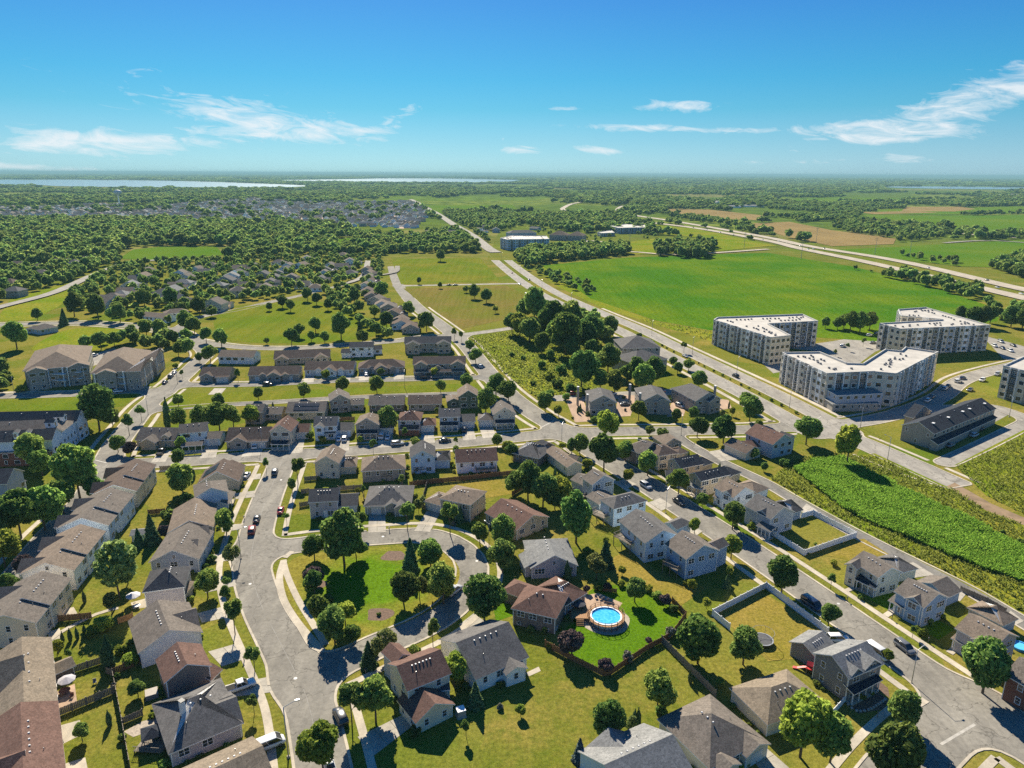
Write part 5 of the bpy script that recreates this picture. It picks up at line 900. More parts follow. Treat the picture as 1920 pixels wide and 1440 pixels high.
T=[('along the curving street',[('v',441,1190,40),('v',478,1260,33),('r',390,1120,50),('y',606,1448,80),('v',660,1358,52),('r',705,1354,78),('v',559,907,31),('v',549,932,20),('v',538,982,13),('v',500,887,15),('r',425,1002,42),('w',435,1060,33),('v',427,1106,17),('b',397,1052,22),('b',777,1378,30),('v',427,1140,24)]),
('on the planted island inside the loop',[('r',598,1168,46),('r',628,1205,62),('y',648,1172,46),('r',662,1208,34),('r',757,1132,56),('r',832,1132,60),('w',787,1125,38),('d',646,1060,76),('r',590,1050,46),('p',592,1103,48),('d',590,1116,38),('c',770,1070,36),('r',808,1064,50),('r',828,1108,50),('b',711,1154,11),('b',618,1128,26),('r',668,1046,40)]),
('along the loop street',[('c',692,1250,30),('w',726,1240,52),('v',812,1213,32),('b',780,1228,34),('r',908,1162,78),('v',677,1001,27),('v',764,994,30),('v',844,1003,38),('c',862,978,18),('r',900,1022,36),('d',942,1030,52),('r',942,1074,54)]),
('beside the long white ranch house',[('y',852,1288,55),('c',892,1324,30),('b',705,1230,16)]),
('near the pool garden',[('r',1190,1129,46),('p',1072,1232,64),('p',1134,1262,36),('f',1178,1240,26),('p',1217,1210,18),('f',1257,1195,29),('b',1122,1106,22),('p',1138,1108,20),('b',1215,1108,22),('b',1230,1122,26),('p',1248,1135,27),('b',1030,1215,18),('b',1262,1146,22),('p',1100,1112,16),('b',1022,1182,20),('b',995,1182,18)]),
('on the open lawns by the grey fence',[('r',1308,1244,78),('d',1393,1246,60),('r',1232,1332,62),('d',1135,1392,70),('s',1087,1428,29),('a',1188,1359,10),('a',1197,1361,10),('b',1240,1338,30)]),
('between the loop and the diagonal street',[('d',1080,1018,68),('d',990,938,54),('y',1047,948,50),('d',1018,952,52),('c',1135,1062,30),('w',1118,1088,46),('a',1065,1092,13),('b',1165,1100,22),('d',1040,955,34),('d',965,930,36)]),
('along the diagonal street',[('y',1135,828,52),('r',1132,884,56),('r',1087,852,34),('d',1071,850,22),('r',1214,892,42),('r',1172,864,36),('y',1177,906,25),('r',1272,926,40),('r',1316,951,26),('y',1302,1001,26),('r',1373,993,46),('y',1370,1049,43),('r',1465,1112,62),('r',1553,1173,40),('y',1662,1242,24),('r',1842,1300,88),('v',1557,1104,18),('b',1410,992,22),('b',1727,1190,28),('v',1710,1196,15),('b',1100,876,28),('b',1640,1110,22),('b',1604,1100,14),('b',1380,990,14),('f',1716,1165,20),('b',1745,1172,20),('b',1690,1150,16),('b',1820,1216,16)]),
('at the corner house with the blue porch',[('d',1690,1364,58)]),('beside the bottom side street',[('y',1500,1420,108),('r',1556,1430,78),('r',1665,1476,105)]),
('by the large intersection',[('r',1511,834,50),('y',1587,872,60),('b',1470,874,24),('r',1218,817,18),('b',1242,818,28),('r',1307,820,36),('d',1356,831,46),('r',1432,884,16),('b',1912,1020,18),('b',1880,1000,12)]),
('along the shaded west street',[('r',66,884,56),('r',80,892,42),('r',150,934,78),('r',120,964,56),('r',178,938,38),('r',85,994,72),('r',40,1010,72),('y',10,1064,62),('p',50,1080,48),('r',222,848,28),('p',246,853,30),('v',243,817,24),('v',266,791,18),('d',187,808,62),('r',165,800,36),('r',212,800,30),('r',-15,1040,60),('r',20,1120,40)]),
('in the yards behind the townhouse rows',[('r',344,930,52),('c',287,1018,32),('p',310,1008,26),('b',317,975,36),('b',347,950,46),('w',225,1124,84),('w',240,1095,50),('c',262,1024,20),('a',205,1257,20),('r',155,1390,32),('y',110,1226,25),('b',195,1180,52),('b',250,1246,44),('b',228,1225,30),('a',118,1207,7),('a',132,1202,7),('a',146,1198,7),('a',160,1193,7),('b',285,1346,18),('b',310,1438,28),('b',170,1195,24),('b',268,1236,22),('w',210,1150,36),('b',358,1128,20),('b',376,1196,14),('a',206,1360,9),('v',132,1240,14)]),
('along the cross street',[('r',336,874,30),('r',342,845,22),('r',338,803,33),('a',315,800,14),('d',376,803,33),('r',412,806,50),('r',438,800,36),('y',470,797,36),('y',606,833,14),('b',580,822,25),('y',676,832,14),('v',700,851,15),('r',779,838,18),('v',759,824,14),('d',727,810,40),('v',855,838,11),('r',932,837,22),('b',950,842,30),('b',811,902,11),('b',827,902,11),('c',644,911,8),('b',850,876,10),('b',764,878,12),('b',670,886,10),('r',960,862,26)]),
('on the mown strip beside the lane',[('r',642,741,29),('r',707,738,28),('r',826,736,20),('r',876,730,26),('r',570,747,25),('r',485,750,22),('y',612,712,18),('r',714,706,14),('y',815,707,16),('r',892,681,26),('r',880,658,18),('v',865,641,11),('v',852,637,13),('d',930,745,40),('r',953,757,36),('d',911,777,39),('r',335,762,23),('v',447,717,14),('r',410,766,26)]),
('in the park',[('d',640,636,37),('r',592,624,27),('r',562,633,22),('r',584,641,19),('r',609,643,20),('r',547,648,28),('r',501,646,12),('r',530,577,22),('r',545,584,19),('r',594,572,21),('r',577,565,22),('r',505,583,14),('r',615,582,18),('r',387,643,25),('r',416,650,31),('r',365,625,28),('d',347,620,32),('r',351,641,22),('r',395,680,28),('c',675,628,14),('r',705,632,24),('r',680,645,24)]),
('beside the field street',[('r',725,616,29),('r',702,595,21),('r',800,622,33),('r',765,592,25),('r',717,560,28),('d',665,568,25),('r',786,533,11),('r',825,541,10),('d',890,560,21),('d',912,568,22),('r',874,549,12),('y',929,587,13),('r',826,490,20)]),
('near the hip-roofed apartment blocks',[('r',226,604,31),('d',185,598,37),('d',140,594,33),('d',272,578,31),('d',322,575,29),('d',375,590,29),('r',32,655,46),('r',71,602,21),('c',120,610,16),('c',182,721,17),('c',210,718,15),('c',240,716,23),('v',342,710,9),('r',375,680,16),('r',355,668,28),('r',190,655,30),('r',215,650,26),('r',250,640,28),('r',275,630,28),('r',300,632,28),('r',325,648,26),('r',335,668,24),('b',330,690,16),('b',275,705,18),('b',10,720,34),('b',40,735,24)]),
('in the small wood by the arterial road',[('r',1002,612,52),('y',975,635,44),('r',1035,628,52),('r',1072,628,52),('d',1110,645,46),('r',1060,665,62),('r',1015,662,34),('r',992,645,42),('d',1098,660,46),('r',1145,630,33),('r',1090,728,56),('d',1140,702,46),('d',1192,722,44),('d',1222,722,44),('r',1206,734,42),('r',1152,738,36),('d',1125,730,30),('r',1107,672,32),('r',1075,675,30),('r',1032,675,16),('b',981,675,15),('b',994,700,10),('b',1030,712,26),('b',1055,700,30),('b',1045,726,30),('b',1070,736,28),('b',1015,690,24),('b',1085,746,20),('b',1000,722,14),('b',1030,746,24),('b',960,668,14),('b',1060,750,22),('y',1118,690,26),('b',1100,742,24),('r',1175,720,32),('d',985,600,34),('r',960,628,34),('r',1045,648,44)]),
('around the chimney duplexes',[('r',1022,773,33),('y',1047,782,22),('r',1197,788,31),('r',1267,790,21),('d',1299,788,22),('b',1115,792,20),('v',1282,662,13),('r',1291,695,20),('r',1310,728,30),('r',1262,686,16),('d',1270,700,18),('r',1397,768,28),('r',1405,790,41),('y',1372,780,15),('r',1422,808,18),('b',1200,632,14),('b',1245,768,12),('b',1170,748,10)]),
('beside the flat-roofed apartments',[('d',1594,620,28),('d',1612,622,31),('d',1630,618,26),('d',1582,616,22),('d',1570,618,19),('d',1547,616,16),('d',1820,613,28),('d',1838,612,32),('d',1856,606,24),('d',1800,603,24),('d',1895,613,30),('d',1916,618,34),('b',1480,706,10),('b',1500,716,10),('b',1522,722,12),('b',1548,742,14),('b',1562,752,14),('b',1612,735,14),('b',1660,738,14),('v',1618,650,10),('v',1588,658,8),('v',1566,668,8)])]
for i in range(46):      # low shrubs in the planted median of the arterial road
    a=ART[6+int(i*2.6)]
    if sdf_at([a[0]],[a[1]])[0]>1.2 and a[1]<420: tree('b',a[0]+TR.uniform(-.6,.6),a[1]+TR.uniform(-.6,.6),0,'in the median of the arterial road',True,TR.uniform(1.2,2.2))
for zone,L in T:
    for k,x,y,w in L: tree(k,x,y,w,zone)
# low bushes planted along house fronts
def foundation():
    k=0
    for o in [o for o in bpy.data.objects if o.name.startswith('house') and o.type=='EMPTY']:
        p=o.location
        if p.y>235 or k>150: continue
        w=[c for c in o.children if c.name.startswith('wall')][:1]
        if not w: continue
        w=w[0]; X=max(v.co.x for v in w.data.vertices); Dp=max(v.co.y for v in w.data.vertices); mw=Matrix.Translation(p)@Matrix.Translation(w.location)@w.rotation_euler.to_matrix().to_4x4(); n=0
        for e,q in (((0,-1),lambda t:(X*t,-.9)),((1,0),lambda t:(X+.9,Dp*t)),((-1,0),lambda t:(-.9,Dp*t))):
            wn=mw.to_3x3()@Vector((*e,0))
            if wn.dot(-p)<0: continue
            for _ in range(3):
                c=mw@Vector((*q(TR.uniform(.1,.9)),0))
                if sdf_at([c.x],[c.y])[0]<1.5 or any(inpoly([c.x],[c.y],d)[0] for d in DRW): continue
                tree('b',c.x,c.y,0,'',True,TR.uniform(1.0,1.9)); k+=1
foundation()
def yard_plants():
    n=0; hs=[h for h in HREG if 95<h[1]<300]
    for _ in range(900):
        if n>=110: break
        h=TR.choice(hs); a=TR.uniform(0,6.28); d=TR.uniform(9,19); x,y=h[0]+math.cos(a)*d,h[1]+math.sin(a)*d
        if sdf_at([x],[y])[0]<3.5 or any((x-f[0])**2+(y-f[1])**2<(f[2]*1.05)**2 for f in FOOT) or any((x-t[0])**2+(y-t[1])**2<(t[2]+1.6)**2 for t in TPOS) or any(inpoly([x],[y],q)[0] for q in DRW) or inpoly([x],[y],LUSH)[0]: continue
        k=TR.choice('bbbbfacrvwy'); tree(k,x,y,0,'in a garden',True,{'b':TR.uniform(1.2,2.8),'f':TR.uniform(1.2,2.2),'a':TR.uniform(.8,1.3),'c':TR.uniform(1.6,2.6),'r':TR.uniform(2.2,4.),'v':TR.uniform(1.6,2.6),'w':TR.uniform(2,3.5),'y':TR.uniform(2,3.4)}[k]); n+=1
LUSH=[p for n_,m_,z_,p in FIELDS if m_=='lush'][0]
yard_plants()
# ---- woods, hedgerows and suburb trees farther away
HASH={}
def free(x,y,d):
    ci,cj=int(x//25),int(y//25)
    for i in range(ci-2,ci+3):
        for j in range(cj-2,cj+3):
            for (a,b,r) in HASH.get((i,j),()):
                if (a-x)**2+(b-y)**2<(r+d)**2: return False
    return True
def put(x,y,r): HASH.setdefault((int(x//25),int(y//25)),[]).append((x,y,r))
for x,y,r in FOOT: put(x,y,min(r,20)*.62)
for x,y,r in TPOS: put(x,y,r*.8)
ALLPL=[(thin(pl,6),w) for pl,w,_,_ in ROADS.values()]+FARPL
SEGS=np.array([[*a,*b,w/2] for pl,w in ALLPL for a,b in zip(pl[:-1],pl[1:])])
def near_road(x,y,pad):
    d=SEGS[:,2:4]-SEGS[:,:2]; L2=(d**2).sum(1)+1e-9; t=np.clip(((x-SEGS[:,0])*d[:,0]+(y-SEGS[:,1])*d[:,1])/L2,0,1); dd=np.hypot(x-SEGS[:,0]-t*d[:,0],y-SEGS[:,1]-t*d[:,1])-SEGS[:,4]; return dd.min()<pad
OPEN=[p for n,m,z,p in FIELDS if m not in('grass',)]
SCAT=[]  # x,y,width,zscale
def scatter(poly_px,spacing,w0,w1,zs=1.0,roads=True,fields=True,n=None,world=None):
    poly=world or [g2(*q) for q in poly_px]; xs=[p[0] for p in poly]; ys=[p[1] for p in poly]; A=(max(xs)-min(xs))*(max(ys)-min(ys)); k=n or int(A/(spacing*spacing)*2.2)
    X=RNG.uniform(min(xs),max(xs),k); Y=RNG.uniform(min(ys),max(ys),k); ok=inpoly(X,Y,poly)
    if fields:
        for p in OPEN: ok&=~inpoly(X,Y,p)
    for x,y in zip(X[ok],Y[ok]):
        w=TR.uniform(w0,w1)
        if not free(x,y,spacing*.42): continue
        if roads and near_road(x,y,w*.35): continue
        put(x,y,spacing*.42); SCAT.append((x,y,w,zs*TR.uniform(.85,1.2)))
S=scatter
S([(-80,505),(-80,414),(120,414),(250,416),(420,421),(470,436),(445,462),(400,461),(310,461),(240,467),(215,482),(120,500)],9.5,8,18,.9)
S([(-80,580),(-80,503),(120,500),(215,484),(225,492),(100,548)],9,7,11)
S([(150,540),(235,497),(330,490),(470,486),(500,540),(440,575),(395,583),(330,610),(150,598),(120,560)],9.5,5.5,9)
S([(470,486),(560,478),(725,480),(715,520),(690,560),(650,560),(560,545),(500,560)],9.5,5,8)
S([(425,488),(450,462),(475,438),(560,428),(620,436),(730,444),(860,446),(905,460),(900,474),(740,474),(700,484),(560,478)],9.5,7,16,.9)
S([(960,492),(985,470),(1100,464),(1180,462),(1178,478),(1020,493),(988,505)],7,8,12,1.05)
S([(600,548),(650,556),(678,590),(730,636),(690,628),(640,590)],7.5,6,9,1.,True,False); S([(330,575),(400,570),(425,585),(385,600),(350,606)],8.5,6,10,1.,True,False); S([(225,645),(330,612),(350,655),(300,660)],7.5,5,9,1.,True,False); S([(-60,715),(15,695),(30,738),(-60,745)],7,5,9,1.,True,False); S([(150,655),(215,640),(235,652),(180,668)],9,5,9,1.,True,False); S([(1000,503),(1060,518),(1122,548),(1105,553),(1040,532)],7.5,4,8,1.,True,False); S([(395,560),(470,548),(560,540),(560,550),(450,570)],9,6,9,1.,True,False)
S([(985,508),(1010,500),(1060,520),(1115,545),(1090,545),(1040,528)],13,4,9,1.)
S([(1320,484),(1345,462),(1300,462),(1240,466),(1225,472),(1240,482)],9,9,15,1.1,False,False)
S([(1645,512),(1760,520),(1840,552),(1820,562),(1740,540),(1650,520)],9,6,12,1.,True,False); S([(1850,500),(1920,480),(2000,490),(2000,530),(1900,520)],9,8,14,1.,True,False); S([(1690,478),(1790,490),(1800,500),(1690,486)],12,5,10,1.,True,False); S([(1830,560),(1960,590),(1960,620),(1880,610)],11,5,10,1.,True,False)
S([(1600,505),(1640,507),(1690,520),(1640,513)],14,3,6,1.,True,False)
for a in ([(1560,425),(1600,412),(1700,424),(1770,432),(1770,445),(1680,455),(1560,430)],[(1480,408),(1560,402),(1620,400),(1600,412),(1500,418)],[(1440,384),(1620,383),(1720,390),(1720,397),(1560,400),(1440,392)],[(1800,388),(1960,382),(1960,402),(1860,400)],[(1180,390),(1290,386),(1310,392),(1250,398),(1190,402)],[(1090,400),(1180,404),(1195,416),(1130,424),(1080,412)],[(980,405),(1090,400),(1120,425),(1060,432),(985,424)],[(825,402),(960,398),(985,422),(930,436),(880,428)],[(1255,404),(1340,412),(1380,420),(1360,422),(1260,410)],[(800,440),(860,428),(900,440),(925,462),(905,470),(830,452)]): S(a,11,8,13,1.)
for a in ([(1000,425),(1130,430),(1165,448),(1100,455),(1010,440)],[(1190,424),(1330,446),(1320,460),(1200,450)]): S(a,22,4,8,1.)
# ---- the far plain: groves and tree belts out to the lakes
LAKES=[o for o in bpy.data.objects if o.name.startswith('lake')]
LKP=[[(v.co.x,v.co.y) for v in o.data.vertices] for o in LAKES]
HOUSEP=[[g2(*q) for q in a] for a in ([(230,404),(330,385),(480,373),(560,380),(560,418),(460,420),(240,412)],[(560,380),(770,379),(805,402),(780,428),(640,424),(560,418)],[(-80,394),(60,390),(230,384),(240,410),(100,412),(-80,410)])]
PERM=np.random.default_rng(5).uniform(0,1,(256,256))
def vnoise(x,y):
    xi=np.floor(x).astype(int); yi=np.floor(y).astype(int); a=x-xi; b=y-yi; a=a*a*(3-2*a); b=b*b*(3-2*b); P_=lambda i,j:PERM[i%256,j%256]
    return P_(xi,yi)*(1-a)*(1-b)+P_(xi+1,yi)*a*(1-b)+P_(xi,yi+1)*(1-a)*b+P_(xi+1,yi+1)*a*b
def far(d0,d1,n,w0,w1,zs,thr,cell):
    r=np.sqrt(RNG.uniform(d0*d0,d1*d1,n)); a=RNG.uniform(-.68,.68,n); X=r*np.sin(a); Y=r*np.cos(a); nz=vnoise(X/cell,Y/(cell*1.6))*.65+vnoise(X/cell*2.7+9,Y/cell*2.7)*.35; ok=nz>thr
    for p in OPEN+LKP: ok&=~inpoly(X,Y,p)
    hp=np.zeros(n,bool)
    for p in HOUSEP: hp|=inpoly(X,Y,p)
    ok&=~hp|(RNG.uniform(0,1,n)<.17)
    # keep the near lake shores low and open
    for p in LKP:
        for k in (1.04,1.09,1.14): ok&=~inpoly(X*k,Y*k,p)
    W_=RNG.uniform(w0,w1,n)
    for x,y,w in zip(X[ok],Y[ok],W_[ok]):
        if d1<3500 and near_road(x,y,w*.4): continue
        SCAT.append((x,y,w,zs*TR.uniform(.8,1.25)))
S([(960,602),(1010,582),(1100,600),(1140,630),(1120,665),(1050,675),(985,650)],6.5,7,11)
far(1150,2300,9000,8,20,.8,.50,200); far(2300,4500,13000,13,32,.55,.43,400); far(4500,9500,15000,35,70,.3,.33,900); far(9500,24000,9000,110,220,.14,.3,2500)
# nearest scattered trees become trees of their own, the rest one far wood
BOX=[]
SCAT.sort(key=lambda t:t[0]**2+t[1]**2)
NIND=max(0,300-sum(1 for k,c in CROWNS if k not in 'bf')); 
for x,y,w,z in SCAT[:NIND]:
    k=TR.choice('rrrddy'); tree(k,x,y,0,'scattered among the roofs and lanes beyond the park',True,w)
REST=SCAT[NIND:]
def low_crown(seed): return lobes_crown('far_crown',seed,2.9,2.7,3.3,11,420,.5,M['lf_far'],0,.86)
def far_wood(rest):
    src=[link('crown',low_crown(200+i),None) for i in range(4)]
    own=[]
    for i,c in enumerate(src):      # each source crown is itself a tree standing in the wood
        x,y,w,z=rest[i*7]; o=empty('tree',(x,y,0)); tag(o,'leafy tree at the near edge of the far wood','tree','trees at the near edge of the far wood'); c.parent=o; s=w/6; c.scale=(s,s,s*z); link('trunk',KIND['r'][1],o,(0,0,0),0,(s,s,s*.6)); own.append(i*7)
    rest=[r for i,r in enumerate(rest) if i not in own]; n=len(rest)
    me=bpy.data.meshes.new('far_wood'); me.from_pydata([(x,y,-.05) for x,y,w,z in rest],[],[])
    a=me.attributes.new('scl','FLOAT_VECTOR','POINT'); a.data.foreach_set('vector',np.array([(w/6,w/6*TR.uniform(.9,1.1),w/6*z) for x,y,w,z in rest]).ravel())
    a=me.attributes.new('rot','FLOAT_VECTOR','POINT'); a.data.foreach_set('vector',np.array([(0,0,TR.uniform(0,6.28)) for _ in rest]).ravel())
    a=me.attributes.new('idx','INT','POINT'); a.data.foreach_set('value',[TR.randrange(4) for _ in rest])
    ng=bpy.data.node_groups.new('far_wood','GeometryNodeTree'); ng.interface.new_socket('Geometry',in_out='INPUT',socket_type='NodeSocketGeometry'); ng.interface.new_socket('Geometry',in_out='OUTPUT',socket_type='NodeSocketGeometry')
    gi=ng.nodes.new('NodeGroupInput'); go=ng.nodes.new('NodeGroupOutput'); j=ng.nodes.new('GeometryNodeJoinGeometry'); ip=ng.nodes.new('GeometryNodeInstanceOnPoints'); mp=ng.nodes.new('GeometryNodeMeshToPoints')
    for c in src: oi=ng.nodes.new('GeometryNodeObjectInfo'); oi.inputs['Object'].default_value=c; oi.inputs['As Instance'].default_value=True; ng.links.new(oi.outputs['Geometry'],j.inputs[0])
    def att(nm,t): q=ng.nodes.new('GeometryNodeInputNamedAttribute'); q.data_type=t; q.inputs['Name'].default_value=nm; return q.outputs[0]
    er=ng.nodes.new('FunctionNodeEulerToRotation'); ng.links.new(att('rot','FLOAT_VECTOR'),er.inputs[0])
    ng.links.new(gi.outputs[0],mp.inputs[0]); ng.links.new(mp.outputs[0],ip.inputs['Points']); ng.links.new(j.outputs[0],ip.inputs['Instance']); ip.inputs['Pick Instance'].default_value=True
    ng.links.new(att('idx','INT'),ip.inputs['Instance Index']); ng.links.new(er.outputs[0],ip.inputs['Rotation']); ng.links.new(att('scl','FLOAT_VECTOR'),ip.inputs['Scale']); ng.links.new(ip.outputs[0],go.inputs[0])
    o=link('far_wood',me); m_=o.modifiers.new('scatter','NODES'); m_.node_group=ng; tag(o,'mass of leafy trees and groves reaching to the lakes and horizon','woodland',kind='stuff')
far_wood(REST)
# ---- far subdivision: houses too many to count
def far_houses():
    b=MB(); 
    for poly,n in zip(HOUSEP,(900,900,420)):
        xs=[p[0] for p in poly]; ys=[p[1] for p in poly]; k=0; tries=0; ang0=.25
        while k<n and tries<n*12:
            tries+=1; x,y=RNG.uniform(min(xs),max(xs)),RNG.uniform(min(ys),max(ys))
            if not inpoly([x],[y],poly)[0] or not free(x,y,8) or near_road(x,y,9): continue
            put(x,y,8); k+=1; a=ang0+RNG.choice((0,math.pi/2)); w,d,z=RNG.uniform(9,14),RNG.uniform(9,12),RNG.choice((3.2,5.6)); c,s=math.cos(a),math.sin(a); R=lambda u,v,q:(x+u*c-v*s,y+u*s+v*c,q)
            q=[(-w/2,-d/2),(w/2,-d/2),(w/2,d/2),(-w/2,d/2)]; rg=z+d*.28; mi=2+int(RNG.integers(0,3)); rm=int(RNG.integers(0,2))
            for i in (0,2): a0,a1=q[i],q[i+1]; b.face((R(*a0,0),R(*a1,0),R(*a1,z),R(*a0,z)),mi)
            for i in (1,3): a0,a1=q[i],q[(i+1)%4]; b.face((R(*a0,0),R(*a1,0),R(*a1,z),R((a0[0]+a1[0])/2,0,rg),R(*a0,z)),mi)
            e=.5; b.face((R(-w/2-e,-d/2-e,z-.2),R(w/2+e,-d/2-e,z-.2),R(w/2+e,0,rg+.1),R(-w/2-e,0,rg+.1)),rm); b.face((R(w/2+e,d/2+e,z-.2),R(-w/2-e,d/2+e,z-.2),R(-w/2-e,0,rg+.1),R(w/2+e,0,rg+.1)),rm)
    tag(link('far_houses',b.mesh('far_houses',[M['r_taupe'],M['r_ltgrey'],M['w_white'],M['w_ltblue'],M['w_tan']])),'hundreds of small gabled houses of the far subdivision','houses',kind='stuff')
for a in (((526,408),(551,392)),((564,412),(570,402)),((600,416),(612,402)),((643,412),(642,403)),((674,414),(672,398),(688,398),(687,414)),((718,412),(714,402)),((752,429),(730,392)),((766,428),(740,389))): strip('far_street',dens(PX(*a),20),12,.3,M['paver'])
far_houses()
# ---- corn strip and wild grass
CORN=[p for n,m,z,p in FIELDS if n=='corn_field'][0]; WILD=[p for n,m,z,p in FIELDS if n=='wild_meadow']; TRACK=[p for n,m,z,p in FIELDS if n=='dirt_track'][0]
def blades(name,polys,holes,n,hmin,hmax,wd,per,mat,label,rows=None,lim=330,ln=(.6,1.3)):
    C=[];
    for poly in polys:
        xs=[p[0] for p in poly]; ys=[p[1] for p in poly]; X=RNG.uniform(min(xs),max(xs),n); Y=RNG.uniform(min(ys),max(ys),n)
        if rows:
            a=rows; u=X*math.cos(a)+Y*math.sin(a); v=-X*math.sin(a)+Y*math.cos(a); v=np.round(v/.95)*.95+RNG.normal(0,.1,n); X=u*math.cos(a)-v*math.sin(a); Y=u*math.sin(a)+v*math.cos(a)
        ok=inpoly(X,Y,poly)
        for h in holes: ok&=~inpoly(X,Y,h)
        ok&=(sdf_at(X,Y)>1.0)&(Y<lim)
        C.append(np.stack([X[ok],Y[ok]],1))
    C=np.concatenate(C); N=len(C); V=[];
    for j in range(per):
        a=RNG.uniform(0,6.28,N); h=RNG.uniform(hmin,hmax,N)*(.65+.7*vnoise(C[:,0]/5,C[:,1]/5)); dx,dy=np.cos(a),np.sin(a); lean=RNG.uniform(*ln,N)*h*.55; w=wd*RNG.uniform(.7,1.3,N); z=np.zeros(N)
        x,y=C[:,0]+RNG.normal(0,.12,N),C[:,1]+RNG.normal(0,.12,N)
        q=np.stack([np.stack([x-dy*w*.5,y+dx*w*.5,z],1),np.stack([x+dy*w*.5,y-dx*w*.5,z],1),np.stack([x+dx*lean*.5+dy*w,y+dy*lean*.5-dx*w,h*.75],1),np.stack([x+dx*lean*1.3,y+dy*lean*1.3,h],1),np.stack([x+dx*lean*.5-dy*w,y+dy*lean*.5+dx*w,h*.75],1)],1); V.append(q.reshape(-1,3))
    V=np.concatenate(V); me=bpy.data.meshes.new(name); me.from_pydata(V.tolist(),[],[tuple(range(i,i+5)) for i in range(0,len(V),5)]); me.materials.append(mat); tag(link(name,me),label,kind='stuff')
blades('corn_plants',[CORN],[],26000,1.1,1.75,.14,4,M['lf_corn'],'tall green corn growing in a strip beside the alley',-.98,330,(.3,.9))
blades('wild_grass',WILD,[CORN,TRACK],15000,.3,.95,.13,3,M['lf_weed'],'tall wild grass and weeds around the corn strip')
MEAD=[p for n,m,z,p in FIELDS if n in('meadow','verge')]
blades('meadow_weeds',MEAD,[],7000,.4,1.0,.3,3,M['lf_weed'],'rough weeds on the meadow beside the arterial road',None,480)
# ------------------------------------------------------------------ fences
def fence(pts,label,kind,h=1.8,step=2.4):
    q=[gp(x,y) for x,y in pts]; root=empty('fence',q[0]); tag(root,label,'fence'); mat=M[{'v':'vinyl','w':'wood','r':'woodred','c':'cedar'}[kind]]; near=q[0].y<190
    for a,b in zip(q[:-1],q[1:]):
        L=(b-a).length; n=max(1,round(L/step)); u=(b-a)/L; rz=math.atan2(u.y,u.x); s=L/n; m=MB()
        if kind=='v': m.box(.06,s-.06,-.02,.02,.08,h-.12); m.box(.06,s-.06,-.045,.045,.05,.2); m.box(.06,s-.06,-.045,.045,h-.24,h-.1); m.box(.06,s-.06,-.04,.04,h*.55,h*.55+.1)
        else:
            k=max(1,int(s/.28)); 
            for i in range(k): x=.04+(s-.08)*i/k; m.box(x,x+(s-.08)/k-.02,-.025,.0 if i%2 else .015,.05,h-.05-.05*(i%2))
            m.box(.02,s-.02,.015,.06,.35,.45); m.box(.02,s-.02,.015,.06,h-.5,h-.4)
        pm=m.mesh('fence_panel',mat); m=MB(); m.box(-.065,.065,-.065,.065,0,h+.06); m.box(-.085,.085,-.085,.085,h+.06,h+.12); po=m.mesh('post',mat)
        for i in range(n): p=a+u*s*i-q[0]; link('fence_panel',pm,root,p,rz); link('post',po,root,p,rz)
        p=b-q[0]; link('post',po,root,(p.x+.001,p.y,0),rz)
fence([(1335,1155),(1436,1103),(1552,1190)],'white vinyl fence along the diagonal street around the dry lawn','v')
fence([(1336,1156),(1368,1182)],'short white vinyl fence stub by the dark round tree','v')
fence([(1444,1002),(1507,1042),(1605,1008),(1524,966),(1502,972)],'white vinyl fence around the lawn beside the blue-grey house','v')
fence([(1560,1342),(1588,1312)],'short white fence by the corner house porch','v',1.5)
fence([(1240,1205),(1342,1308)],'weathered grey fence running from the pool garden to the hip-roofed house','w')
fence([(1022,1212),(1074,1240),(1130,1268),(1145,1266),(1210,1222),(1258,1196),(1286,1158),(1260,1130)],'reddish wooden fence round the pool garden','r',1.6)
fence([(1118,1106),(1156,1112)],'short wooden fence behind the round pool tree','r',1.2)
fence([(90,1168),(130,1164),(172,1160)],'orange cedar fence by the townhouse yards','c',1.7); fence([(222,1170),(250,1160)],'short orange cedar fence beside the white-walled house','c',1.6)
fence([(212,1266),(256,1248),(302,1232)],'brown wooden fence below the white-walled grey house','r',1.7)
fence([(137,1262),(192,1244),(198,1262),(212,1268)],'grey wooden fence between two townhouse yards','w',1.7); fence([(108,1344),(215,1300)],'grey wooden fence next to the red townhouse roof','w',1.7); fence([(212,1268),(228,1350),(244,1440)],'long grey fence between townhouse yards and the curving street yards','w',1.7)
fence([(230,1358),(268,1342)],'low grey fence by the chimney house garden','w',1.5)
fence([(571,902),(594,900)],'dark fence left of the corner gabled house','w',1.6); fence([(634,920),(678,917)],'dark fence behind the loop corner house','w',1.6); fence([(679,918),(684,945)],'dark side fence beside the light grey ranch','w',1.6); fence([(565,926),(580,924)],'dark fence stub left of the loop corner house','w',1.6); fence([(562,951),(580,948)],'second dark fence stub by the loop corner house','w',1.6)
fence([(768,912),(800,908),(880,900),(965,890)],'long brown wooden fence behind the raised ranch houses','r',1.7); fence([(801,908),(790,950),(798,957)],'wooden fence beside the tan garage','w',1.6)
fence([(960,930),(985,915)],'wooden fence under the tall trees by the red-roofed house','r',1.6); fence([(630,790),(665,788)],'brown fence behind the pale blue house','r',1.6)
fence([(1800,1108),(1850,1130),(1885,1150)],'dark wooden fence beside the alley garden','w',1.4); fence([(278,965),(310,962)],'brown fence beside the purple yard tree','r',1.6); fence([(300,882),(335,880)],'dark fence behind the cross street corner','w',1.6)
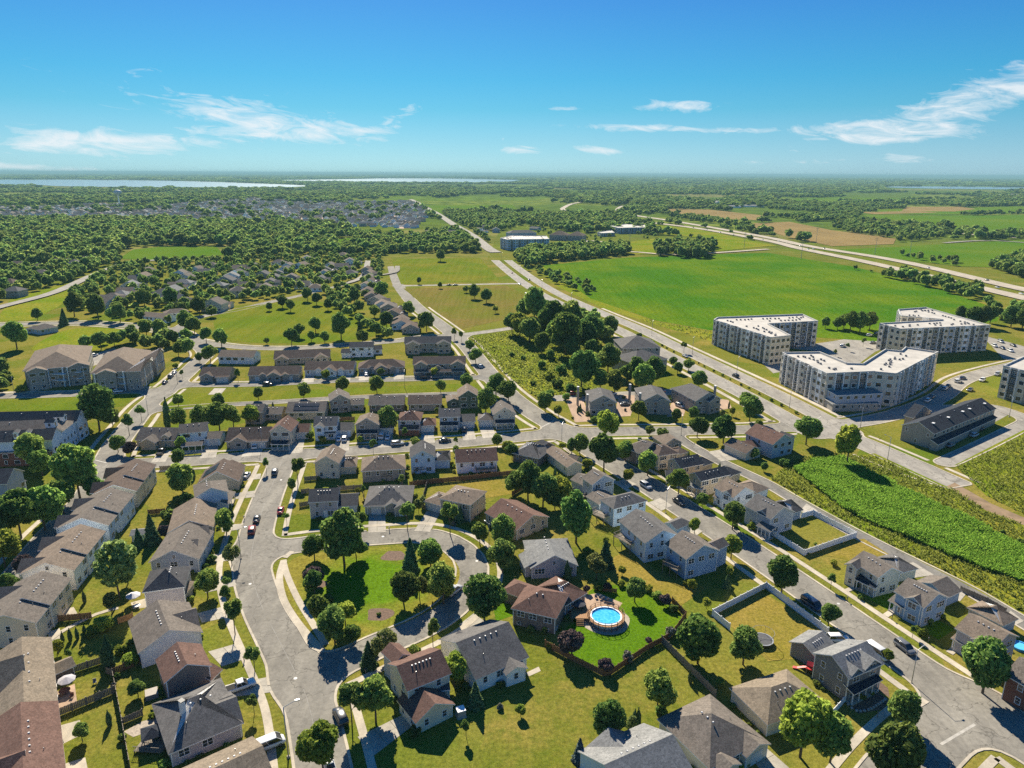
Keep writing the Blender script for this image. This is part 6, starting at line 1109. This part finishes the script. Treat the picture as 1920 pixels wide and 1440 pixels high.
# ------------------------------------------------------------------ vehicles
def paint(name,c):
    m,nt,b=nodes(name); b.inputs['Base Color'].default_value=(*c,1); b.inputs['Roughness'].default_value=.3; b.inputs['Coat Weight'].default_value=.6; b.inputs['Coat Roughness'].default_value=.05
    n=pos_noise(nt,8,2,.5,'obj'); nt.links.new(ramp(nt,n,[(.3,mul(c,.9)),(.7,mul(c,1.06))]),b.inputs['Base Color']); return m
PAINT={k:paint('paint_'+k,c) for k,c in dict(white=(.68,.68,.66),black=(.02,.021,.023),silver=(.4,.41,.42),grey=(.13,.135,.14),red=(.32,.025,.02),blue=(.03,.06,.16),navy=(.015,.03,.07)).items()}
RUB=simple('tyre_rubber',(.02,.02,.02),.9); RIM=simple('rim_alloy',(.4,.4,.41),.35,.1,3,.7); CG=glassmat('car_glass',(.018,.022,.026),.06); HL=simple('headlight_lens',(.7,.7,.68),.15); TL=simple('tail_light',(.3,.01,.01),.25)
def ring(x,hw,z0,z1,k=.82): return [(x,-hw*.94,z0),(x,hw*.94,z0),(x,hw,z0+(z1-z0)*.35),(x,hw*.98,z0+(z1-z0)*.72),(x,hw*k,z1),(x,-hw*k,z1),(x,-hw*.98,z0+(z1-z0)*.72),(x,-hw,z0+(z1-z0)*.35)]
def rect(x,hw,z): return (x,-hw,z),(x,hw,z)
CARS={}
def car_meshes(k):
    L,hw={'sedan':(4.7,.9),'suv':(4.75,.95),'van':(5.2,1.0),'pickup':(5.7,1.0)}[k]; h=L/2; b=MB(); zb=.28
    if k=='sedan': b.loft([ring(-h,hw*.8,.42,.78),ring(-h+.25,hw*.96,zb,.95),ring(-h+1.0,hw,zb,1.0),ring(.9,hw,zb,.95),ring(h-.55,hw*.97,zb,.82),ring(h,hw*.78,.4,.66)]); cab=[(-h+.75,.98,.8),(-h+1.45,1.42,.68),(.35,1.44,.68),(1.1,.94,.8)]
    elif k=='suv': b.loft([ring(-h,hw*.85,.45,1.0),ring(-h+.15,hw*.98,zb,1.1),ring(0,hw,zb,1.08),ring(1.1,hw,zb,1.04),ring(h-.4,hw*.97,zb,.98),ring(h,hw*.8,.42,.8)]); cab=[(-h+.1,1.08,.84),(-h+.4,1.66,.74),(.5,1.7,.74),(1.3,1.04,.84)]
    elif k=='van': b.loft([ring(-h,hw*.88,.45,1.15),ring(-h+.1,hw*.98,zb,1.2),ring(.8,hw,zb,1.15),ring(1.7,hw,zb,1.1),ring(h-.3,hw*.95,zb,.95),ring(h,hw*.8,.42,.8)]); cab=[(-h+.05,1.18,.9),(-h+.2,1.95,.82),(1.2,1.95,.82),(2.1,1.08,.86)]
    else: b.loft([ring(-h,hw*.95,.5,1.02,.96),ring(-h+.1,hw,zb+.1,1.05,.96),ring(-.6,hw,zb+.1,1.05,.96),ring(.9,hw,zb+.1,1.1,.9),ring(h-.3,hw*.98,zb+.1,1.05),ring(h,hw*.85,.5,.9)]); cab=[(-.75,1.05,.84),(-.6,1.78,.76),(.7,1.8,.76),(1.45,1.1,.84)]
    g=MB(); rr=[]
    for x,z,w in cab: rr.append((x,z,w*hw/.95*1.0))
    (x0,z0,w0),(x1,z1,w1),(x2,z2,w2),(x3,z3,w3)=rr
    lo=[(x0,-w0,z0),(x3,-w3,z3),(x3,w3,z3),(x0,w0,z0)]; hi=[(x1,-w1,z1),(x2,-w2,z2),(x2,w2,z2),(x1,w1,z1)]
    for i in range(4): j=(i+1)%4; g.face((lo[i],lo[j],hi[j],hi[i]))
    r=MB(); e=.03; r.loft([[(x1-e,-w1-e,z1-.02),(x2+e,-w2-e,z2-.02),(x2+e,w2+e,z2-.02),(x1-e,w1+e,z1-.02)],[(x1+.1,-w1+.12,z1+.07),(x2-.1,-w2+.12,z2+.07),(x2-.1,w2-.12,z2+.07),(x1+.1,w1-.12,z1+.07)]])
    pl=MB()
    for f in (0,.5,1):  # window pillars
        xa,xb=x0+(x3-x0)*f,x1+(x2-x1)*f
        for s in (-1,1): pl.tube((xa,s*(w0+.005),z0),(xb,s*(w1+.005),z1),.045,.045,4)
    wh=MB(); wh.tube((0,-.11,0),(0,.11,0),.34,.34,12); ri=MB(); ri.tube((0,-.125,0),(0,.125,0),.21,.21,8)
    hl=MB(); hl.box(-.06,.06,-.2,.2,-.08,.08,0,.02,.04)
    bed=None
    if k=='pickup': bed=MB(); bed.box(-h+.15,-.85,-hw*.82,hw*.82,1.03,1.062)
    CARS[k]=dict(body=b.mesh('body',PAINT['white'],True),glass=g.mesh('window_glass',CG),roof=r.mesh('roof_panel',PAINT['white'],True),pil=pl.mesh('pillar_frame',PAINT['white']),wheel=wh.mesh('wheel',RUB),rim=ri.mesh('rim',RIM),hl=hl.mesh('headlight',HL),tl=hl.mesh('tail_light',TL),bed=bed and bed.mesh('cargo_bed',RUB),L=L,hw=hw)
for k in ('sedan','suv','van','pickup'): car_meshes(k)
def car(x,y,x2,y2,kind,col,label,group=None,z=.03):
    p,q=gp(x,y,.7),gp(x2,y2,.7); rz=math.atan2(q.y-p.y,q.x-p.x); c=CARS[kind]; nm={'sedan':'car','suv':'car','van':'van','pickup':'pickup_truck'}[kind]; o=empty(nm,(p.x,p.y,z),rz); tag(o,label,nm.replace('_',' '),group); far=p.y>420
    def pt(n,me,loc=(0,0,0)):
        b=link(n,me,o,loc); 
        if n in('body','roof_panel','pillar_frame'): b.material_slots[0].link='OBJECT'; b.material_slots[0].material=PAINT[col]
        return b
    pt('body',c['body']); pt('window_glass',c['glass']); pt('roof_panel',c['roof'])
    if far: return
    pt('pillar_frame',c['pil']); L,hw=c['L'],c['hw']
    for sx in (-.31,.31):
        for s in (-1,1): w=pt('wheel',c['wheel'],(L*sx,s*(hw-.1),.34)); link('rim',c['rim'],w)
    for s in (-1,1): pt('headlight',c['hl'],(L/2-.1,s*hw*.6,.68)); pt('tail_light',c['tl'],(-L/2+.06,s*hw*.66,.78))
    if c['bed']: pt('cargo_bed',c['bed'])
CL=[(638,1342,632,1330,'suv','black','black car parked at the kerb beside the red-brown roofed cream house'),(505,1394,525,1386,'van','white','white van parked in the driveway beside the tan-roofed house'),(450,1286,470,1279,'pickup','white','white pickup truck in the driveway of the chimney house'),(617,1432,612,1415,'sedan','white','white car under the yellow-green tree at the photo bottom'),
(526,956,530,940,'sedan','red','dark red car parked by the loop corner house'),(472,993,476,975,'suv','red','red car parked on the far kerb of the curving street'),(515,884,518,872,'suv','grey','grey car parked by the corner of the cross street'),(481,972,485,958,'sedan','black','black car parked below the hip-roofed pale blue house'),(462,890,470,880,'sedan','white','white car in the yard beside the solar-panel roof'),
(1522,1132,1535,1141,'van','navy','navy van parked on the diagonal street beside the white fence'),(1697,1213,1710,1223,'suv','grey','grey car parked opposite the corner house'),(1645,1222,1658,1231,'van','white','white van parked beside the slate-grey corner house'),(1571,1197,1588,1197,'suv','white','white car with dark sunroof beside the corner house garage'),(1211,910,1224,918,'suv','silver','silver car on the diagonal street opposite the navy-roofed house'),(1273,940,1284,947,'sedan','black','black car parked in tree shade on the diagonal street'),
(745,831,760,830,'suv','silver','silver car parked on the cross street by the vans'),(834,825,850,824,'sedan','black','black car parked on the cross street by the blue-grey house'),(635,822,636,816,'sedan','white','white car on the left of the pale blue house driveway'),(646,822,648,816,'suv','white','white car on the right of the pale blue house driveway'),(715,817,717,810,'van','white','white van in the driveway of the tan hip-roofed house'),(727,819,729,812,'sedan','white','white car beside the van at the tan hip-roofed house'),(870,805,871,800,'suv','black','black car at the blue-grey house garage'),(302,847,308,840,'pickup','black','dark pickup in front of the low ranch house'),(478,836,480,830,'suv','white','white car in front of the brown-roofed ranch'),(852,1106,870,1092,'suv','silver','silver car in tree shade on the bend of the loop'),
(502,720,520,720,'suv','black','black car on the lane in front of the duplexes'),(796,707,815,706,'suv','black','dark car on the lane by the brown townhouses'),(816,707,835,706,'sedan','grey','grey car on the lane by the brown townhouses'),(687,701,688,695,'sedan','white','white car parked at the hip-ended duplex'),(900,686,893,676,'suv','white','white car on the street beside the brown townhouses'),(842,534,860,534,'sedan','black','dark car on the road across the grass field'),(854,534,870,534,'sedan','grey','grey car on the road across the grass field'),
(309,716,320,706,'sedan','navy','dark blue car parked along the diagonal west street'),(320,705,330,696,'suv','grey','grey car parked along the diagonal west street'),(327,698,337,689,'sedan','silver','silver car parked along the diagonal west street'),(220,733,240,732,'sedan','white','white car on the street below the apartment blocks'),(176,666,190,662,'suv','white','white car in the apartment parking lot'),(202,664,212,662,'sedan','grey','grey car in the apartment parking lot'),
(1072,738,1090,737,'pickup','red','red pickup truck beside the westernmost chimney duplex'),(1147,738,1160,737,'suv','white','white car between two chimney duplexes'),(1172,757,1188,756,'sedan','grey','grey car in the forecourt of the middle duplex'),(1240,731,1255,736,'sedan','red','red car behind the middle chimney duplex'),(1275,760,1285,764,'suv','white','white car beside the duplex near the arterial road'),(1268,738,1280,742,'sedan','silver','silver car behind the duplex near the arterial road'),
(1120,601,1108,595,'sedan','black','black car turning at the arterial road crossing'),(987,552,996,558,'van','white','white box van driving on the arterial road'),(992,524,984,518,'sedan','black','black car driving on the arterial road'),(974,532,980,537,'sedan','white','white car driving on the arterial road'),(1379,704,1364,696,'suv','black','black car driving past the flat-roofed apartments'),(960,511,953,505,'sedan','red','red car driving on the arterial road'),(1285,667,1300,674,'sedan','silver','silver car driving on the arterial road')]
for c in CL: car(*c)
PK='cars parked at the flat-roofed apartments'
for i,(x,y,x2,y2) in enumerate(((1740,750,1752,743),(1748,743,1760,736),(1772,728,1784,720),(1778,723,1790,715),(1797,714,1812,710),(1805,708,1820,703),(1842,712,1828,720),(1819,730,1806,738),(1870,701,1858,708),(1490,648,1491,642),(1496,647,1497,641),(1530,658,1531,650),(1580,648,1590,644),(1637,642,1650,640),(1877,640,1890,645),(1900,647,1912,652),(1865,648,1875,653),(1880,652,1890,657),(1895,657,1905,662),(1782,834,1795,828),(1827,815,1840,809),(1840,803,1852,797),(1630,628,1640,626),(1645,625,1655,624))):
    col=('white','grey','silver','black','white','navy')[i%6]; car(x,y,x2,y2,('suv','sedan')[i%2],col,col+' car parked or driving beside the flat-roofed apartments','%s cars by the flat-roofed apartments'%col)
for i,(x,y,s) in enumerate(((1915,552,1),(1870,540,1),(1690,506,1),(1515,468,1),(1525,467,1),(1545,466,-1),(1500,462,-1),(1740,503,-1),(1850,526,-1),(1430,450,1),(1405,446,1),(1375,441,1),(1350,436,-1),(1325,431,-1),(1300,427,1),(1460,453,-1))):
    col=('white','silver','black')[i%3]; car(x,y,x+20*s,y+4*s,'sedan',col,col+' car driving on the distant highway',col+' cars on the highway',.73)
# ------------------------------------------------------------------ lamps, poles, signs
b=MB(); b.tube((0,0,0),(0,0,7.6),.1,.06,8); LP=b.mesh('pole',M['metal'],True); b=MB(); b.tube((0,0,7.55),(1.5,0,8.0),.04,.035,6); LA=b.mesh('arm',M['metal']); b=MB(); b.box(1.4,2.0,-.14,.14,7.94,8.08,0,.05,.04); LH=b.mesh('lamp_head',M['metal']); b=MB(); b.tube((0,0,0),(0,0,.25),.24,.2,8); LB=b.mesh('base',M['conc'])
def lamp(x,y,x2,y2,label,s=1.0,group=None):
    p=gp(x,y); q=gp(x2,y2); o=empty('street_lamp',p,math.atan2(q.y-p.y,q.x-p.x)); tag(o,label,'street lamp',group)
    for n,m in (('pole',LP),('arm',LA),('lamp_head',LH),('base',LB)): link(n,m,o,(0,0,0),0,(s,s,s))
lamp(541,1420,570,1410,'tall grey street lamp beside the curving street driveways',1.35); lamp(1709,1281,1760,1255,'grey street lamp at the slate-grey corner house'); lamp(1248,962,1262,950,'grey street lamp in front of the large pale blue house'); lamp(452,1048,475,1045,'street lamp on the left kerb of the curving street',1.1); lamp(917,1026,905,1020,'street lamp on the outer bend of the loop',.9); lamp(492,838,495,850,'street lamp at the brown-roofed ranch corner'); lamp(1613,802,1600,806,'street lamp on the access street by the navy townhouses',1.1); lamp(1664,862,1645,858,'street lamp beside the dead-end street',1.1); lamp(1480,765,1465,760,'street lamp at the arterial crossing'); lamp(1892,782,1880,775,'street lamp at the far end of the navy townhouses',1.1); lamp(1053,832,1060,822,'street lamp at the corner of the cross and diagonal streets'); lamp(1277,816,1277,808,'street lamp on the cross street by the chimney duplexes'); lamp(278,778,290,772,'street lamp at the junction of the mid alley',1.0); lamp(333,720,325,724,'street lamp by the brown ranch lane'); lamp(27,738,35,745,'street lamp below the stone apartment block'); lamp(759,727,760,714,'street lamp on the mown strip')
for x,y in ((1298,664),(1222,630),(1071,572),(1016,545),(975,517),(1381,704),(940,490)): lamp(x,y,x+8,y-5,'street lamp in the median of the arterial road',1.2,'street lamps along the arterial road')
b=MB(); b.tube((0,0,0),(0,0,22),.28,.16,7); PP=b.mesh('pole',M['metal']); b=MB(); b.box(-2.2,2.2,-.12,.12,20.2,20.5); CA=b.mesh('crossarm',M['bark'])
for x,y in ((1502,486),(1640,478),(1705,482),(1530,455),(1395,466),(1180,468)):
    o=empty('utility_pole',gp(x,y)); tag(o,'tall power line pole near the highway','utility pole','power line poles near the highway'); link('pole',PP,o); link('crossarm',CA,o); link('crossarm',CA,o,(0,.02,-2.2))
# ------------------------------------------------------------------ pool garden
def disc(b,r,z,n=36,mi=0): b.face([(r*math.cos(2*math.pi*i/n),r*math.sin(2*math.pi*i/n),z) for i in range(n)],mi)
def annulus(b,r0,r1,z0,z1,n=36,mi=0):
    for i in range(n):
        a,c=2*math.pi*i/n,2*math.pi*(i+1)/n; P0=lambda r,t,z:(r*math.cos(t),r*math.sin(t),z)
        b.face((P0(r0,a,z1),P0(r1,a,z1),P0(r1,c,z1),P0(r0,c,z1)),mi); b.face((P0(r1,a,z0),P0(r1,c,z0),P0(r1,c,z1),P0(r1,a,z1)),mi); b.face((P0(r0,c,z0),P0(r0,a,z0),P0(r0,a,z1),P0(r0,c,z1)),mi)
def pool():
    p=gp(1136,1164,0); root=empty('swimming_pool',p); tag(root,'round above-ground pool with bright blue water and wooden deck ring','swimming pool')
    liner=simple('pool_liner',(.03,.22,.45),.5,.15,1.2); b=MB(); disc(b,3.25,.25); b2=MB(); annulus(b2,3.25,3.34,.1,1.3); annulus(b2,3.2,3.5,1.3,1.36); link('liner_floor',b.mesh('liner_floor',liner),root); link('pool_wall',b2.mesh('pool_wall',[M['trim']]),root)
    b=MB(); annulus(b,3.23,3.248,.25,1.3); link('liner_wall',b.mesh('liner_wall',liner),root)
    m,nt,bs=nodes('pool_water'); bs.inputs['Base Color'].default_value=(.06,.42,.68,1); bs.inputs['Roughness'].default_value=.06; n=pos_noise(nt,1.6,3,.6,'obj'); nt.links.new(ramp(nt,n,[(.35,(.03,.33,.62)),(.65,(.10,.5,.74))]),bs.inputs['Base Color']); bump(nt,bs,n,.25,.05)
    b=MB(); disc(b,3.24,1.12); link('water',b.mesh('water',m),root)
    b=MB(); n=40; b.box(0,.6,0,2*math.pi*3.8/n-.03,-.05,0); bd=b.mesh('deck_board',M['cedar'])
    for i in range(n): a=2*math.pi*i/n; link('deck_board',bd,root,(3.5*math.cos(a),3.5*math.sin(a),1.28),a)
    pm=MB(); pm.box(-.06,.06,-.06,.06,0,2.15); pp=pm.mesh('post',M['woodred'])
    for i in range(18): a=2*math.pi*i/18; link('post',pp,root,(4.07*math.cos(a),4.07*math.sin(a),0),a)
    b=MB(); annulus(b,4.03,4.11,2.1,2.16,36); link('railing',b.mesh('railing',M['woodred']),root); b=MB(); annulus(b,4.05,4.09,1.55,1.62,36); link('railing',b.mesh('railing',M['woodred']),root)
    b=MB(); b.box(-7.2,-4.0,-1.2,4.4,.55,.6); 
    nb=12; w=MB(); w.box(0,.43,0,5.2,-.06,0); wm=w.mesh('deck_board',M['cedar'])
    for i in range(8): link('deck_board',wm,root,(-7.6+i*.46,-.6,1.0+.0*i))
    for x in (-7.5,-4.1):
        for y in (-.5,2.0,4.5): o=link('post',DPOST,root,(x,y,0),0,(1,1,.94))
    for i in range(4): s=MB(); s.box(0,1.6,0,.32,0,.06); link('step',s.mesh('step',M['cedar']),root,(-6.6,-1.0-.34*i,.78-.2*i))
    sheet('stone_border',[(p.x+5.3*math.cos(t)*(1+.05*math.sin(4*t)),p.y+5.1*math.sin(t)) for t in [i*2*math.pi/36 for i in range(36)]],M['gravel'],.03)
    c=gp(1112,1140); sheet('patio',[(c.x-6,c.y-4),(c.x+3,c.y-5),(c.x+7,c.y+2),(c.x+2,c.y+6),(c.x-6,c.y+4)],M['paver'],.026)
pool()
def loung(x,y,rz,label,col='w_dkgrey',group=None):
    o=empty('garden_chair',gp(x,y),rz); tag(o,label,'chair',group); b=MB(); b.box(-.3,.3,-.3,.3,.38,.45); link('seat',b.mesh('seat',M[col]),o); b=MB(); b.box(-.3,.3,.26,.33,.45,1.0); link('backrest',b.mesh('backrest',M[col]),o)
    for sx in (-.25,.25):
        for sy in (-.25,.25): b=MB(); b.box(sx-.03,sx+.03,sy-.03,sy+.03,0,.38); link('leg',b.mesh('leg',M['darktrim']),o)
def table(x,y,label,r=.7,mat='w_white'):
    o=empty('garden_table',gp(x,y)); tag(o,label,'table'); b=MB(); b.tube((0,0,.68),(0,0,.74),r,r,14); link('table_top',b.mesh('table_top',M[mat]),o); b=MB(); b.tube((0,0,.05),(0,0,.68),.06,.06,6); link('leg',b.mesh('leg',M['darktrim']),o); b=MB(); b.tube((0,0,0),(0,0,.05),.35,.35,10); link('base',b.mesh('base',M['darktrim']),o)
def parasol(x,y,label,mat,r=1.6,h=2.5):
    o=empty('parasol',gp(x,y)); tag(o,label,'parasol'); b=MB(); b.tube((0,0,0),(0,0,h),.03,.03,6); link('pole',b.mesh('pole',M['metal']),o); b=MB(); n=8; A=[(r*math.cos(i*math.pi/4),r*math.sin(i*math.pi/4),h-.55) for i in range(n)]
    for i in range(n): b.face((A[i],A[(i+1)%n],(0,0,h))); b.face(((A[i][0],A[i][1],h-.7),(A[(i+1)%n][0],A[(i+1)%n][1],h-.7),A[(i+1)%n],A[i]))
    link('canopy',b.mesh('canopy',mat),o); b=MB(); b.tube((0,0,0),(0,0,.12),.3,.28,8); link('base',b.mesh('base',M['conc']),o)
GC='garden chairs on the pool patio'
for x,y in ((1118,1122),(1126,1124),(1133,1127),(1141,1130),(1108,1150),(1100,1158)): loung(x,y,.4,'dark garden chair on the pool patio','w_dkgrey',GC)
table(1114,1148,'round table on the pool patio',.8,'w_tan'); parasol(1085,1145,'closed-in dark parasol by the pool house door',simple('dark_canvas',(.06,.06,.07),.8))
parasol(252,1130,'white and grey parasol in the shady yard',simple('pale_canvas',(.5,.5,.52),.8)); table(258,1140,'round pale table beside the shady yard parasol'); parasol(128,1290,'grey parasol on the red-paved townhouse patio',simple('grey_canvas',(.35,.34,.36),.8)); table(122,1300,'pink-red table on the townhouse patio',1.0,'w_brick'); loung(135,1308,.2,'red garden chair on the townhouse patio','w_brick'); loung(178,1282,.5,'small dark fire bowl chair on the townhouse lawn')
for nm,a,mt in (('patio',((112,1145),(138,1138),(146,1152),(118,1158)),'conc'),('patio',((90,1185),(112,1178),(116,1196),(92,1204)),'conc'),('patio',((100,1300),(140,1282),(145,1320),(106,1335)),'paver'),('patio',((114,1360),(150,1350),(152,1378),(118,1395)),'conc'),('patio',((232,1372),(268,1352),(300,1345),(305,1362),(250,1382)),'gravel'),('patio',((245,1130),(280,1120),(282,1138),(250,1142)),'conc'),('patio',((985,1262),(1010,1250),(1014,1258),(992,1268)),'conc'),('patio',((122,1432),(160,1420),(168,1460),(128,1470)),'conc'),('patio',((112,1390),(118,1387),(120,1393),(113,1396)),'conc'),('patio',((290,1100),(300,1098),(300,1106),(290,1108)),'conc')): sheet(nm,P(*a),M[mt],.018)
# hot tub gazebo, shed, trampoline, play set, utility boxes
o=H('small garden shed with tan roof between the townhouse yards','sand','brown',(100,1262,137,1246,2.2,3.2,'x',.5,'NV'),name='garden_shed',cat='shed')
H('small white garden shed behind the purple-leaved yard tree','ltgrey','white',(246,1002,270,1000,2.3,3,'x',.4,'NV'),name='garden_shed',cat='shed')
def gazebo(x,y,label):
    o=empty('gazebo',gp(x,y),.5); tag(o,label,'gazebo')
    for sx in (-1.4,1.4):
        for sy in (-1.4,1.4): link('post',DPOST,o,(sx,sy,0),0,(1,1,2.3))
    b=MB()
    A=[(-1.8,-1.8,2.25),(1.8,-1.8,2.25),(1.8,1.8,2.25),(-1.8,1.8,2.25)]
    for i in range(4): b.face((A[i],A[(i+1)%4],(0,0,3.2)))
    link('roof',b.mesh('roof',M['r_navy']),o)
gazebo(289,1392,'navy-roofed gazebo beside the chimney house'); 
def hottub(x,y,label):
    o=empty('hot_tub',gp(x,y),.5); tag(o,label,'hot tub'); b=MB(); b.box(-1.1,1.1,-1.1,1.1,0,.9,0,.04,.04); link('shell',b.mesh('shell',M['w_dkgrey']),o); b=MB(); b.box(-1.12,1.12,-1.12,1.12,.902,1.02,0,.05,.05); link('cover',b.mesh('cover',M['w_taupe']),o)
hottub(285,1305,'square hot tub with tan cover behind the red-brown house')
def tramp(x,y,label):
    o=empty('trampoline',gp(x,y)); tag(o,label,'trampoline'); b=MB(); disc(b,2.0,.85,24); link('mat',b.mesh('mat',M['darktrim']),o); b=MB(); annulus(b,2.0,2.25,.82,.9,24); link('frame',b.mesh('frame',M['metal']),o)
    pm=MB(); pm.tube((0,0,0),(0,0,2.7),.035,.035,5); pp=pm.mesh('post',M['metal'])
    for i in range(6): a=i*math.pi/3; link('post',pp,o,(2.28*math.cos(a),2.28*math.sin(a),0))
    b=MB(); annulus(b,2.26,2.3,2.65,2.7,24); link('ring',b.mesh('ring',M['metal']),o)
tramp(1429,1205,'round trampoline beside the dark round tree')
def play():
    o=empty('play_set',gp(1520,1262),-.5); tag(o,'red plastic slide play set by the slate-grey corner house','play set'); red=simple('red_plastic',(.5,.03,.03),.4)
    for sx in (-.8,.8):
        for sy in (-.6,.6): link('post',DPOST,o,(sx,sy,0),0,(1,1,2.0))
    b=MB(); b.box(-.95,.95,-.75,.75,1.15,1.25); link('platform',b.mesh('platform',red),o); b=MB(); b.face(((-.9,-.7,2.0),(.9,-.7,2.0),(.9,0,2.6),(-.9,0,2.6))); b.face(((.9,.7,2.0),(-.9,.7,2.0),(-.9,0,2.6),(.9,0,2.6))); link('canopy',b.mesh('canopy',red),o)
    b=MB(); b.loft([[(-3.4,-.35,.12),(-3.4,.35,.12),(-3.4,.35,.22),(-3.4,-.35,.22)],[(-2.6,-.35,.25),(-2.6,.35,.25),(-2.6,.35,.36),(-2.6,-.35,.36)],[(-.9,-.35,1.15),(-.9,.35,1.15),(-.9,.35,1.26),(-.9,-.35,1.26)]]); link('slide',b.mesh('slide',red),o)
play()
def ubox(x,y,label,w=1.1,h=1.0):
    o=empty('utility_box',gp(x,y),.4); tag(o,label,'utility box'); b=MB(); b.box(-w/2,w/2,-w/2,w/2,.08,h); link('cabinet',b.mesh('cabinet',M['w_stone']),o); b=MB(); b.box(-w/2-.05,w/2+.05,-w/2-.05,w/2+.05,h,h+.08,0,.03,.03); link('lid',b.mesh('lid',M['w_white']),o); b=MB(); b.box(-w/2-.15,w/2+.15,-w/2-.15,w/2+.15,0,.08); link('pad',b.mesh('pad',M['conc']),o)
ubox(864,1342,'beige utility cabinet behind the red-brown roofed garage',1.5,1.5)
def kpool():
    o=empty('paddling_pool',gp(1912,1214)); tag(o,'blue paddling pool beside the pale mauve house','paddling pool'); b=MB(); annulus(b,1.5,1.75,0,.55,24); link('rim',b.mesh('rim',simple('blue_vinyl',(.05,.3,.6),.4)),o); b=MB(); disc(b,1.5,.4,24); link('water',b.mesh('water',simple('shallow_water',(.1,.45,.7),.1)),o)
kpool()
# stones round the corner bed, hydrant-like stub posts, mailboxes, manhole covers
_b=MB(); _b.loft([[(.32*math.cos(a)*k,.26*math.sin(a)*k,z) for a in [i*math.pi/4 for i in range(8)]] for k,z in ((.9,0),(1,.18),(.7,.36))]); STN=_b.mesh('stone',M['w_stone'],True)
root=empty('stone_edging',gp(1612,1330)); tag(root,'ring of pale stones edging the bed before the blue porch','stone edging'); q=dens(PX((1584,1306),(1590,1322),(1606,1334),(1628,1332),(1646,1322),(1660,1312)),.62); 
for i,p in enumerate(q): link('stone',STN,root,(p[0]-root.location.x,p[1]-root.location.y,0),i*1.3)
_b=MB(); _b.tube((0,0,0),(0,0,.012),.36,.36,14); MH=_b.mesh('manhole_cover',simple('manhole_iron',(.45,.44,.42),.6))
for x,y,l in ((554,1272,'at the loop junction'),(894,1052,'on the bend of the loop'),(718,1006,'on the upper loop street'),(527,900,'on the curving street near the cross street'),(469,1095,'on the curving street beside the island'),(1572,1132,'beside the navy van')): tag(link('manhole_cover',MH,None,(*g2(x,y),.021)),'pale round manhole cover '+l,'manhole cover')
def mailbox(x,y):
    o=empty('mailbox',gp(x,y),1.0); tag(o,'small kerbside mailbox on a post','mailbox','kerbside mailboxes'); link('post',DPOST,o,(0,0,0),0,(1,1,1.05)); b=MB(); b.loft([[(x_,-.1,1.05),(x_,.1,1.05),(x_,.1,1.22),(x_,.05,1.29),(x_,-.05,1.29),(x_,-.1,1.22)] for x_ in (-.24,.24)]); link('box',b.mesh('box',M['darktrim']),o)
for x,y in ((686,1264),(458,975),(1645,1345),(730,996),(1588,1128),(1672,1162),(1740,1205),(458,1240)): mailbox(x,y)
# ------------------------------------------------------------------ haze
def haze():
    b=MB(); b.box(-33000,33000,-900,32000,-1.0,112.0); m=bpy.data.materials.new('haze_air'); m.use_nodes=True; nt=m.node_tree; nt.nodes.clear(); o=nt.nodes.new('ShaderNodeOutputMaterial'); v=nt.nodes.new('ShaderNodeVolumePrincipled'); v.inputs['Color'].default_value=(.27,.5,.56,1); v.inputs['Density'].default_value=HAZE; v.inputs['Anisotropy'].default_value=.0; nt.links.new(v.outputs[0],o.inputs['Volume'])
    h=link('haze',b.mesh('haze',m)); tag(h,kind='stuff',label='thin blue summer haze over the far plain')
HAZE=7.5e-5
haze()
